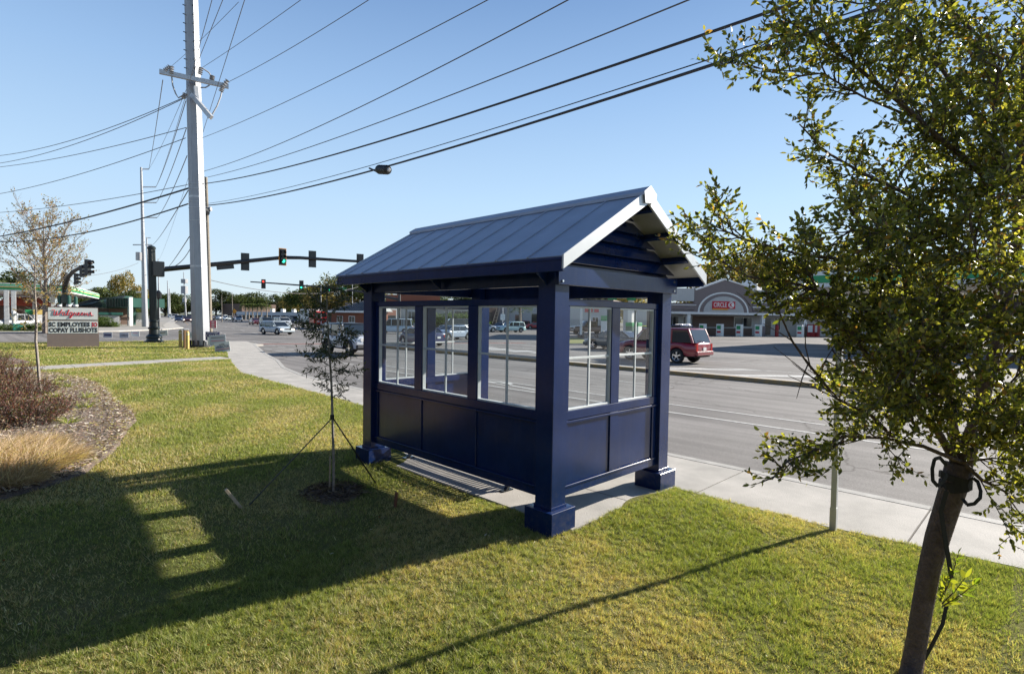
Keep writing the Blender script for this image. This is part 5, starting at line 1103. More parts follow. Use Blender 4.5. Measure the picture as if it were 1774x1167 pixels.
for i, (px, dep, top, wf, lab) in enumerate([(172, 79, 550, 1.3, 'low clipped bush right of the pharmacy sign'), (186, 79, 551, 1.3, 'low clipped bush beside the kiosk'), (5, 60, 562, 1.6, 'low hedge bush at the left picture edge'), (22, 60, 563, 1.6, 'low hedge bush second from the left picture edge'), (42, 59, 560, 1.5, 'low hedge bush in front of the white posts'), (60, 59, 561, 1.5, 'low hedge bush beside the bare tree trunk'),
   (762, 105, 546, 2.2, 'hedge bush against the beige wall, left one seen in the second window'), (785, 105, 545, 2.2, 'hedge bush against the beige wall, middle one seen in the second window'), (808, 106, 546, 2.2, 'hedge bush against the beige wall, right one seen in the second window')]):
    pt('shrub', px, dep, top, lab, i*.8, wf, group='clipped bushes')
# ---- tall bare autumn tree on the far corner
b_ = gd(78, 56, -.1); rg3 = np.random.default_rng(21); T = thing('bare_tree', 'tall nearly bare tree with pale twigs and rusty leaves behind the pharmacy sign', 'tree', tuple(b_))
Hh = hz(75, 362, b_); s = MB().use(mat('grey_twig_bark', (.24, .20, .17), .85, var=.15)); s.tube([b_, b_+np.array([0, 0, 2.2]), b_+np.array([.1, .1, 5]), b_+np.array([0, 0, Hh*.65]), b_+np.array([0, .2, Hh*.97])], [.26, .2, .16, .09, .02], 8); tips = []
for k in range(26):
    t_ = .16+.6*k/26; p = b_+np.array([0, 0, Hh*t_]); a = k*2.4; e_ = .75+.3*t_; L_ = Hh*(.50-.30*abs(t_-.34))*rg3.uniform(.7, 1.05); d = np.array([math.cos(a)*math.cos(e_), math.sin(a)*math.cos(e_), math.sin(e_)])
    q = [p+d*L_*i/4+rg3.normal(0, .12, 3)*(i > 0)+np.array([0, 0, .05*i*i]) for i in range(5)]; s.tube(q, [.07, .05, .035, .025, .012], 5, caps=False)
    grow(s, q, None, tips, rg3, 0, 2, dict(dens=[4.2, 4], len=[1.5, .8], rad=[.016, .010], start=[.2, .15], bias=(0, 0, .45), droop=.03))
s.build('trunk', T)
kk = [q for q in tips if rg3.uniform() < .42]; low = [q for q in tips if q[0][2] < 4.5]
v_, f_, c_ = leafon(kk+low, rg3, .34, .17, .10, [(.30, .20, .08), (.20, .18, .06), (.38, .28, .14), (.35, .12, .04)], [3, 2, 2, .6], 'oval'); raw('crown', v_, f_, ['leaff'], c_, T)
# ---- slender birch like sapling in the bed
b_ = at(70, 683, .05); rg4 = np.random.default_rng(9); dB_ = (b_[0]+b_[1])*.7071; T = thing('young_tree', 'slender pale stemmed young tree growing from the mulch bed', 'tree', tuple(b_))
s = MB().use('barkp'); st = [b_]+[fd(px, py, dB_) for px, py in ((68, 660), (65, 620), (62, 590), (63, 560), (62, 530), (60, 500), (60, 470), (62, 445))]; s.tube(st, [.036, .034, .032, .03, .028, .022, .018, .013, .006], 8); tips = []
for k in range(30): 
    t_ = k/29; p = fd(62, 575-t_*120, dB_); a = rg4.uniform(0, 6.28); e_ = rg4.uniform(.2, .8); L_ = (.55-.25*t_)*rg4.uniform(.6, 1.1); d = np.array([math.cos(a)*math.cos(e_), math.sin(a)*math.cos(e_), math.sin(e_)]); q = [p+d*L_*i/3+rg4.normal(0, .02, 3)*(i > 0) for i in range(4)]
    s.tube(q, [.007, .005, .004, .002], 4, caps=False); grow(s, q, None, tips, rg4, 0, 1, dict(dens=[9], len=[.2], rad=[.0035], start=[.2], bias=(0, 0, .3), droop=0)); 
s.build('trunk', T); v_, f_, c_ = leafon([q for q in tips if rg4.uniform() < .5], rg4, .08, .055, .035, [(.35, .22, .08), (.28, .20, .06), (.22, .2, .06)], [2, 2, 2], 'oval'); raw('crown', v_, f_, ['leaff'], c_, T)
# ================================================================ BED PLANTS
def tuft(name, label, cat, c, R_, n, h, w, cols, wts, group=None, shape='tri', lean=.5, m_='dry', seed=1, vol=False, L0=.05, W0=.02):
    r = np.random.default_rng(seed); T = thing(name, label, cat, c, group=group); c = np.array(c, float)
    a = r.uniform(0, 6.283, n); rr = R_*np.sqrt(r.uniform(0, 1, n))*.75; base = c+np.stack([np.cos(a)*rr, np.sin(a)*rr, 0*a], 1)
    D = np.stack([np.cos(a)*lean*r.uniform(.3, 1.4, n), np.sin(a)*lean*r.uniform(.3, 1.4, n), np.ones(n)], 1)+r.normal(0, .22, (n, 3)); D = unit(D+(r.normal(0, .75, (n, 3))*np.array([1, 1, .3]) if not vol else 0))
    if not vol:
        H_ = h*r.uniform(.3, 1.2, n); mid = base+D*H_[:, None]*.6; tipd = unit(D+np.stack([np.cos(a)*.6*lean*2, np.sin(a)*.6*lean*2, -.35+0*a], 1)); tip = mid+tipd*H_[:, None]*.5
        S = unit(np.cross(D, r.normal(size=(n, 3))))*w/2; V = np.stack([base-S, base+S, mid+S*.8, tip, mid-S*.8], 1).reshape(-1, 3); F = (np.arange(n)[:, None, None]*5+np.array([[0, 1, 2], [0, 2, 4], [4, 2, 3]])).reshape(-1, 3); raw('blades', V, F, [m_], np.repeat(palette(n, cols, wts, .2, r), 5, 0), T)
    else:
        s = MB().use('barkd'); tips = []
        for i in range(n):
            q = [base[i]+D[i]*h*t_*r.uniform(.9, 1.05)+r.normal(0, .02, 3)*(t_ > 0) for t_ in (0, .35, .7, 1)]; s.tube(q, [.006, .005, .004, .002], 3, caps=False); tips.append(q)
        s.build('stems', T); v_, f_, c_ = leafon(tips, r, .024, L0, W0, cols, wts, 'oval', spread=1.2); raw('foliage', v_, f_, [m_], c_, T)
    return T
MAR = [(.14, .045, .045), (.21, .085, .07), (.085, .04, .035), (.24, .17, .10), (.10, .11, .045)]
for i, (px, py, h, R_, lab) in enumerate([(-10, 735, .62, .62, 'maroon leaved shrub at the left picture edge behind the straw grass'), (45, 738, .56, .58, 'maroon leaved shrub closest to the straw coloured grass clump'), (85, 720, .40, .42, 'small maroon leaved shrub spreading onto the mulch'), (15, 695, .62, .62, 'maroon leaved shrub behind the front ones at the picture edge'), (60, 685, .40, .45, 'low maroon leaved shrub next to the young tree stem'), (10, 660, .62, .7, 'maroon leaved shrub at the back of the bed'), (-25, 640, .7, .8, 'olive tinged shrub at the back corner of the bed'), (-60, 700, .7, .8, 'maroon leaved shrub just cut by the picture edge')]):
    c = at(px, py, .05); tuft('maroon_shrub', lab, 'shrub', tuple(c), R_, int(120*R_/.6), h, .01, MAR, [3, 3, 2, 2, 1.4 if i != 6 else 5], 'shrubs in the mulch bed', m_='leafd', vol=True, seed=30+i, L0=.05, W0=.015)
STR = [(.52, .38, .27), (.66, .53, .41), (.32, .20, .13), (.46, .33, .23)]
for i, (px, py, h, R_, lab) in enumerate([(8, 838, .36, .50, 'straw coloured grass clump at the left picture edge'), (52, 815, .40, .50, 'tall straw coloured grass clump in front of the maroon shrubs'), (72, 778, .26, .36, 'low straw coloured grass clump squeezed between the tall clump and the shrubs'), (28, 790, .32, .42, 'straw coloured grass clump half hidden behind the tall one'), (100, 800, .28, .38, 'smaller straw coloured grass clump leaning onto the mulch'), (-30, 820, .5, .5, 'straw coloured grass clump just cut by the picture edge')]):
    c = at(px, py, .05); tuft('dry_grass_clump', lab, 'grass clump', tuple(c), R_, 2400, h*1.1, .006, STR, [3, 3, 1, 2], 'dry grass clumps', seed=50+i, lean=.5)
for i, (px, py, lab) in enumerate([(100, 668, 'pale striped tuft nearest the young tree'), (118, 672, 'pale striped tuft in the upper bed'), (92, 690, 'small pale tuft in the middle of the bed'), (146, 708, 'pale striped tuft nearest the lawn edge'), (120, 760 - 25, 'lone green tuft low on the mulch'), (72, 700, 'pale green tuft beside the maroon shrub'), (106, 660, 'pale tuft at the back edge of the bed'), (150, 690, 'straw tinted tuft by the bed edge')]):
    c = at(px, py, .05); tuft('lily_turf', lab, 'small plant', tuple(c), .10, 70, .26, .013, [(.30, .33, .10), (.45, .44, .20), (.18, .22, .06)], [2, 2, 1], 'lily turf tufts in the mulch', seed=70+i, lean=.7)
# ================================================================ VEHICLES
PAINT = {}
def paint(nm, c, rough=.28, metal=.0):
    if nm not in PAINT: PAINT[nm] = mat('car_paint_'+nm, c, rough, metal=metal, coat=.8, spec=.5)
    return PAINT[nm]
def lerp(x, tab): return float(np.interp(x, [a for a, _ in tab], [b for _, b in tab]))
def car(label, cat, px, gy, heading, kind, col, cn, name='parked_car', dep=None, group='vehicles on the roads and forecourts', lights=None, off=(0, 0), sc=1.0, loc=None):
    """kind: sedan suv wagon hatch van pickup offroad minivan; heading: degrees from +X of the forward direction"""
    loc = np.array(loc, float) if loc is not None else (gd(px, dep) if dep else at(px, gy, -.12)); loc[2] = -.12
    T = thing(name, label, cat, tuple(loc), math.radians(heading), group)
    K = dict(sedan=(4.75, 1.80, 1.45, .34), suv=(5.1, 2.0, 1.90, .40), midsuv=(4.6, 1.85, 1.70, .37), wagon=(4.75, 1.76, 1.52, .34), hatch=(4.1, 1.72, 1.55, .32), van=(5.3, 2.0, 2.1, .36), smallvan=(4.6, 1.8, 2.0, .33), pickup=(5.6, 2.0, 1.88, .40), offroad=(4.4, 1.86, 1.86, .41), minivan=(5.0, 1.95, 1.75, .35))[kind]
    Lc, Wc, Hc, RW = [k*sc for k in K]; h = Lc/2; w = Wc/2
    xw = (h-.2*Lc+.03, -h+.215*Lc); zc = RW
    if kind in ('sedan',): hood, belt, deck, cowl, wtop, rtop, rend = .98, .96, 1.05, .30, .12, -.24, -.40
    elif kind == 'pickup': hood, belt, deck, cowl, wtop, rtop, rend = 1.18, 1.18, 1.16, .24, .13, -.10, -.13
    elif kind == 'suv': hood, belt, deck, cowl, wtop, rtop, rend = 1.16, 1.16, 1.16, .26, .13, -.415, -.485
    elif kind == 'midsuv': hood, belt, deck, cowl, wtop, rtop, rend = 1.05, 1.05, 1.05, .26, .11, -.40, -.48
    elif kind == 'offroad': hood, belt, deck, cowl, wtop, rtop, rend = 1.14, 1.14, 1.14, .16, .11, -.47, -.49
    elif kind in ('van', 'smallvan', 'minivan'): hood, belt, deck, cowl, wtop, rtop, rend = 1.08, 1.12, 1.1, .33, .17, -.46, -.495
    elif kind == 'hatch': hood, belt, deck, cowl, wtop, rtop, rend = .95, .95, .98, .29, .10, -.36, -.475
    else: hood, belt, deck, cowl, wtop, rtop, rend = .92, .94, .96, .27, .10, -.40, -.475
    hood, belt, deck = hood*sc, belt*sc, deck*sc; floor = .30*sc if kind not in ('suv', 'pickup', 'offroad') else .42*sc
    top = [(-h, deck-.10), (-h+.06, deck-.02), (rend*Lc, deck), (cowl*Lc, hood+.03), (h-.25*sc, hood-.12 if kind != 'offroad' else hood-.02), (h-.05, hood-.25 if kind != 'offroad' else hood-.06), (h, hood-.42 if kind != 'offroad' else hood-.3)]
    if kind in ('sedan', 'wagon', 'hatch', 'minivan'): top[-3:] = [(h-.5, hood-.10), (h-.12, hood-.26), (h, hood-.42)]
    xs = sorted(set([-h, -h+.05, -h+.15, h-.15, h-.05, h]+list(np.linspace(-h+.25, h-.25, 34))+[xw[0]+a for a in np.linspace(-1, 1, 9)*(RW+.06)]+[xw[1]+a for a in np.linspace(-1, 1, 9)*(RW+.06)]))
    ra = RW+.07
    def arch(x):
        z = floor
        for q in xw:
            if abs(x-q) < ra: z = max(z, zc+math.sqrt(ra*ra-(x-q)**2)-.02)
        return z
    def hw(x): # half width plan
        e = abs(x)/h; return w*(1-.16*max(0, (e-.72)/.28)**2.2) if kind != 'offroad' else w*(1-.10*max(0, (e-.5)/.5))
    s = MB().use(paint(cn, col)); rows = []; mdl = []
    for x in xs:
        zt, zb, W_ = lerp(x, top), arch(x), hw(x); zb = min(zb, zt-.12)
        if abs(x) > h-.06: zb = max(zb, floor+.08)
        sh = min(zt-.03, zb+(zt-zb)*.78)
        sec = [(0, zb-.0), (W_*.90, zb), (W_*.985, zb+.02), (W_, zb+(zt-zb)*.35), (W_*.99, sh-.12*(zt-zb)), (W_*.94, sh+.03), (W_*.80, zt), (W_*.4, zt+.02), (0, zt+.03)]
        rows.append([(x, y, z) for y, z in sec]+[(x, -y, z) for y, z in sec[-2:0:-1]])
    n = len(rows[0]); vs = [p for r in rows for p in r]
    fs = [(i*n+j, i*n+(j+1) % n, (i+1)*n+(j+1) % n, (i+1)*n+j) for i in range(len(rows)-1) for j in range(n)]+[tuple(range(n))[::-1], tuple((len(rows)-1)*n+j for j in range(n))]
    s.add(vs, fs); BO = s.build('body', T, smooth=True, auto=38, local=True)
    # underside + wheel wells in dark
    s = MB().use('under'); s.box((-h+.12, -w*.86, floor-.06), (h-.12, w*.86, floor+.12))
    for q in xw: s.box((q-ra, -w*.9, floor), (q+ra, w*.9, zc+ra-.06))
    s.build('underbody', T, local=True)
    # greenhouse
    roofz = Hc; x0, x1, x2, x3 = cowl*Lc, wtop*Lc, rtop*Lc, rend*Lc; bw, rw_ = w*.93, w*.80 if kind in ('sedan', 'wagon', 'hatch') else w*.88
    if kind in ('van', 'offroad', 'smallvan'): rw_ = w*.90
    bz = belt-.02
    def gh(inset, zlo, zhi, m_, nm, par):
        s = MB().use(m_); f_ = lambda z: (z-bz)/(roofz-bz); P = []
        for z in (zlo, (zlo+zhi)/2, zhi):
            t_ = f_(z); a = x0+(x1-x0)*t_; b_ = x3+(x2-x3)*t_; ww = bw+(rw_-bw)*t_**1.3-inset
            P += [(a-inset, -ww*.90, z), (a-inset-.18*(a-b_)*.2, -ww, z), (b_+inset+.10, -ww, z), (b_+inset, -ww*.88, z), (b_+inset, ww*.88, z), (b_+inset+.10, ww, z), (a-inset-.18*(a-b_)*.2, ww, z), (a-inset, ww*.90, z)]
        fs = [(r*8+j, r*8+(j+1) % 8, (r+1)*8+(j+1) % 8, (r+1)*8+j) for r in (0, 1) for j in range(8)]; fs = [f_[::-1] for f_ in fs]
        s.add(P, fs+[tuple(range(16, 24))[::-1]]); return s.build(nm, par, local=True, smooth=True, auto=25)
    gh(.012, bz, roofz-.06, 'winglass', 'windows', T)
    s = MB().use(paint(cn, col) if kind != 'offroad' else 'blackgloss')
    P = []; a, b_ = x1+.03, x2-.03
    for k_, (z, f_) in enumerate(((roofz-.09, 1.04), (roofz-.035, 1.0), (roofz, .90))):
        for (X_, Y_) in ((a, .88), (a-.12, 1), (b_+.12, 1), (b_, .86)): P.append((X_-(k_*.04 if X_ > 0 else -k_*.04), -rw_*Y_*f_, z))
        for (X_, Y_) in ((b_, .86), (b_+.12, 1), (a-.12, 1), (a, .88)): P.append((X_-(k_*.04 if X_ > 0 else -k_*.04), rw_*Y_*f_, z))
    s.add(P, [(r*8+j, (r+1)*8+j, (r+1)*8+(j+1) % 8, r*8+(j+1) % 8) for r in (0, 1) for j in range(8)]+[tuple(range(16, 24))[::-1], tuple(range(8))]); RF = s.build('roof', T, local=True, smooth=True, auto=40)
    s = MB().use(paint(cn, col))
    def pil(xb, xt, wd=.07):
        for sg in (-1, 1): s.beam((xb, sg*bw*.995, bz-.01), (xt, sg*rw_*.995, roofz-.05), wd, .03, up=(0, 1, 0)) if False else s.tube([(xb, sg*(bw-.012), bz-.01), ((xb+xt)/2, sg*((bw+rw_)/2-.001), (bz+roofz)/2), (xt, sg*(rw_-.004), roofz-.05)], wd/2, 6)
    pil(x0-.05, x1-.02, .07); pil(x3+.10, x2+.05, .16 if kind in ('sedan', 'hatch') else .13); mid_ = (x0+x3)/2
    if kind in ('sedan', 'hatch'): pil(mid_+.10, mid_+.02, .08)
    elif kind == 'pickup': pil(mid_-.02, mid_-.05, .09)
    else: pil(x1-.35, x1-.38, .09); pil((x1-.4+x3)/2, (x1-.4+x3)/2, .09)
    if kind in ('van', 'smallvan'): pil((x1-.4)*.4+x3*.6, (x1-.4)*.4+x3*.6, .12)
    s.build('pillar_frame', T, local=True)
    if kind == 'pickup':
        s = MB().use('under'); s.box((-h+.10, -w*.80, deck-.06), (x3-.05, w*.80, deck+.048)); s.build('load_bed', T, local=True)
    # wheels
    for q in xw:
        for sg in (-1, 1):
            yo = sg*(w-.015); wt = .22*sc
            s = MB().use('tyre'); pr = [(RW*.66, -wt/2), (RW*.94, -wt/2), (RW, -wt*.32), (RW, wt*.32), (RW*.94, wt/2), (RW*.66, wt/2)]
            nn = 22; vs = [(q+r*math.cos(2*math.pi*j/nn), yo-sg*wt/2+yy_*1.0, zc+r*math.sin(2*math.pi*j/nn)) for r, yy_ in pr for j in range(nn)]
            s.add(vs, [(i*nn+j, i*nn+(j+1) % nn, ((i+1) % 6)*nn+(j+1) % nn, ((i+1) % 6)*nn+j) for i in range(6) for j in range(nn)]); WH = s.build('wheel', T, local=True)
            s = MB().use('under'); yf = yo-sg*.035; s.tube([(q, yf-sg*.05, zc), (q, yf-sg*.045, zc)], RW*.66, 18)
            s.use('chrome'); 
            for k_ in range(5):
                a = k_*2*math.pi/5+.3; s.beam((q, yf, zc), (q+math.cos(a)*RW*.62, yf-sg*.01, zc+math.sin(a)*RW*.62), .03, RW*.20, up=(math.cos(a+1.57), 0, math.sin(a+1.57)))
            s.tube([(q, yf-sg*.01, zc), (q, yf+sg*.015, zc)], RW*.17, 10)
            ring_ = [(q+math.cos(a)*RW*.63, yf-sg*.006, zc+math.sin(a)*RW*.63) for a in np.linspace(0, 2*math.pi, 19)]; s.tube(ring_, RW*.05, 5, caps=False); s.build('rim', WH, local=True)
    # front
    wf = hw(h-.05)
    for sg in (-1, 1):
        zl_ = hood-.28*sc if kind != 'offroad' else hood-.2; s = MB().use('lamp_on' if lights == 'on' else 'clearlamp')
        if kind == 'offroad': s.tube([(h-.03, sg*wf*.62, zl_), (h+.025, sg*wf*.62, zl_)], .10, 12)
        else: s.box((h-.20, sg*wf*.86-.16, zl_-.07), (h-.02, sg*wf*.86+.07, zl_+.06))
        s.build('headlight', T, local=True)
        s = MB().use('redlamp'); zr = deck-.22*sc
        if kind in ('suv', 'midsuv', 'van', 'smallvan', 'minivan', 'pickup'): s.box((-h-.012, sg*wf*.90-.09, zr-.24), (-h+.10, sg*wf*.90+.075, zr+.15))
        else: s.box((-h-.012, sg*wf*.80-.16, zr-.08), (-h+.10, sg*wf*.80+.16, zr+.08))
        s.build('tail_light', T, local=True)
        s = MB().use(paint(cn, col)); s.cbox((x0-.32, sg*(w+.10)-.09, belt+.0), (x0-.20, sg*(w+.10)+.09, belt+.15), .02); s.build('mirror', T, local=True)
        for xx in ((x1-.36-.02), (mid_+.05) if kind != 'pickup' else -.02): s = MB().use('blackgloss'); s.box((xx-.10, sg*(hw(xx)+.004)-.012, belt-.16), (xx+.06, sg*(hw(xx)+.004)+.012, belt-.125)); s.build('door_handle', T, local=True)
    s = MB().use('plastic'); s.box((h-.06, -wf*.50, hood-.40*sc), (h+.012, wf*.50, hood-.20*sc)) 
    if kind == 'offroad':
        for k_ in range(7): s.use('white' if False else 'black').box((h+.013, -wf*.40+k_*wf*.8/7, hood-.38), (h+.02, -wf*.40+k_*wf*.8/7+.05, hood-.10))
    s.build('grille', T, local=True)
    bc = 'plastic' if kind in ('offroad',) else paint(cn, col)
    s = MB().use(bc); s.cbox((h-.12, -wf*1.02, floor+.02), (h+.09, wf*1.02, floor+.26), .05); s.build('front_bumper', T, local=True)
    s = MB().use(bc if kind != 'pickup' else 'chrome'); s.cbox((-h-.10, -wf*1.02, floor+.04), (-h+.12, wf*1.02, floor+.28), .05)
    if kind == 'suv': s.use('chrome').box((-h-.108, -wf*.85, floor+.235), (-h-.02, wf*.85, floor+.262))
    s.build('rear_bumper', T, local=True)
    s = MB().use('white'); s.box((-h-.035, -.16, deck-.42), (-h-.015, .16, deck-.26)); s.build('licence_plate', T, local=True)
    if kind in ('suv', 'midsuv', 'wagon'):
        s = MB().use('chrome' if kind != 'suv' else 'plastic')
        for sg in (-1, 1): s.tube([(x1-.35, sg*rw_*.80, roofz), (x1-.5, sg*rw_*.80, roofz+.06), (x2+.3, sg*rw_*.80, roofz+.06), (x2+.15, sg*rw_*.80, roofz)], .018, 6)
        s.build('roof_rail', RF, local=True)
    if kind == 'offroad':
        s = MB().use('plastic')
        for q in xw:
            for sg in (-1, 1):
                pts = [(q+math.cos(a)*(ra+.02), sg*(w+.02), zc+math.sin(a)*(ra+.02)) for a in np.linspace(-.1, math.pi+.1, 11)]
                for a, b_ in zip(pts[:-1], pts[1:]): s.beam(a, b_, .14, .05, up=(0, 0, 1) if abs(a[2]-b_[2]) < .2 else (1, 0, 0))
        s.build('wheel_arch_flare', T, local=True)
        s = MB().use('tyre'); s.tube([(-h-.20, 0, 1.02), (-h-.02, 0, 1.02)], RW, 20); s.build('spare_wheel', T, local=True)
    if kind in ('suv', 'midsuv', 'van', 'smallvan', 'minivan', 'wagon'):  # rear window surround is the glass itself; add wiper
        s = MB().use('black'); s.beam((x3-.01, .05, belt+.06), (x3+.02, .42, belt+.12), .02, .02); s.build('rear_wiper', T, local=True)
    return T
WH_ = (.66, .67, .68); SIL = (.40, .43, .47)
car('white off-road car with black soft roof and flared arches waiting behind the sapling', 'off-road car', 0, 0, -91, 'offroad', (.58, .61, .66), 'pale_white', 'offroad_car', loc=(16.35, 30.0, 0))
car('silver station wagon with its lights on crossing the junction', 'car', 479, 579, -80, 'wagon', (.42, .48, .52), 'silver', 'station_wagon', lights='on')
car('dark blue grey SUV following the silver wagon', 'SUV', 461, 565, -98, 'midsuv', (.06, .08, .10), 'bluegrey', 'suv')
car('small dark red car half hidden behind the blue grey SUV', 'car', 442, 562.5, -98, 'sedan', (.14, .02, .025), 'darkred', 'car')
car('pale minivan directly behind the silver wagon', 'minivan', 489, 565, -92, 'minivan', (.48, .52, .56), 'pale_silver', 'minivan')
car('white pickup truck alone in the middle of the far junction', 'pickup truck', 414, 556.5, -112, 'pickup', WH_, 'white', 'pickup_truck', lights=None, sc=.9)
car('dark blue car partly hidden by the sapling left side', 'car', 507, 559, -60, 'midsuv', (.03, .04, .08), 'darkblue', 'car')
car('white roofed SUV behind the off-road car, left one', 'SUV', 588, 562, -85, 'midsuv', WH_, 'white', 'suv')
car('black SUV behind the off-road car, right one', 'SUV', 617, 561, -85, 'midsuv', (.03, .035, .05), 'black', 'suv')
for i, (px, gy, k, c, cn, lab, l_) in enumerate([(325, 558.5, 'sedan', (.07, .015, .015), 'blackred', 'dark red car with headlights on, nearest in the left lanes', 'on'), (309.5, 557, 'midsuv', (.03, .05, .12), 'navyblue', 'navy blue SUV second in the left lanes', None), (303, 553, 'suv', WH_, 'white', 'white SUV behind the navy one in the left lanes', None),
    (318, 552, 'sedan', (.02, .02, .03), 'black', 'black car behind the dark red one in the left lanes', 'on'), (328, 551.5, 'midsuv', (.05, .05, .06), 'black', 'far dark SUV beside the steel pole edge', 'on'), (296, 550, 'midsuv', (.4, .4, .42), 'silver', 'distant silver SUV in the left lanes', None)]): car(lab, 'car' if k == 'sedan' else 'SUV', px, gy, -104, k, c, cn, 'car' if k == 'sedan' else 'suv', lights=l_, sc=1.0)
for i, (px, dep, k, c, cn, lab) in enumerate([(373, 190, 'sedan', (.02, .02, .025), 'black', 'black car just right of the wooden pole, leftmost of the far queue'), (380, 200, 'midsuv', (.05, .06, .08), 'bluegrey', 'grey SUV second in the far queue'), (388, 190, 'pickup', WH_, 'white', 'white truck third in the far queue'), (394.5, 180, 'sedan', SIL, 'silver', 'silver car fourth in the far queue'), (402, 185, 'sedan', (.12, .02, .05), 'maroon2', 'maroon car at the end of the far queue'), (367, 195, 'sedan', (.3, .02, .02), 'red', 'red car cut by the wooden pole in the far queue')]): car(lab, 'car' if k != 'pickup' else 'truck', px, 0, -150, k, c, cn, 'car' if k != 'pickup' else 'pickup_truck', dep=dep)
# vehicles seen through the shelter glass
car('white compact van seen through the first shelter window', 'van', 685, 0, 140, 'smallvan', (.52, .62, .68), 'icewhite', 'van', dep=72)
car('dark navy saloon spanning the first and second shelter windows', 'car', 731, 597, 88, 'sedan', (.03, .035, .10), 'navyblue2', 'car', dep=44)
car('silver blue saloon seen through the second shelter window', 'car', 785, 0, -175, 'sedan', (.33, .39, .48), 'silverblue', 'car', dep=56)
car('white saloon behind the silver blue one in the second shelter window', 'car', 808, 0, 10, 'sedan', WH_, 'white', 'car', dep=64)
car('dark grey van with a row of side windows behind the second shelter window', 'van', 789, 0, 150, 'van', (.12, .11, .115), 'darkgrey', 'van', dep=84)
car('white saloon at the left edge of the third shelter window', 'car', 838, 0, -35, 'sedan', WH_, 'white', 'car', dep=88)
car('pale teal SUV with a dark nose in the third shelter window', 'SUV', 886, 0, 165, 'midsuv', (.40, .58, .60), 'teal', 'suv', dep=88)
car('dark blue car touching the pale teal SUV in the third shelter window', 'car', 869, 0, -160, 'sedan', (.03, .045, .09), 'darkblue', 'car', dep=92)
car('bright red parked car by the grey building, right one in the third window', 'car', 928, 0, 150, 'sedan', (.45, .02, .025), 'brightred', 'car', dep=118)
car('dark red parked car by the grey building, left one in the third window', 'car', 906, 0, 150, 'midsuv', (.22, .015, .02), 'darkred2', 'car', dep=122)
car('brownish pickup parked beyond the forecourt in the side window', 'pickup truck', 1022, 0, 155, 'pickup', (.10, .055, .05), 'brown', 'pickup_truck', dep=84, sc=1.1)
car('dark grey green saloon passing behind the side windows of the shelter', 'car', 1066, 0, 92, 'sedan', (.075, .085, .085), 'greygreen', 'car', dep=42)
car('maroon SUV with the sun flashing on its rear window', 'SUV', 0, 0, 88, 'suv', (.23, .006, .02), 'maroon', 'suv', loc=(28.0, 15.9, 0))
car('small lime and white car at the pumps in the right side window', 'car', 1112, 0, 160, 'hatch', (.55, .60, .08), 'lime', 'car', dep=74)
car('pale blue car parked right of the pumps in the right side window', 'car', 1135, 0, 160, 'sedan', (.35, .42, .55), 'paleblue', 'car', dep=80)
car('blue car parked in front of the shop beside the maroon SUV', 'car', 1177, 0, 170, 'midsuv', (.02, .05, .25), 'blue', 'car', dep=78)
car('white car glimpsed through the leaves at the right picture edge', 'car', 1755, 0, 170, 'midsuv', WH_, 'white', 'car', dep=55)
car('white pickup parked at the pumps behind the left young tree', 'pickup truck', 28, 0, 35, 'pickup', (.45, .47, .50), 'greywhite', 'pickup_truck', dep=66)
# red lorry with a white body
b_ = gd(540, 96); T = thing('lorry', 'red cabbed lorry with a white box body partly hidden by the sapling', 'lorry', tuple(b_), math.radians(-95), 'vehicles on the roads and forecourts')
rp_ = paint('lorry_red', (.48, .02, .02))
s = MB().use(rp_); s.cbox((2.0, -1.15, .75), (4.2, 1.15, 2.9), .12); s.cbox((4.1, -.95, .75), (5.2, .95, 1.8), .12); s.build('cab', T, local=True); s = MB().use('winglass'); s.box((4.202, -.95, 1.95), (4.22, .95, 2.7)); s.box((2.9, -1.17, 1.9), (3.9, 1.17, 2.6)); s.build('windows', T, local=True)
s = MB().use('white'); s.cbox((-2.6, -1.15, 1.05), (1.9, 1.15, 3.3), .05); s.build('box_body', T, local=True); s = MB().use('under'); s.box((-2.5, -.5, .55), (4.9, .5, 1.0)); s.build('chassis', T, local=True)
for x in (-1.6, 3.9):
    for sg in (-1, 1): s = MB().use('tyre'); s.tube([(x, sg*.85, .5), (x, sg*1.15, .5)], .5, 16); s.use('chrome').tube([(x, sg*1.15, .5), (x, sg*1.17, .5)], .26, 12); s.build('wheel', T, local=True)
for sg in (-1, 1): s = MB().use('clearlamp'); s.box((5.15, sg*.75-.15, 1.1), (5.23, sg*.75+.15, 1.35)); s.build('headlight', T, local=True)
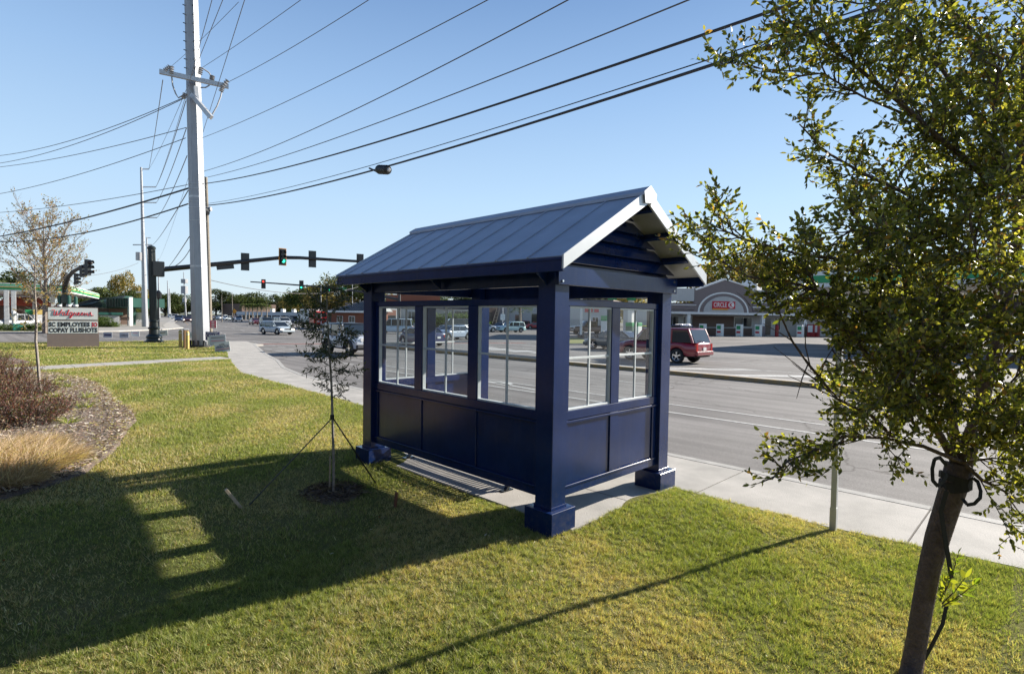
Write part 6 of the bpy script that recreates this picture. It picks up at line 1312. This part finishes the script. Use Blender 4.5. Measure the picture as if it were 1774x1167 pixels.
# ================================================================ BUILDINGS
def frame_of(c, u):  # local builder: u along facade, n towards viewer side
    u = unit(np.array([u[0], u[1], 0.])); n = np.array([u[1], -u[0], 0.]); c = np.array([c[0], c[1], 0.])
    return c, u, n
class BL:
    """building in facade coordinates: a along the front, d depth behind it, z up"""
    def __init__(s, name, label, p0, p1, cat='building', group=None, z=-.12):
        s.p0 = np.array([p0[0], p0[1], 0.]); s.u = unit(np.array([p1[0]-p0[0], p1[1]-p0[1], 0.])); s.L = float(np.linalg.norm(np.array(p1[:2])-np.array(p0[:2]))); s.n = np.array([s.u[1], -s.u[0], 0.])
        s.T = thing(name, label, cat, (p0[0], p0[1], z), math.atan2(s.u[1], s.u[0]), group)
    def box(s, nm, m_, a0, a1, d0, d1, z0, z1, par=None, mb=None):     # d>0 behind the front
        q = mb or MB(); q.use(m_).box((a0, d0, z0+.12), (a1, d1, z1+.12)); return q if mb else q.build(nm, par or s.T, local=True)
    def prof(s, nm, m_, pts, d0, d1, par=None):     # profile (a,z) extruded in depth
        q = MB().use(m_); n = len(pts); vs = [(a, d0, z+.12) for a, z in pts]+[(a, d1, z+.12) for a, z in pts]
        q.add(vs, [tuple(range(n)), tuple(range(n, 2*n))[::-1]]+[((i+1) % n, i, n+i, n+(i+1) % n) for i in range(n)]); return q.build(nm, par or s.T, local=True)
    def win(s, a0, a1, z0, z1, m_='dim', fm='white', nm='window', d=0, mull=2, par=None):
        W_ = MB().use(fm); t_ = .08
        for (x0, x1, y0, y1) in ((a0, a1, z1-t_, z1), (a0, a1, z0, z0+t_), (a0, a0+t_, z0+t_, z1-t_), (a1-t_, a1, z0+t_, z1-t_)): W_.box((x0, d-.06, y0+.12), (x1, d-.005, y1+.12))
        for k in range(1, mull): x = a0+(a1-a0)*k/mull; W_.box((x-.03, d-.055, z0+t_+.12), (x+.03, d-.006, z1-t_+.12))
        o = W_.build(nm, par or s.T, local=True); g_ = MB().use(m_); g_.box((a0+t_, d-.03, z0+t_+.12), (a1-t_, d-.004, z1-t_+.12)); g_.build('glass_pane', o, local=True); return o
def P2(px, dep): p = gd(px, dep); return p
# ---- convenience shop --------------------------------------------------
c0, c1 = P2(1140, 84), P2(1560, 92); B_ = BL('shop', 'convenience shop with a taupe arched gable front and a red sign over the forecourt', c0, c1, 'shop')
def aof(px): # distance along the facade for a photo column
    q = ray(px, 555); A_ = np.array([[q[0], -B_.u[0]], [q[1], -B_.u[1]]]); t1, t2 = np.linalg.solve(A_, B_.p0[:2]); return t2
def zof(px, py): a = aof(px); p = B_.p0+B_.u*a; return hz(px, py, p)
A = aof
eave = zof(1252, 541); par_ = zof(1180, 500); ztop = zof(1255, 485)
B_.box('wall', 'stucco', A(1140), A(1560), 2.6, 14, -.4, eave+1.0)
MBw = B_.prof('arched_parapet', 'taupe', [(A(1140), eave+.25), (A(1202), eave+.25), (A(1202), par_+.55), (A(1204), zof(1204, 503)), (A(1254), ztop), (A(1302), zof(1302, 500)), (A(1302), eave+.25), (A(1560), eave+.25), (A(1560), eave)]+[(A(1140), eave)], 0, .5)
# white inner field and cream arch band
def archpts(r_x, zt_, cx_=1252.5, zb_=eave+.0, n=20, side=0):
    a0 = A(cx_); rx = (A(cx_+r_x)-A(cx_-r_x))/2; return [(a0+rx*math.cos(t_), zb_+(zt_-zb_)*math.sin(t_)) for t_ in np.linspace(0, math.pi, n)]
o1 = archpts(44, zof(1252, 506)); B_.prof('arch_trim', 'white', o1+[], -.06, -.005); o2 = archpts(41, zof(1252, 508.5)); B_.prof('arch_band', 'taupe', o2, -.12, -.065); o3 = archpts(35, zof(1252, 513.5)); B_.prof('arch_field', 'stucco', o3, -.18, -.125)
B_.box('parapet_panel', 'stucco', A(1140), A(1201.5), -.02, .45, par_-1.9, par_+.1); B_.box('parapet_panel', 'stucco', A(1302.5), A(1392), .0, .45, eave+1.55, par_+.1)
B_.prof('gable_coping', 'white', [(A(1200), par_+.5), (A(1204), zof(1204, 503)), (A(1254), ztop), (A(1302), zof(1302, 500)), (A(1306), par_+.3), (A(1302), zof(1302, 500)+.22), (A(1254), ztop+.25), (A(1204), zof(1204, 503)+.2)], -.1, .7)
B_.box('band', 'taupe', A(1140), A(1201.5), -.06, -.021, eave+.35, eave+1.35); B_.box('band_line', 'white', A(1140), A(1205), -.10, -.061, eave+1.0, eave+1.1)
B_.box('band', 'taupe', A(1302.5), A(1560), -.06, -.005, eave+.35, eave+1.5); B_.box('band_line', 'white', A(1302.5), A(1560), -.10, -.061, eave+.85, eave+.98)
B_.box('canopy_edge', 'white', A(1140), A(1560), -.25, 2.59, eave-.35, eave-.004)
for k, px in enumerate((1193, 1322, 1395, 1470, 1545)):
    a = A(px); o = B_.box('column', 'white', a-.28, a+.28, -.1, .45, eave*.42, eave-.36); B_.box('column_base', 'taupe', a-.34, a+.34, -.16, .51, -.1, eave*.42-.01, par=o)
B_.box('plinth', 'brown', A(1198), A(1318), 2.2, 2.59, -.1, 1.05)
for x0, x1 in ((1145, 1163), (1168, 1190), (1197, 1213), (1288, 1320)): B_.win(A(x0), A(x1), 1.3, eave-.7, 'dim', d=2.59)
B_.box('dark_panel', 'brown', A(1214), A(1287), 2.45, 2.585, 1.25, eave-.6); B_.box('door', 'dim', A(1337), A(1353), 2.5, 2.585, 0, eave-.8); B_.win(A(1360), A(1371), .8, eave-.7, d=2.59); B_.win(A(1374), A(1392), 1.2, eave-.7, d=2.59)
B_.box('roof', 'white', A(1140), A(1560), .6, 14, par_-.6, par_-.5); 
sgc = B_.box('sign_board', 'signred', A(1232), A(1271), -.32, -.185, zof(1252, 534.5), zof(1252, 522)); B_.box('sign_stripe', 'signalyel', A(1232), A(1259), -.34, -.185, zof(1252, 536.5), zof(1252, 534.6))
cpt = B_.p0+B_.u*A(1245)+B_.n*.335; zt_ = zof(1252, 528)
lettering('CIRCLE', 1.0, np.array([cpt[0], cpt[1], zt_]), B_.u, (0, 0, 1), 'white', B_.T, A(1256)-A(1233.5), bold=.008)
# children of a rotated empty: lettering is built in world space, so undo the rotation
def fixrot(o, T):
    Rz = Matrix.Rotation(-T.rotation_euler.z, 4, 'Z'); o.matrix_basis = Rz
for o in list(B_.T.children):
    if o.name.startswith('lettering'): fixrot(o, B_.T)
k_ = B_.p0+B_.u*A(1264)+B_.n*.325; s = MB().use('white'); s.tube([k_+np.array([0, 0, zt_-0]), k_+B_.n*.03+np.array([0, 0, zt_])], (A(1271)-A(1257))*.36, 24); o = s.build('logo_disc', B_.T); fixrot(o, B_.T)
lettering('K', 1.0, np.array([*(k_+B_.n*.035)[:2], zt_]), B_.u, (0, 0, 1), 'signred', B_.T, (A(1271)-A(1257))*.42, bold=.02); fixrot(B_.T.children[-1], B_.T)
for o in B_.T.children:
    if o.name.startswith('lettering') and abs(o.matrix_basis.to_euler().z) < 1e-6: fixrot(o, B_.T)
def onfac(px, d=0, z=-.12): p = B_.p0+B_.u*A(px)-B_.n*d*1.0; return np.array([p[0], p[1], z])
dc = onfac(1308, -.0); dc = onfac(1308, 2.0, par_-.5); T = thing('satellite_dish', 'white satellite dish on the shop roof beside the gable', 'satellite dish', tuple(dc)); s = MB().use('white'); n_ = unit(np.array([*(B_.n[:2]*.8), .5])); 
cc = dc+np.array([0, 0, 1.5]); s.tube([cc-n_*.25, cc-n_*.2, cc-n_*.1, cc], [.1, .5, .9, 1.1], 18); s.build('dish', T); MB().use('galv').tube([dc, cc], .08, 8).build('mount', T)
hc = onfac(1322, 3, par_-.5); T = thing('rooftop_unit', 'grey air conditioning unit on the shop roof behind the satellite dish', 'air conditioner', tuple(hc)); MB().use('galv').cbox((hc[0]-1.1, hc[1]-1.1, hc[2]+.1), (hc[0]+1.1, hc[1]+1.1, hc[2]+1.7), .05).build('casing', T); s = MB().use('plastic'); s.tube([hc+np.array([0, 0, 1.7]), hc+np.array([0, 0, 1.85])], .8, 16); s.build('fan', T)
for i, px in enumerate((1175, 1204, 1233, 1266, 1298, 1369, 1440)):
    c = onfac(px, -2.4); T = thing('poster_bollard', ['first', 'second', 'third', 'fourth', 'fifth', 'sixth', 'seventh'][i]+' green and white advertising bollard cover before the shop, counted from the shelter', 'bollard', tuple(c), group='advertising bollards before the shop')
    MB().use('signwhite').cbox((c[0]-.42, c[1]-.42, -.12), (c[0]+.42, c[1]+.42, 1.75), .03).build('cover', T); s = MB(); e_ = B_.n
    for z, hh, m_ in ((1.25, .55, 'greenpaint'), (.55, .3, 'signred')): plate(np.array([c[0], c[1], z])+np.array([-1, 0, 0])*.424, .6, hh, (0, -1, 0), m_, .004, s=s)
    s.build('poster', T)
for px, hh, lab in ((1335, 1.9, 'red extinguisher like cylinder standing by the shop door'),): 
    c = onfac(px, -1.6); T = thing('red_cylinder', lab, 'cylinder', tuple(c)); MB().use('redpaint').lathe(tuple(c), [(.28, 0), (.28, 1.6), (.18, 1.8), (.08, 1.95)], 14).build('shell', T)
for px, lab in ((1402, 'red vending machine nearest the shop door behind the leaves'), (1410, 'red vending machine farther from the shop door behind the leaves')):
    c = onfac(px, -.5); T = thing('vending_machine', lab, 'vending machine', tuple(c), group='vending machines'); MB().use('redpaint').cbox((c[0]-.5, c[1]-.5, -.12), (c[0]+.5, c[1]+.5, 1.9), .04).build('cabinet', T); s, *_ = plate(c+np.array([-.505, 0, 1.3]), .7, 1.1, (0, -1, 0), 'signwhite', .004); s.build('front_panel', T)
# ---- forecourt canopy on the right ------------------------------------
F0 = np.array([54., 17.5]); cz0, cz1 = 5.35, 6.75
T = thing('forecourt_canopy', 'white and green petrol forecourt canopy glimpsed through the leaning tree', 'canopy', (62., 4., -.12))
s = MB().use('white'); s.cbox((54, -30, cz0), (76, 17.5, cz1), .04); s.build('deck', T)
s = MB().use('greenpaint'); s.cbox((53.93, -28, cz0+.38), (53.995, 16.6, cz1-.35), .02); s.cbox((55, 17.505, cz0+.38), (75.5, 17.57, cz1-.35), .02); s.build('fascia_band', T)
for x in (58, 72):
    for y in (-24, -8, 12): MB().use('white').cbox((x-.25, y-.25, -.12), (x+.25, y+.25, cz0-.002), .02).build('column', T)
for i, (x, y) in enumerate(((58, 8.5), (58, -12), (72, 8.5))):
    T = thing('fuel_pump', ['nearest green and white fuel pump under the right hand canopy', 'farthest fuel pump along the right hand canopy', 'fuel pump deep under the right hand canopy'][i], 'fuel pump', (x, y, -.12), group='fuel pumps under the right hand canopy')
    MB().use('white').cbox((x-.35, y-.55, -.12), (x+.35, y+.55, 1.3), .03).build('cabinet', T); MB().use('greenpaint').cbox((x-.37, y-.57, 1.301), (x+.37, y+.57, 2.1), .03).build('head', T); MB().use('dim').box((x-.375, y-.35, 1.45), (x-.371, y+.35, 1.9)).build('display', T)
# ---- second pump canopy seen through the side windows
c_ = gd(1080, 70); T = thing('pump_canopy', 'flat canopy on white columns with green heads seen through the side windows', 'canopy', tuple(c_))
zc_ = hz(1093, 512, gd(1093, 66)); 
s = MB().use('white'); q = [gd(1000, 64), gd(1150, 64), gd(1150, 82), gd(1000, 82)]; s.prism([(p[0], p[1]) for p in q], zc_+.25, zc_+1.0); s.build('deck', T)
for px, d_ in ((1060, 66), (1093, 66), (1131, 66)):
    p = gd(px, d_); 
    if px != 1060: MB().use('white').cbox((p[0]-.28, p[1]-.28, -.12), (p[0]+.28, p[1]+.28, zc_-.55), .02).build('column', T); MB().use('plastic').cbox((p[0]-.4, p[1]-.4, -.12), (p[0]+.4, p[1]+.4, 1.0), .02).build('column_guard', T)
    MB().use('greenpaint').lathe((p[0], p[1], zc_-.55), [(.55, 0), (.55, .8)], 16).build('column_head', T)
for i, (px, d_) in enumerate(((1050, 60), (1093, 60), (1104, 61))):
    p = gd(px, d_); T = thing('fuel_pump', ['white and green fuel pump behind the left side window', 'dark green fuel pump right of the column in the side window', 'slim white fuel pump in the right side window'][i], 'fuel pump', tuple(p), group='fuel pumps seen through the shelter side')
    h_ = 2.6 if i == 0 else 1.9; MB().use('white' if i != 1 else 'greenroof').cbox((p[0]-.4, p[1]-.4, -.12), (p[0]+.4, p[1]+.4, h_*.78), .03).build('cabinet', T); MB().use('greenpaint').cbox((p[0]-.42, p[1]-.42, h_*.78+.002), (p[0]+.42, p[1]+.42, h_), .03).build('head', T)
p = gd(1007, 66); T = thing('light_pole', 'slim white light pole standing by the grass island in the side window', 'light pole', tuple(p)); MB().use('white').tube([p, p+np.array([0, 0, 7.5])], [.16, .11], 10).build('shaft', T); MB().use('plastic').cbox((p[0]-.3, p[1]-.3, -.12), (p[0]+.3, p[1]+.3, .3), .03).build('base', T); MB().use('galv').cbox((p[0]-.5, p[1]-.25, 7.4), (p[0]+.5, p[1]+.25, 7.6), .03).build('lamp_head', T)
# ---- grey building with red signs (side window), grey building (third window)
def simple(name, label, px0, px1, d0, d1, top, wall, depth=12, roof=None, wins=(), par=None, doors=(), zt_fix=None):
    p0, p1 = P2(px0, d0), P2(px1, d1); b = BL(name, label, p0, p1)
    mid = (px0+px1)/2; pm = (p0+p1)/2; H = zt_fix or hz(mid, top, pm)
    b.box('wall', wall, 0, b.L, 0, depth, -.4, H)
    if roof: b.box('roof', roof, -.3, b.L+.3, -.35, depth+.3, H+.002, H+.35)
    for (f0, f1, z0, z1) in wins: b.win(f0*b.L, f1*b.L, z0*H, z1*H)
    for (f0, f1, z1) in doors: b.box('door', 'dim', f0*b.L, f1*b.L, -.05, -.004, -.1, z1*H)
    return b, H
b, H = simple('shop_unit', 'grey walled unit with red lettered signs seen through the side window', 985, 1060, 115, 112, 522, 'stucco', wins=((.55, .7, .1, .45), (.78, .98, .1, .5)), roof='taupe')
for x0, x1 in ((.38, .56), (.60, .70)): b.box('sign_panel', 'signred', x0*b.L, x1*b.L, -.14, -.004, H*.62, H*.78)
b, H = simple('grey_building', 'grey rendered building with a dark garage opening behind the palm in the third window', 862, 945, 125, 120, 527, 'stucco', doors=((.38, .52, .55), (.72, .98, .6)), roof='galv')
b, H = simple('dark_shed', 'dark timber shed beside the ladder frame at the left of the third window', 838, 862, 120, 122, 524, 'brown', doors=((.2, .6, .6),))
b, H = simple('beige_building', 'low beige wall with hedges seen through the second shelter window', 745, 830, 120, 118, 528, 'beige', wins=((.3, .38, .3, .7), (.5, .8, .2, .75)), roof=None)
b, H = simple('stone_fronted_shop', 'pale stone fronted shop with a square window behind the white van', 694, 744, 118, 120, 528, 'stucco', wins=((.25, .5, .2, .7), (.62, .8, .2, .7)), roof='taupe')
b, H = simple('red_fronted_shop', 'dark fronted shop with a red panel at the left of the first window', 655, 693, 112, 116, 527, 'metalgrey', doors=((.3, .8, .55),), roof='taupe'); b.box('red_panel', 'brick', .4*b.L, .8*b.L, -.08, -.004, H*.5, H*.75)
# orange brown roofed restaurant above the rail
b, H = simple('brick_restaurant', 'orange brown brick block with rooftop boxes seen in the gap above the first window', 668, 762, 128, 130, 524, 'brick', zt_fix=7.2)
zq = hz(700, 512, (P2(700, 128))); b.box('roof_parapet', 'brick', .2*b.L, b.L, 1, 10, 7.2, zq+1.5)
for f0, f1, m_ in ((.05, .18, 'dim'), (.45, .62, 'signgrey')): b.box('rooftop_box', m_, f0*b.L+2, f1*b.L+2, .3, .98, 7.3, zq+.6)
# brick building with ribbed metal roof
p0, p1 = P2(574, 92), P2(644, 87); b = BL('brick_building', 'brick building with a ribbed pale metal hipped roof behind the off-road car', p0, p1); He = hz(620, 539, (p0+p1)/2); Hr = hz(632, 521, (p0+p1)/2)
b.box('wall', 'brick', 0, b.L, 0, 3.6, -.4, He); q = MB().use('metalgrey'); Lb_ = b.L
q.add([(-.5, -.6, He+.12), (Lb_+.5, -.6, He+.12), (Lb_+.5, 4.2, He+.12), (-.5, 4.2, He+.12), (Lb_*.62, 1.6, Hr+.12), (Lb_+.4, 1.6, Hr+.12), (Lb_+.4, 2.2, Hr+.12), (Lb_*.62, 2.2, Hr+.12)], [(3, 2, 1, 0), (0, 1, 5, 4), (2, 3, 7, 6), (3, 0, 4, 7), (4, 5, 6, 7), (1, 2, 6, 5)]); RF_ = q.build('roof', b.T, local=True)
q = MB().use('plastic')
for i in range(26):
    f_ = i/25; a = -.5+(Lb_+1)*f_; tt = min(1, max(0, (a+.5)/(Lb_*.62+.5))); q.beam((a, -.62, He+.16), (a, -.6+2.2*tt, He+(Hr-He)*tt+.17), .08, .10)
q.build('roof_rib_set', RF_, local=True); b.win(Lb_*.15, Lb_*.3, 1, He-.8); b.win(Lb_*.45, Lb_*.6, 1, He-.8); b.box('fascia', 'white', -.5, Lb_+.5, -.72, -.615, He-.25, He+.05)
# far shopping arcade and brown box
b, H = simple('shopping_arcade', 'long low shopping arcade with a pale roof edge behind the row of palms', 420, 640, 232, 205, 542, 'brown', zt_fix=None)
b.box('roof_edge', 'signgrey', -1, b.L+1, -2.2, -.01, H-1.2, H+.2)
for i in range(14): a = b.L*(i+.5)/14; b.box('shop_front', 'dim', a-b.L/36, a+b.L/36, -.06, -.005, 0, H*.6)
for i in range(15): a = b.L*i/14; b.box('arcade_column', 'white', a-.25, a+.25, -2.1, -1.7, -.1, H-1.21)
for i in range(6): a = b.L*(.2+i*.09); b.box('roof_vent', 'white', a-.7, a+.7, 3, 4.4, H, H+1.6)
b, H = simple('brown_box_building', 'windowless brown box building between the far trees', 385, 419, 300, 290, 526, 'brown', 20)
# yellow construction sign and blue sign far away
c = gd(406, 150); T = thing('orange_sign', 'small orange diamond road works sign below the brown building', 'road sign', tuple(c)); z_ = hz(406, 539, c); s, *_ = plate(np.array([c[0], c[1], z_]), .95, .95, RTH, 'signalyel', .02, math.pi/4); s.build('plate', T); MB().use('galv').tube([c, np.array([c[0], c[1], z_])+FWH*.05], .04, 5).build('post', T)
# ---- petrol station at the left ----------------------------------------
nc = gd(122, 69); fe = gd(172, 100); fl = gd(-120, 62); bl = nc+(fl-nc); u1 = unit(fe-nc); u2 = unit(fl-nc)
zt_, zb_ = hz(122, 494, nc), hz(122, 507, nc); back = fl+(fe-nc)
T = thing('petrol_canopy', 'long white canopy with a green and yellow striped edge behind the pharmacy sign', 'canopy', tuple(nc))
s = MB().use('white'); s.prism([(p[0], p[1]) for p in (nc, fe, back, fl)], zb_, zt_); s.build('deck', T)
o_ = unit(np.cross(u1, [0, 0, 1])); o_ = o_ if o_@(nc-gd(60, 80)) > 0 else -o_
for (a, b_, nm) in ((nc, fe, 'fascia'), (fl, nc, 'fascia')):
    d = unit(b_-a); nn_ = np.cross(d, [0, 0, 1.]); 
    if nn_@(np.array([0, 0, 0])-a) < 0: nn_ = -nn_
    hh = zt_-zb_
    for z0, z1, m_, of in ((.18, .86, 'greenpaint', .05), (.44, .52, 'yellow', .08), (.62, .68, 'signwhite', .08)):
        s = MB().use(m_); s.beam(a+nn_*of+np.array([0, 0, zb_+hh*(z0+z1)/2+.12]), b_+nn_*of+np.array([0, 0, zb_+hh*(z0+z1)/2+.12]), .05, hh*(z1-z0)); s.build('fascia_stripe', T)
    bb = a+nn_*.03
for px, d_ in ((11.5, 64), (24, 66), (92, 74), (60, 80)): p = gd(px, d_); MB().use('galv').cbox((p[0]-.22, p[1]-.22, -.1), (p[0]+.22, p[1]+.22, zb_-.002), .02).build('column', T)
p = gd(42, 84); T = thing('red_roofed_kiosk', 'small station kiosk under a bright red tiled roof behind the young tree', 'kiosk', tuple(p)); zr0, zr1 = hz(42, 530, p), hz(42, 515, p)
s = MB().use('brown'); s.box((p[0]-3.2, p[1]-3.2, -.1), (p[0]+3.2, p[1]+3.2, zr0)); s.build('wall', T); s = MB().use(mat('coral_roof', (.55, .13, .09), .7, var=.15, scale=4)); s.add([(p[0]-3.8, p[1]-3.8, zr0), (p[0]+3.8, p[1]-3.8, zr0), (p[0]+3.8, p[1]+3.8, zr0), (p[0]-3.8, p[1]+3.8, zr0), (p[0]-1.8, p[1]-1.8, zr1), (p[0]+1.8, p[1]-1.8, zr1), (p[0]+1.8, p[1]+1.8, zr1), (p[0]-1.8, p[1]+1.8, zr1)], [(3, 2, 1, 0), (0, 1, 5, 4), (1, 2, 6, 5), (2, 3, 7, 6), (3, 0, 4, 7), (4, 5, 6, 7)]); s.build('roof', T)
b, H = simple('station_shop', 'petrol station shop front under a dark red awning at the left picture edge', -60, 66, 92, 96, 531, 'stucco', wins=((.5, .62, .2, .7), (.66, .8, .2, .7), (.84, .96, .2, .7))); b.box('awning', mat('dark_red_awning', (.20, .02, .03), .7), 0, b.L*.9, -2, -.01, H*.72, H*1.05)
for i, (px, d_) in enumerate(((52, 68), (60, 70), (66, 68))):
    p = gd(px, d_); T = thing('fuel_pump', ['white fuel pump left of the bare tree trunk', 'white and yellow fuel pump at the bare tree trunk', 'yellow topped fuel pump nearest the pharmacy sign'][i], 'fuel pump', tuple(p), group='fuel pumps at the left hand station'); MB().use('white').cbox((p[0]-.45, p[1]-.45, -.1), (p[0]+.45, p[1]+.45, 1.7), .03).build('cabinet', T); MB().use('yellow' if i else 'greenpaint').cbox((p[0]-.47, p[1]-.47, 1.702), (p[0]+.47, p[1]+.47, 2.3), .03).build('head', T)
p = gd(31, 58.5); T = thing('utility_box', 'small turquoise utility box at the foot of the hedge', 'utility box', tuple(p)); MB().use(mat('turquoise', (.05, .38, .30), .6)).cbox((p[0]-.4, p[1]-.4, -.1), (p[0]+.4, p[1]+.4, .75), .03).build('casing', T)
p = gd(24, 60); T = thing('white_pipe_post', 'white round topped post by the hedge under the striped canopy', 'post', tuple(p)); MB().use('white').lathe(tuple(p), [(.2, 0), (.2, 2.0), (.12, 2.2), (.02, 2.25)], 10).build('tube', T); MB().use('galv').tube([p+np.array([0, 0, 1.9]), p+np.array([.3, -.3, 1.9])], .1, 8).build('spout', T)
# green roofed building with its carport
g0, g1 = P2(122, 104), P2(190, 92); b = BL('green_roofed_building', 'low building and carport under a ribbed dark green metal roof', g0, g1); Lg = b.L; e0 = hz(190, 533, g1); e1 = hz(180, 515, g1)
b.box('wall', 'brown', Lg*.35, Lg*.8, 1.2, 4, -.4, e0-.1)
q = MB().use('greenroof'); q.add([(0, -.5, e0+.12), (Lg, -.5, e0+.12), (Lg, 6, e0+.12), (0, 6, e0+.12), (3, 2.6, e1+.12), (Lg-.5, 2.6, e1+.5), (Lg-.5, 3.4, e1+.5), (3, 3.4, e1+.12)], [(3, 2, 1, 0), (0, 1, 5, 4), (1, 2, 6, 5), (2, 3, 7, 6), (3, 0, 4, 7), (4, 5, 6, 7)]); RF_ = q.build('roof', b.T, local=True)
q = MB().use('dkgreen')
for i in range(22): f_ = i/21; a = Lg*f_; a2 = 3+(Lg-3.5)*f_; q.beam((a, -.52, e0+.17), (a2, 2.6, e1+.17+.38*f_), .10, .12)
q.build('roof_ribs', RF_, local=True)
r0, r1 = P2(190, 92), P2(228, 88); b2 = BL('carport', 'open carport with a ribbed green mansard edge and a white corner column', r0, r1, 'carport'); ez0, ez1 = hz(210, 532, r0), hz(210, 517, r0); Lc_ = b2.L
b2.box('roof_skirt', 'greenroof', 0, Lc_, -.3, 5, ez0, ez1); q = MB().use('dkgreen')
for i in range(15): a = Lc_*i/14; q.box((a-.05, -.42, ez0+.12), (a+.05, -.3, ez1+.12))
q.build('skirt_ribs', b2.T, local=True); b2.box('column', 'white', Lc_, Lc_+.45, -.5, 0, -.1, ez1+.1); b2.box('column', 'greenroof', Lc_-1.0, Lc_-.4, -.2, .4, -.1, ez0-.01); b2.box('column', 'greenroof', .2, .8, 3, 3.6, -.1, ez0-.01)
p = gd(188, 84); T = thing('service_booth', 'small grey booth with a green lettered top beside the clipped bush', 'booth', tuple(p)); ub = np.array([RTH[0], RTH[1], 0]); zk = hz(188, 541, p); MB().use('metalgrey').cbox((p[0]-1.2, p[1]-1.0, -.1), (p[0]+1.2, p[1]+1.0, zk-.4), .04).build('body', T); MB().use('greenroof').cbox((p[0]-1.6, p[1]-1.4, zk-.398), (p[0]+1.6, p[1]+1.4, zk), .04).build('top', T)
for i, (px, d_, w_, y0_) in enumerate(((215, 86, 1.6, 549), (238, 95, 2.6, 541))):
    p = gd(px, d_); T = thing('freestanding_board', ['brown board standing under the carport', 'blank pale board on two legs next to the transformer pole'][i], 'board', tuple(p)); zt = hz(px, y0_, p); s, *_ = plate(np.array([p[0], p[1], (zt+.9)/2]), w_, zt-.9, RTH, 'brown' if i == 0 else 'signwhite', .1); s.build('board', T); s = MB().use('galv')
    for k in (-.4, .4): q_ = p+ub*k*w_; s.tube([q_, q_+np.array([0, 0, zt])], .05, 5)
    s.build('legs', T)
# ---- a few people-free small things near the ladder frame in the third window
p = gd(858, 100); T = thing('ladder_frame', 'leaning pale timber ladder frame seen in the third shelter window', 'ladder', tuple(p)); s = MB().use(palew)
a0, a1 = leanpt(p, 853, 560), leanpt(p, 861, 534); b0_, b1_ = leanpt(p, 859, 560), leanpt(p, 866, 534); s.beam(a0, a1, .12, .12); s.beam(b0_, b1_, .12, .12)
for f_ in (.2, .4, .6, .8): s.beam(a0+(a1-a0)*f_, b0_+(b1_-b0_)*f_, .08, .08)
s.build('frame', T)
p = gd(871, 92); T = thing('small_sign', 'small white sign on a thin post in the third shelter window', 'road sign', tuple(p)); z_ = hz(869, 549, p); MB().use('white').tube([p, p+np.array([0, 0, 6])], .06, 6).build('post', T); s, *_ = plate(np.array([p[0], p[1], z_])-FWH*.1, .8, 1.0, RTH, 'signwhite', .03); s.build('plate', T)

# ---- unseen building added behind the camera to darken and tint the panels' reflections
b = BL('added_reflection_building', 'unseen building added behind the lawn, dark with a brown wing, for the panel reflections', (-26, 44), (-26, -34)); b.box('wall', mat('dark_reflection_wall', (.018, .02, .028), .6, var=.2, scale=3), 0, b.L, 0, 20, -.4, 5.6); b.box('brown_reflection_wing', mat('umber_reflection_wall', (.16, .085, .065), .85, var=.2, scale=8), -34, -.02, .5, 18, -.4, 5.0); b.box('cornice', 'brown', -.0, b.L+.3, -.35, 20.3, 5.61, 6.3)
for i in range(8): b.win(4+i*9.2, 8.5+i*9.2, .9, 3.4)
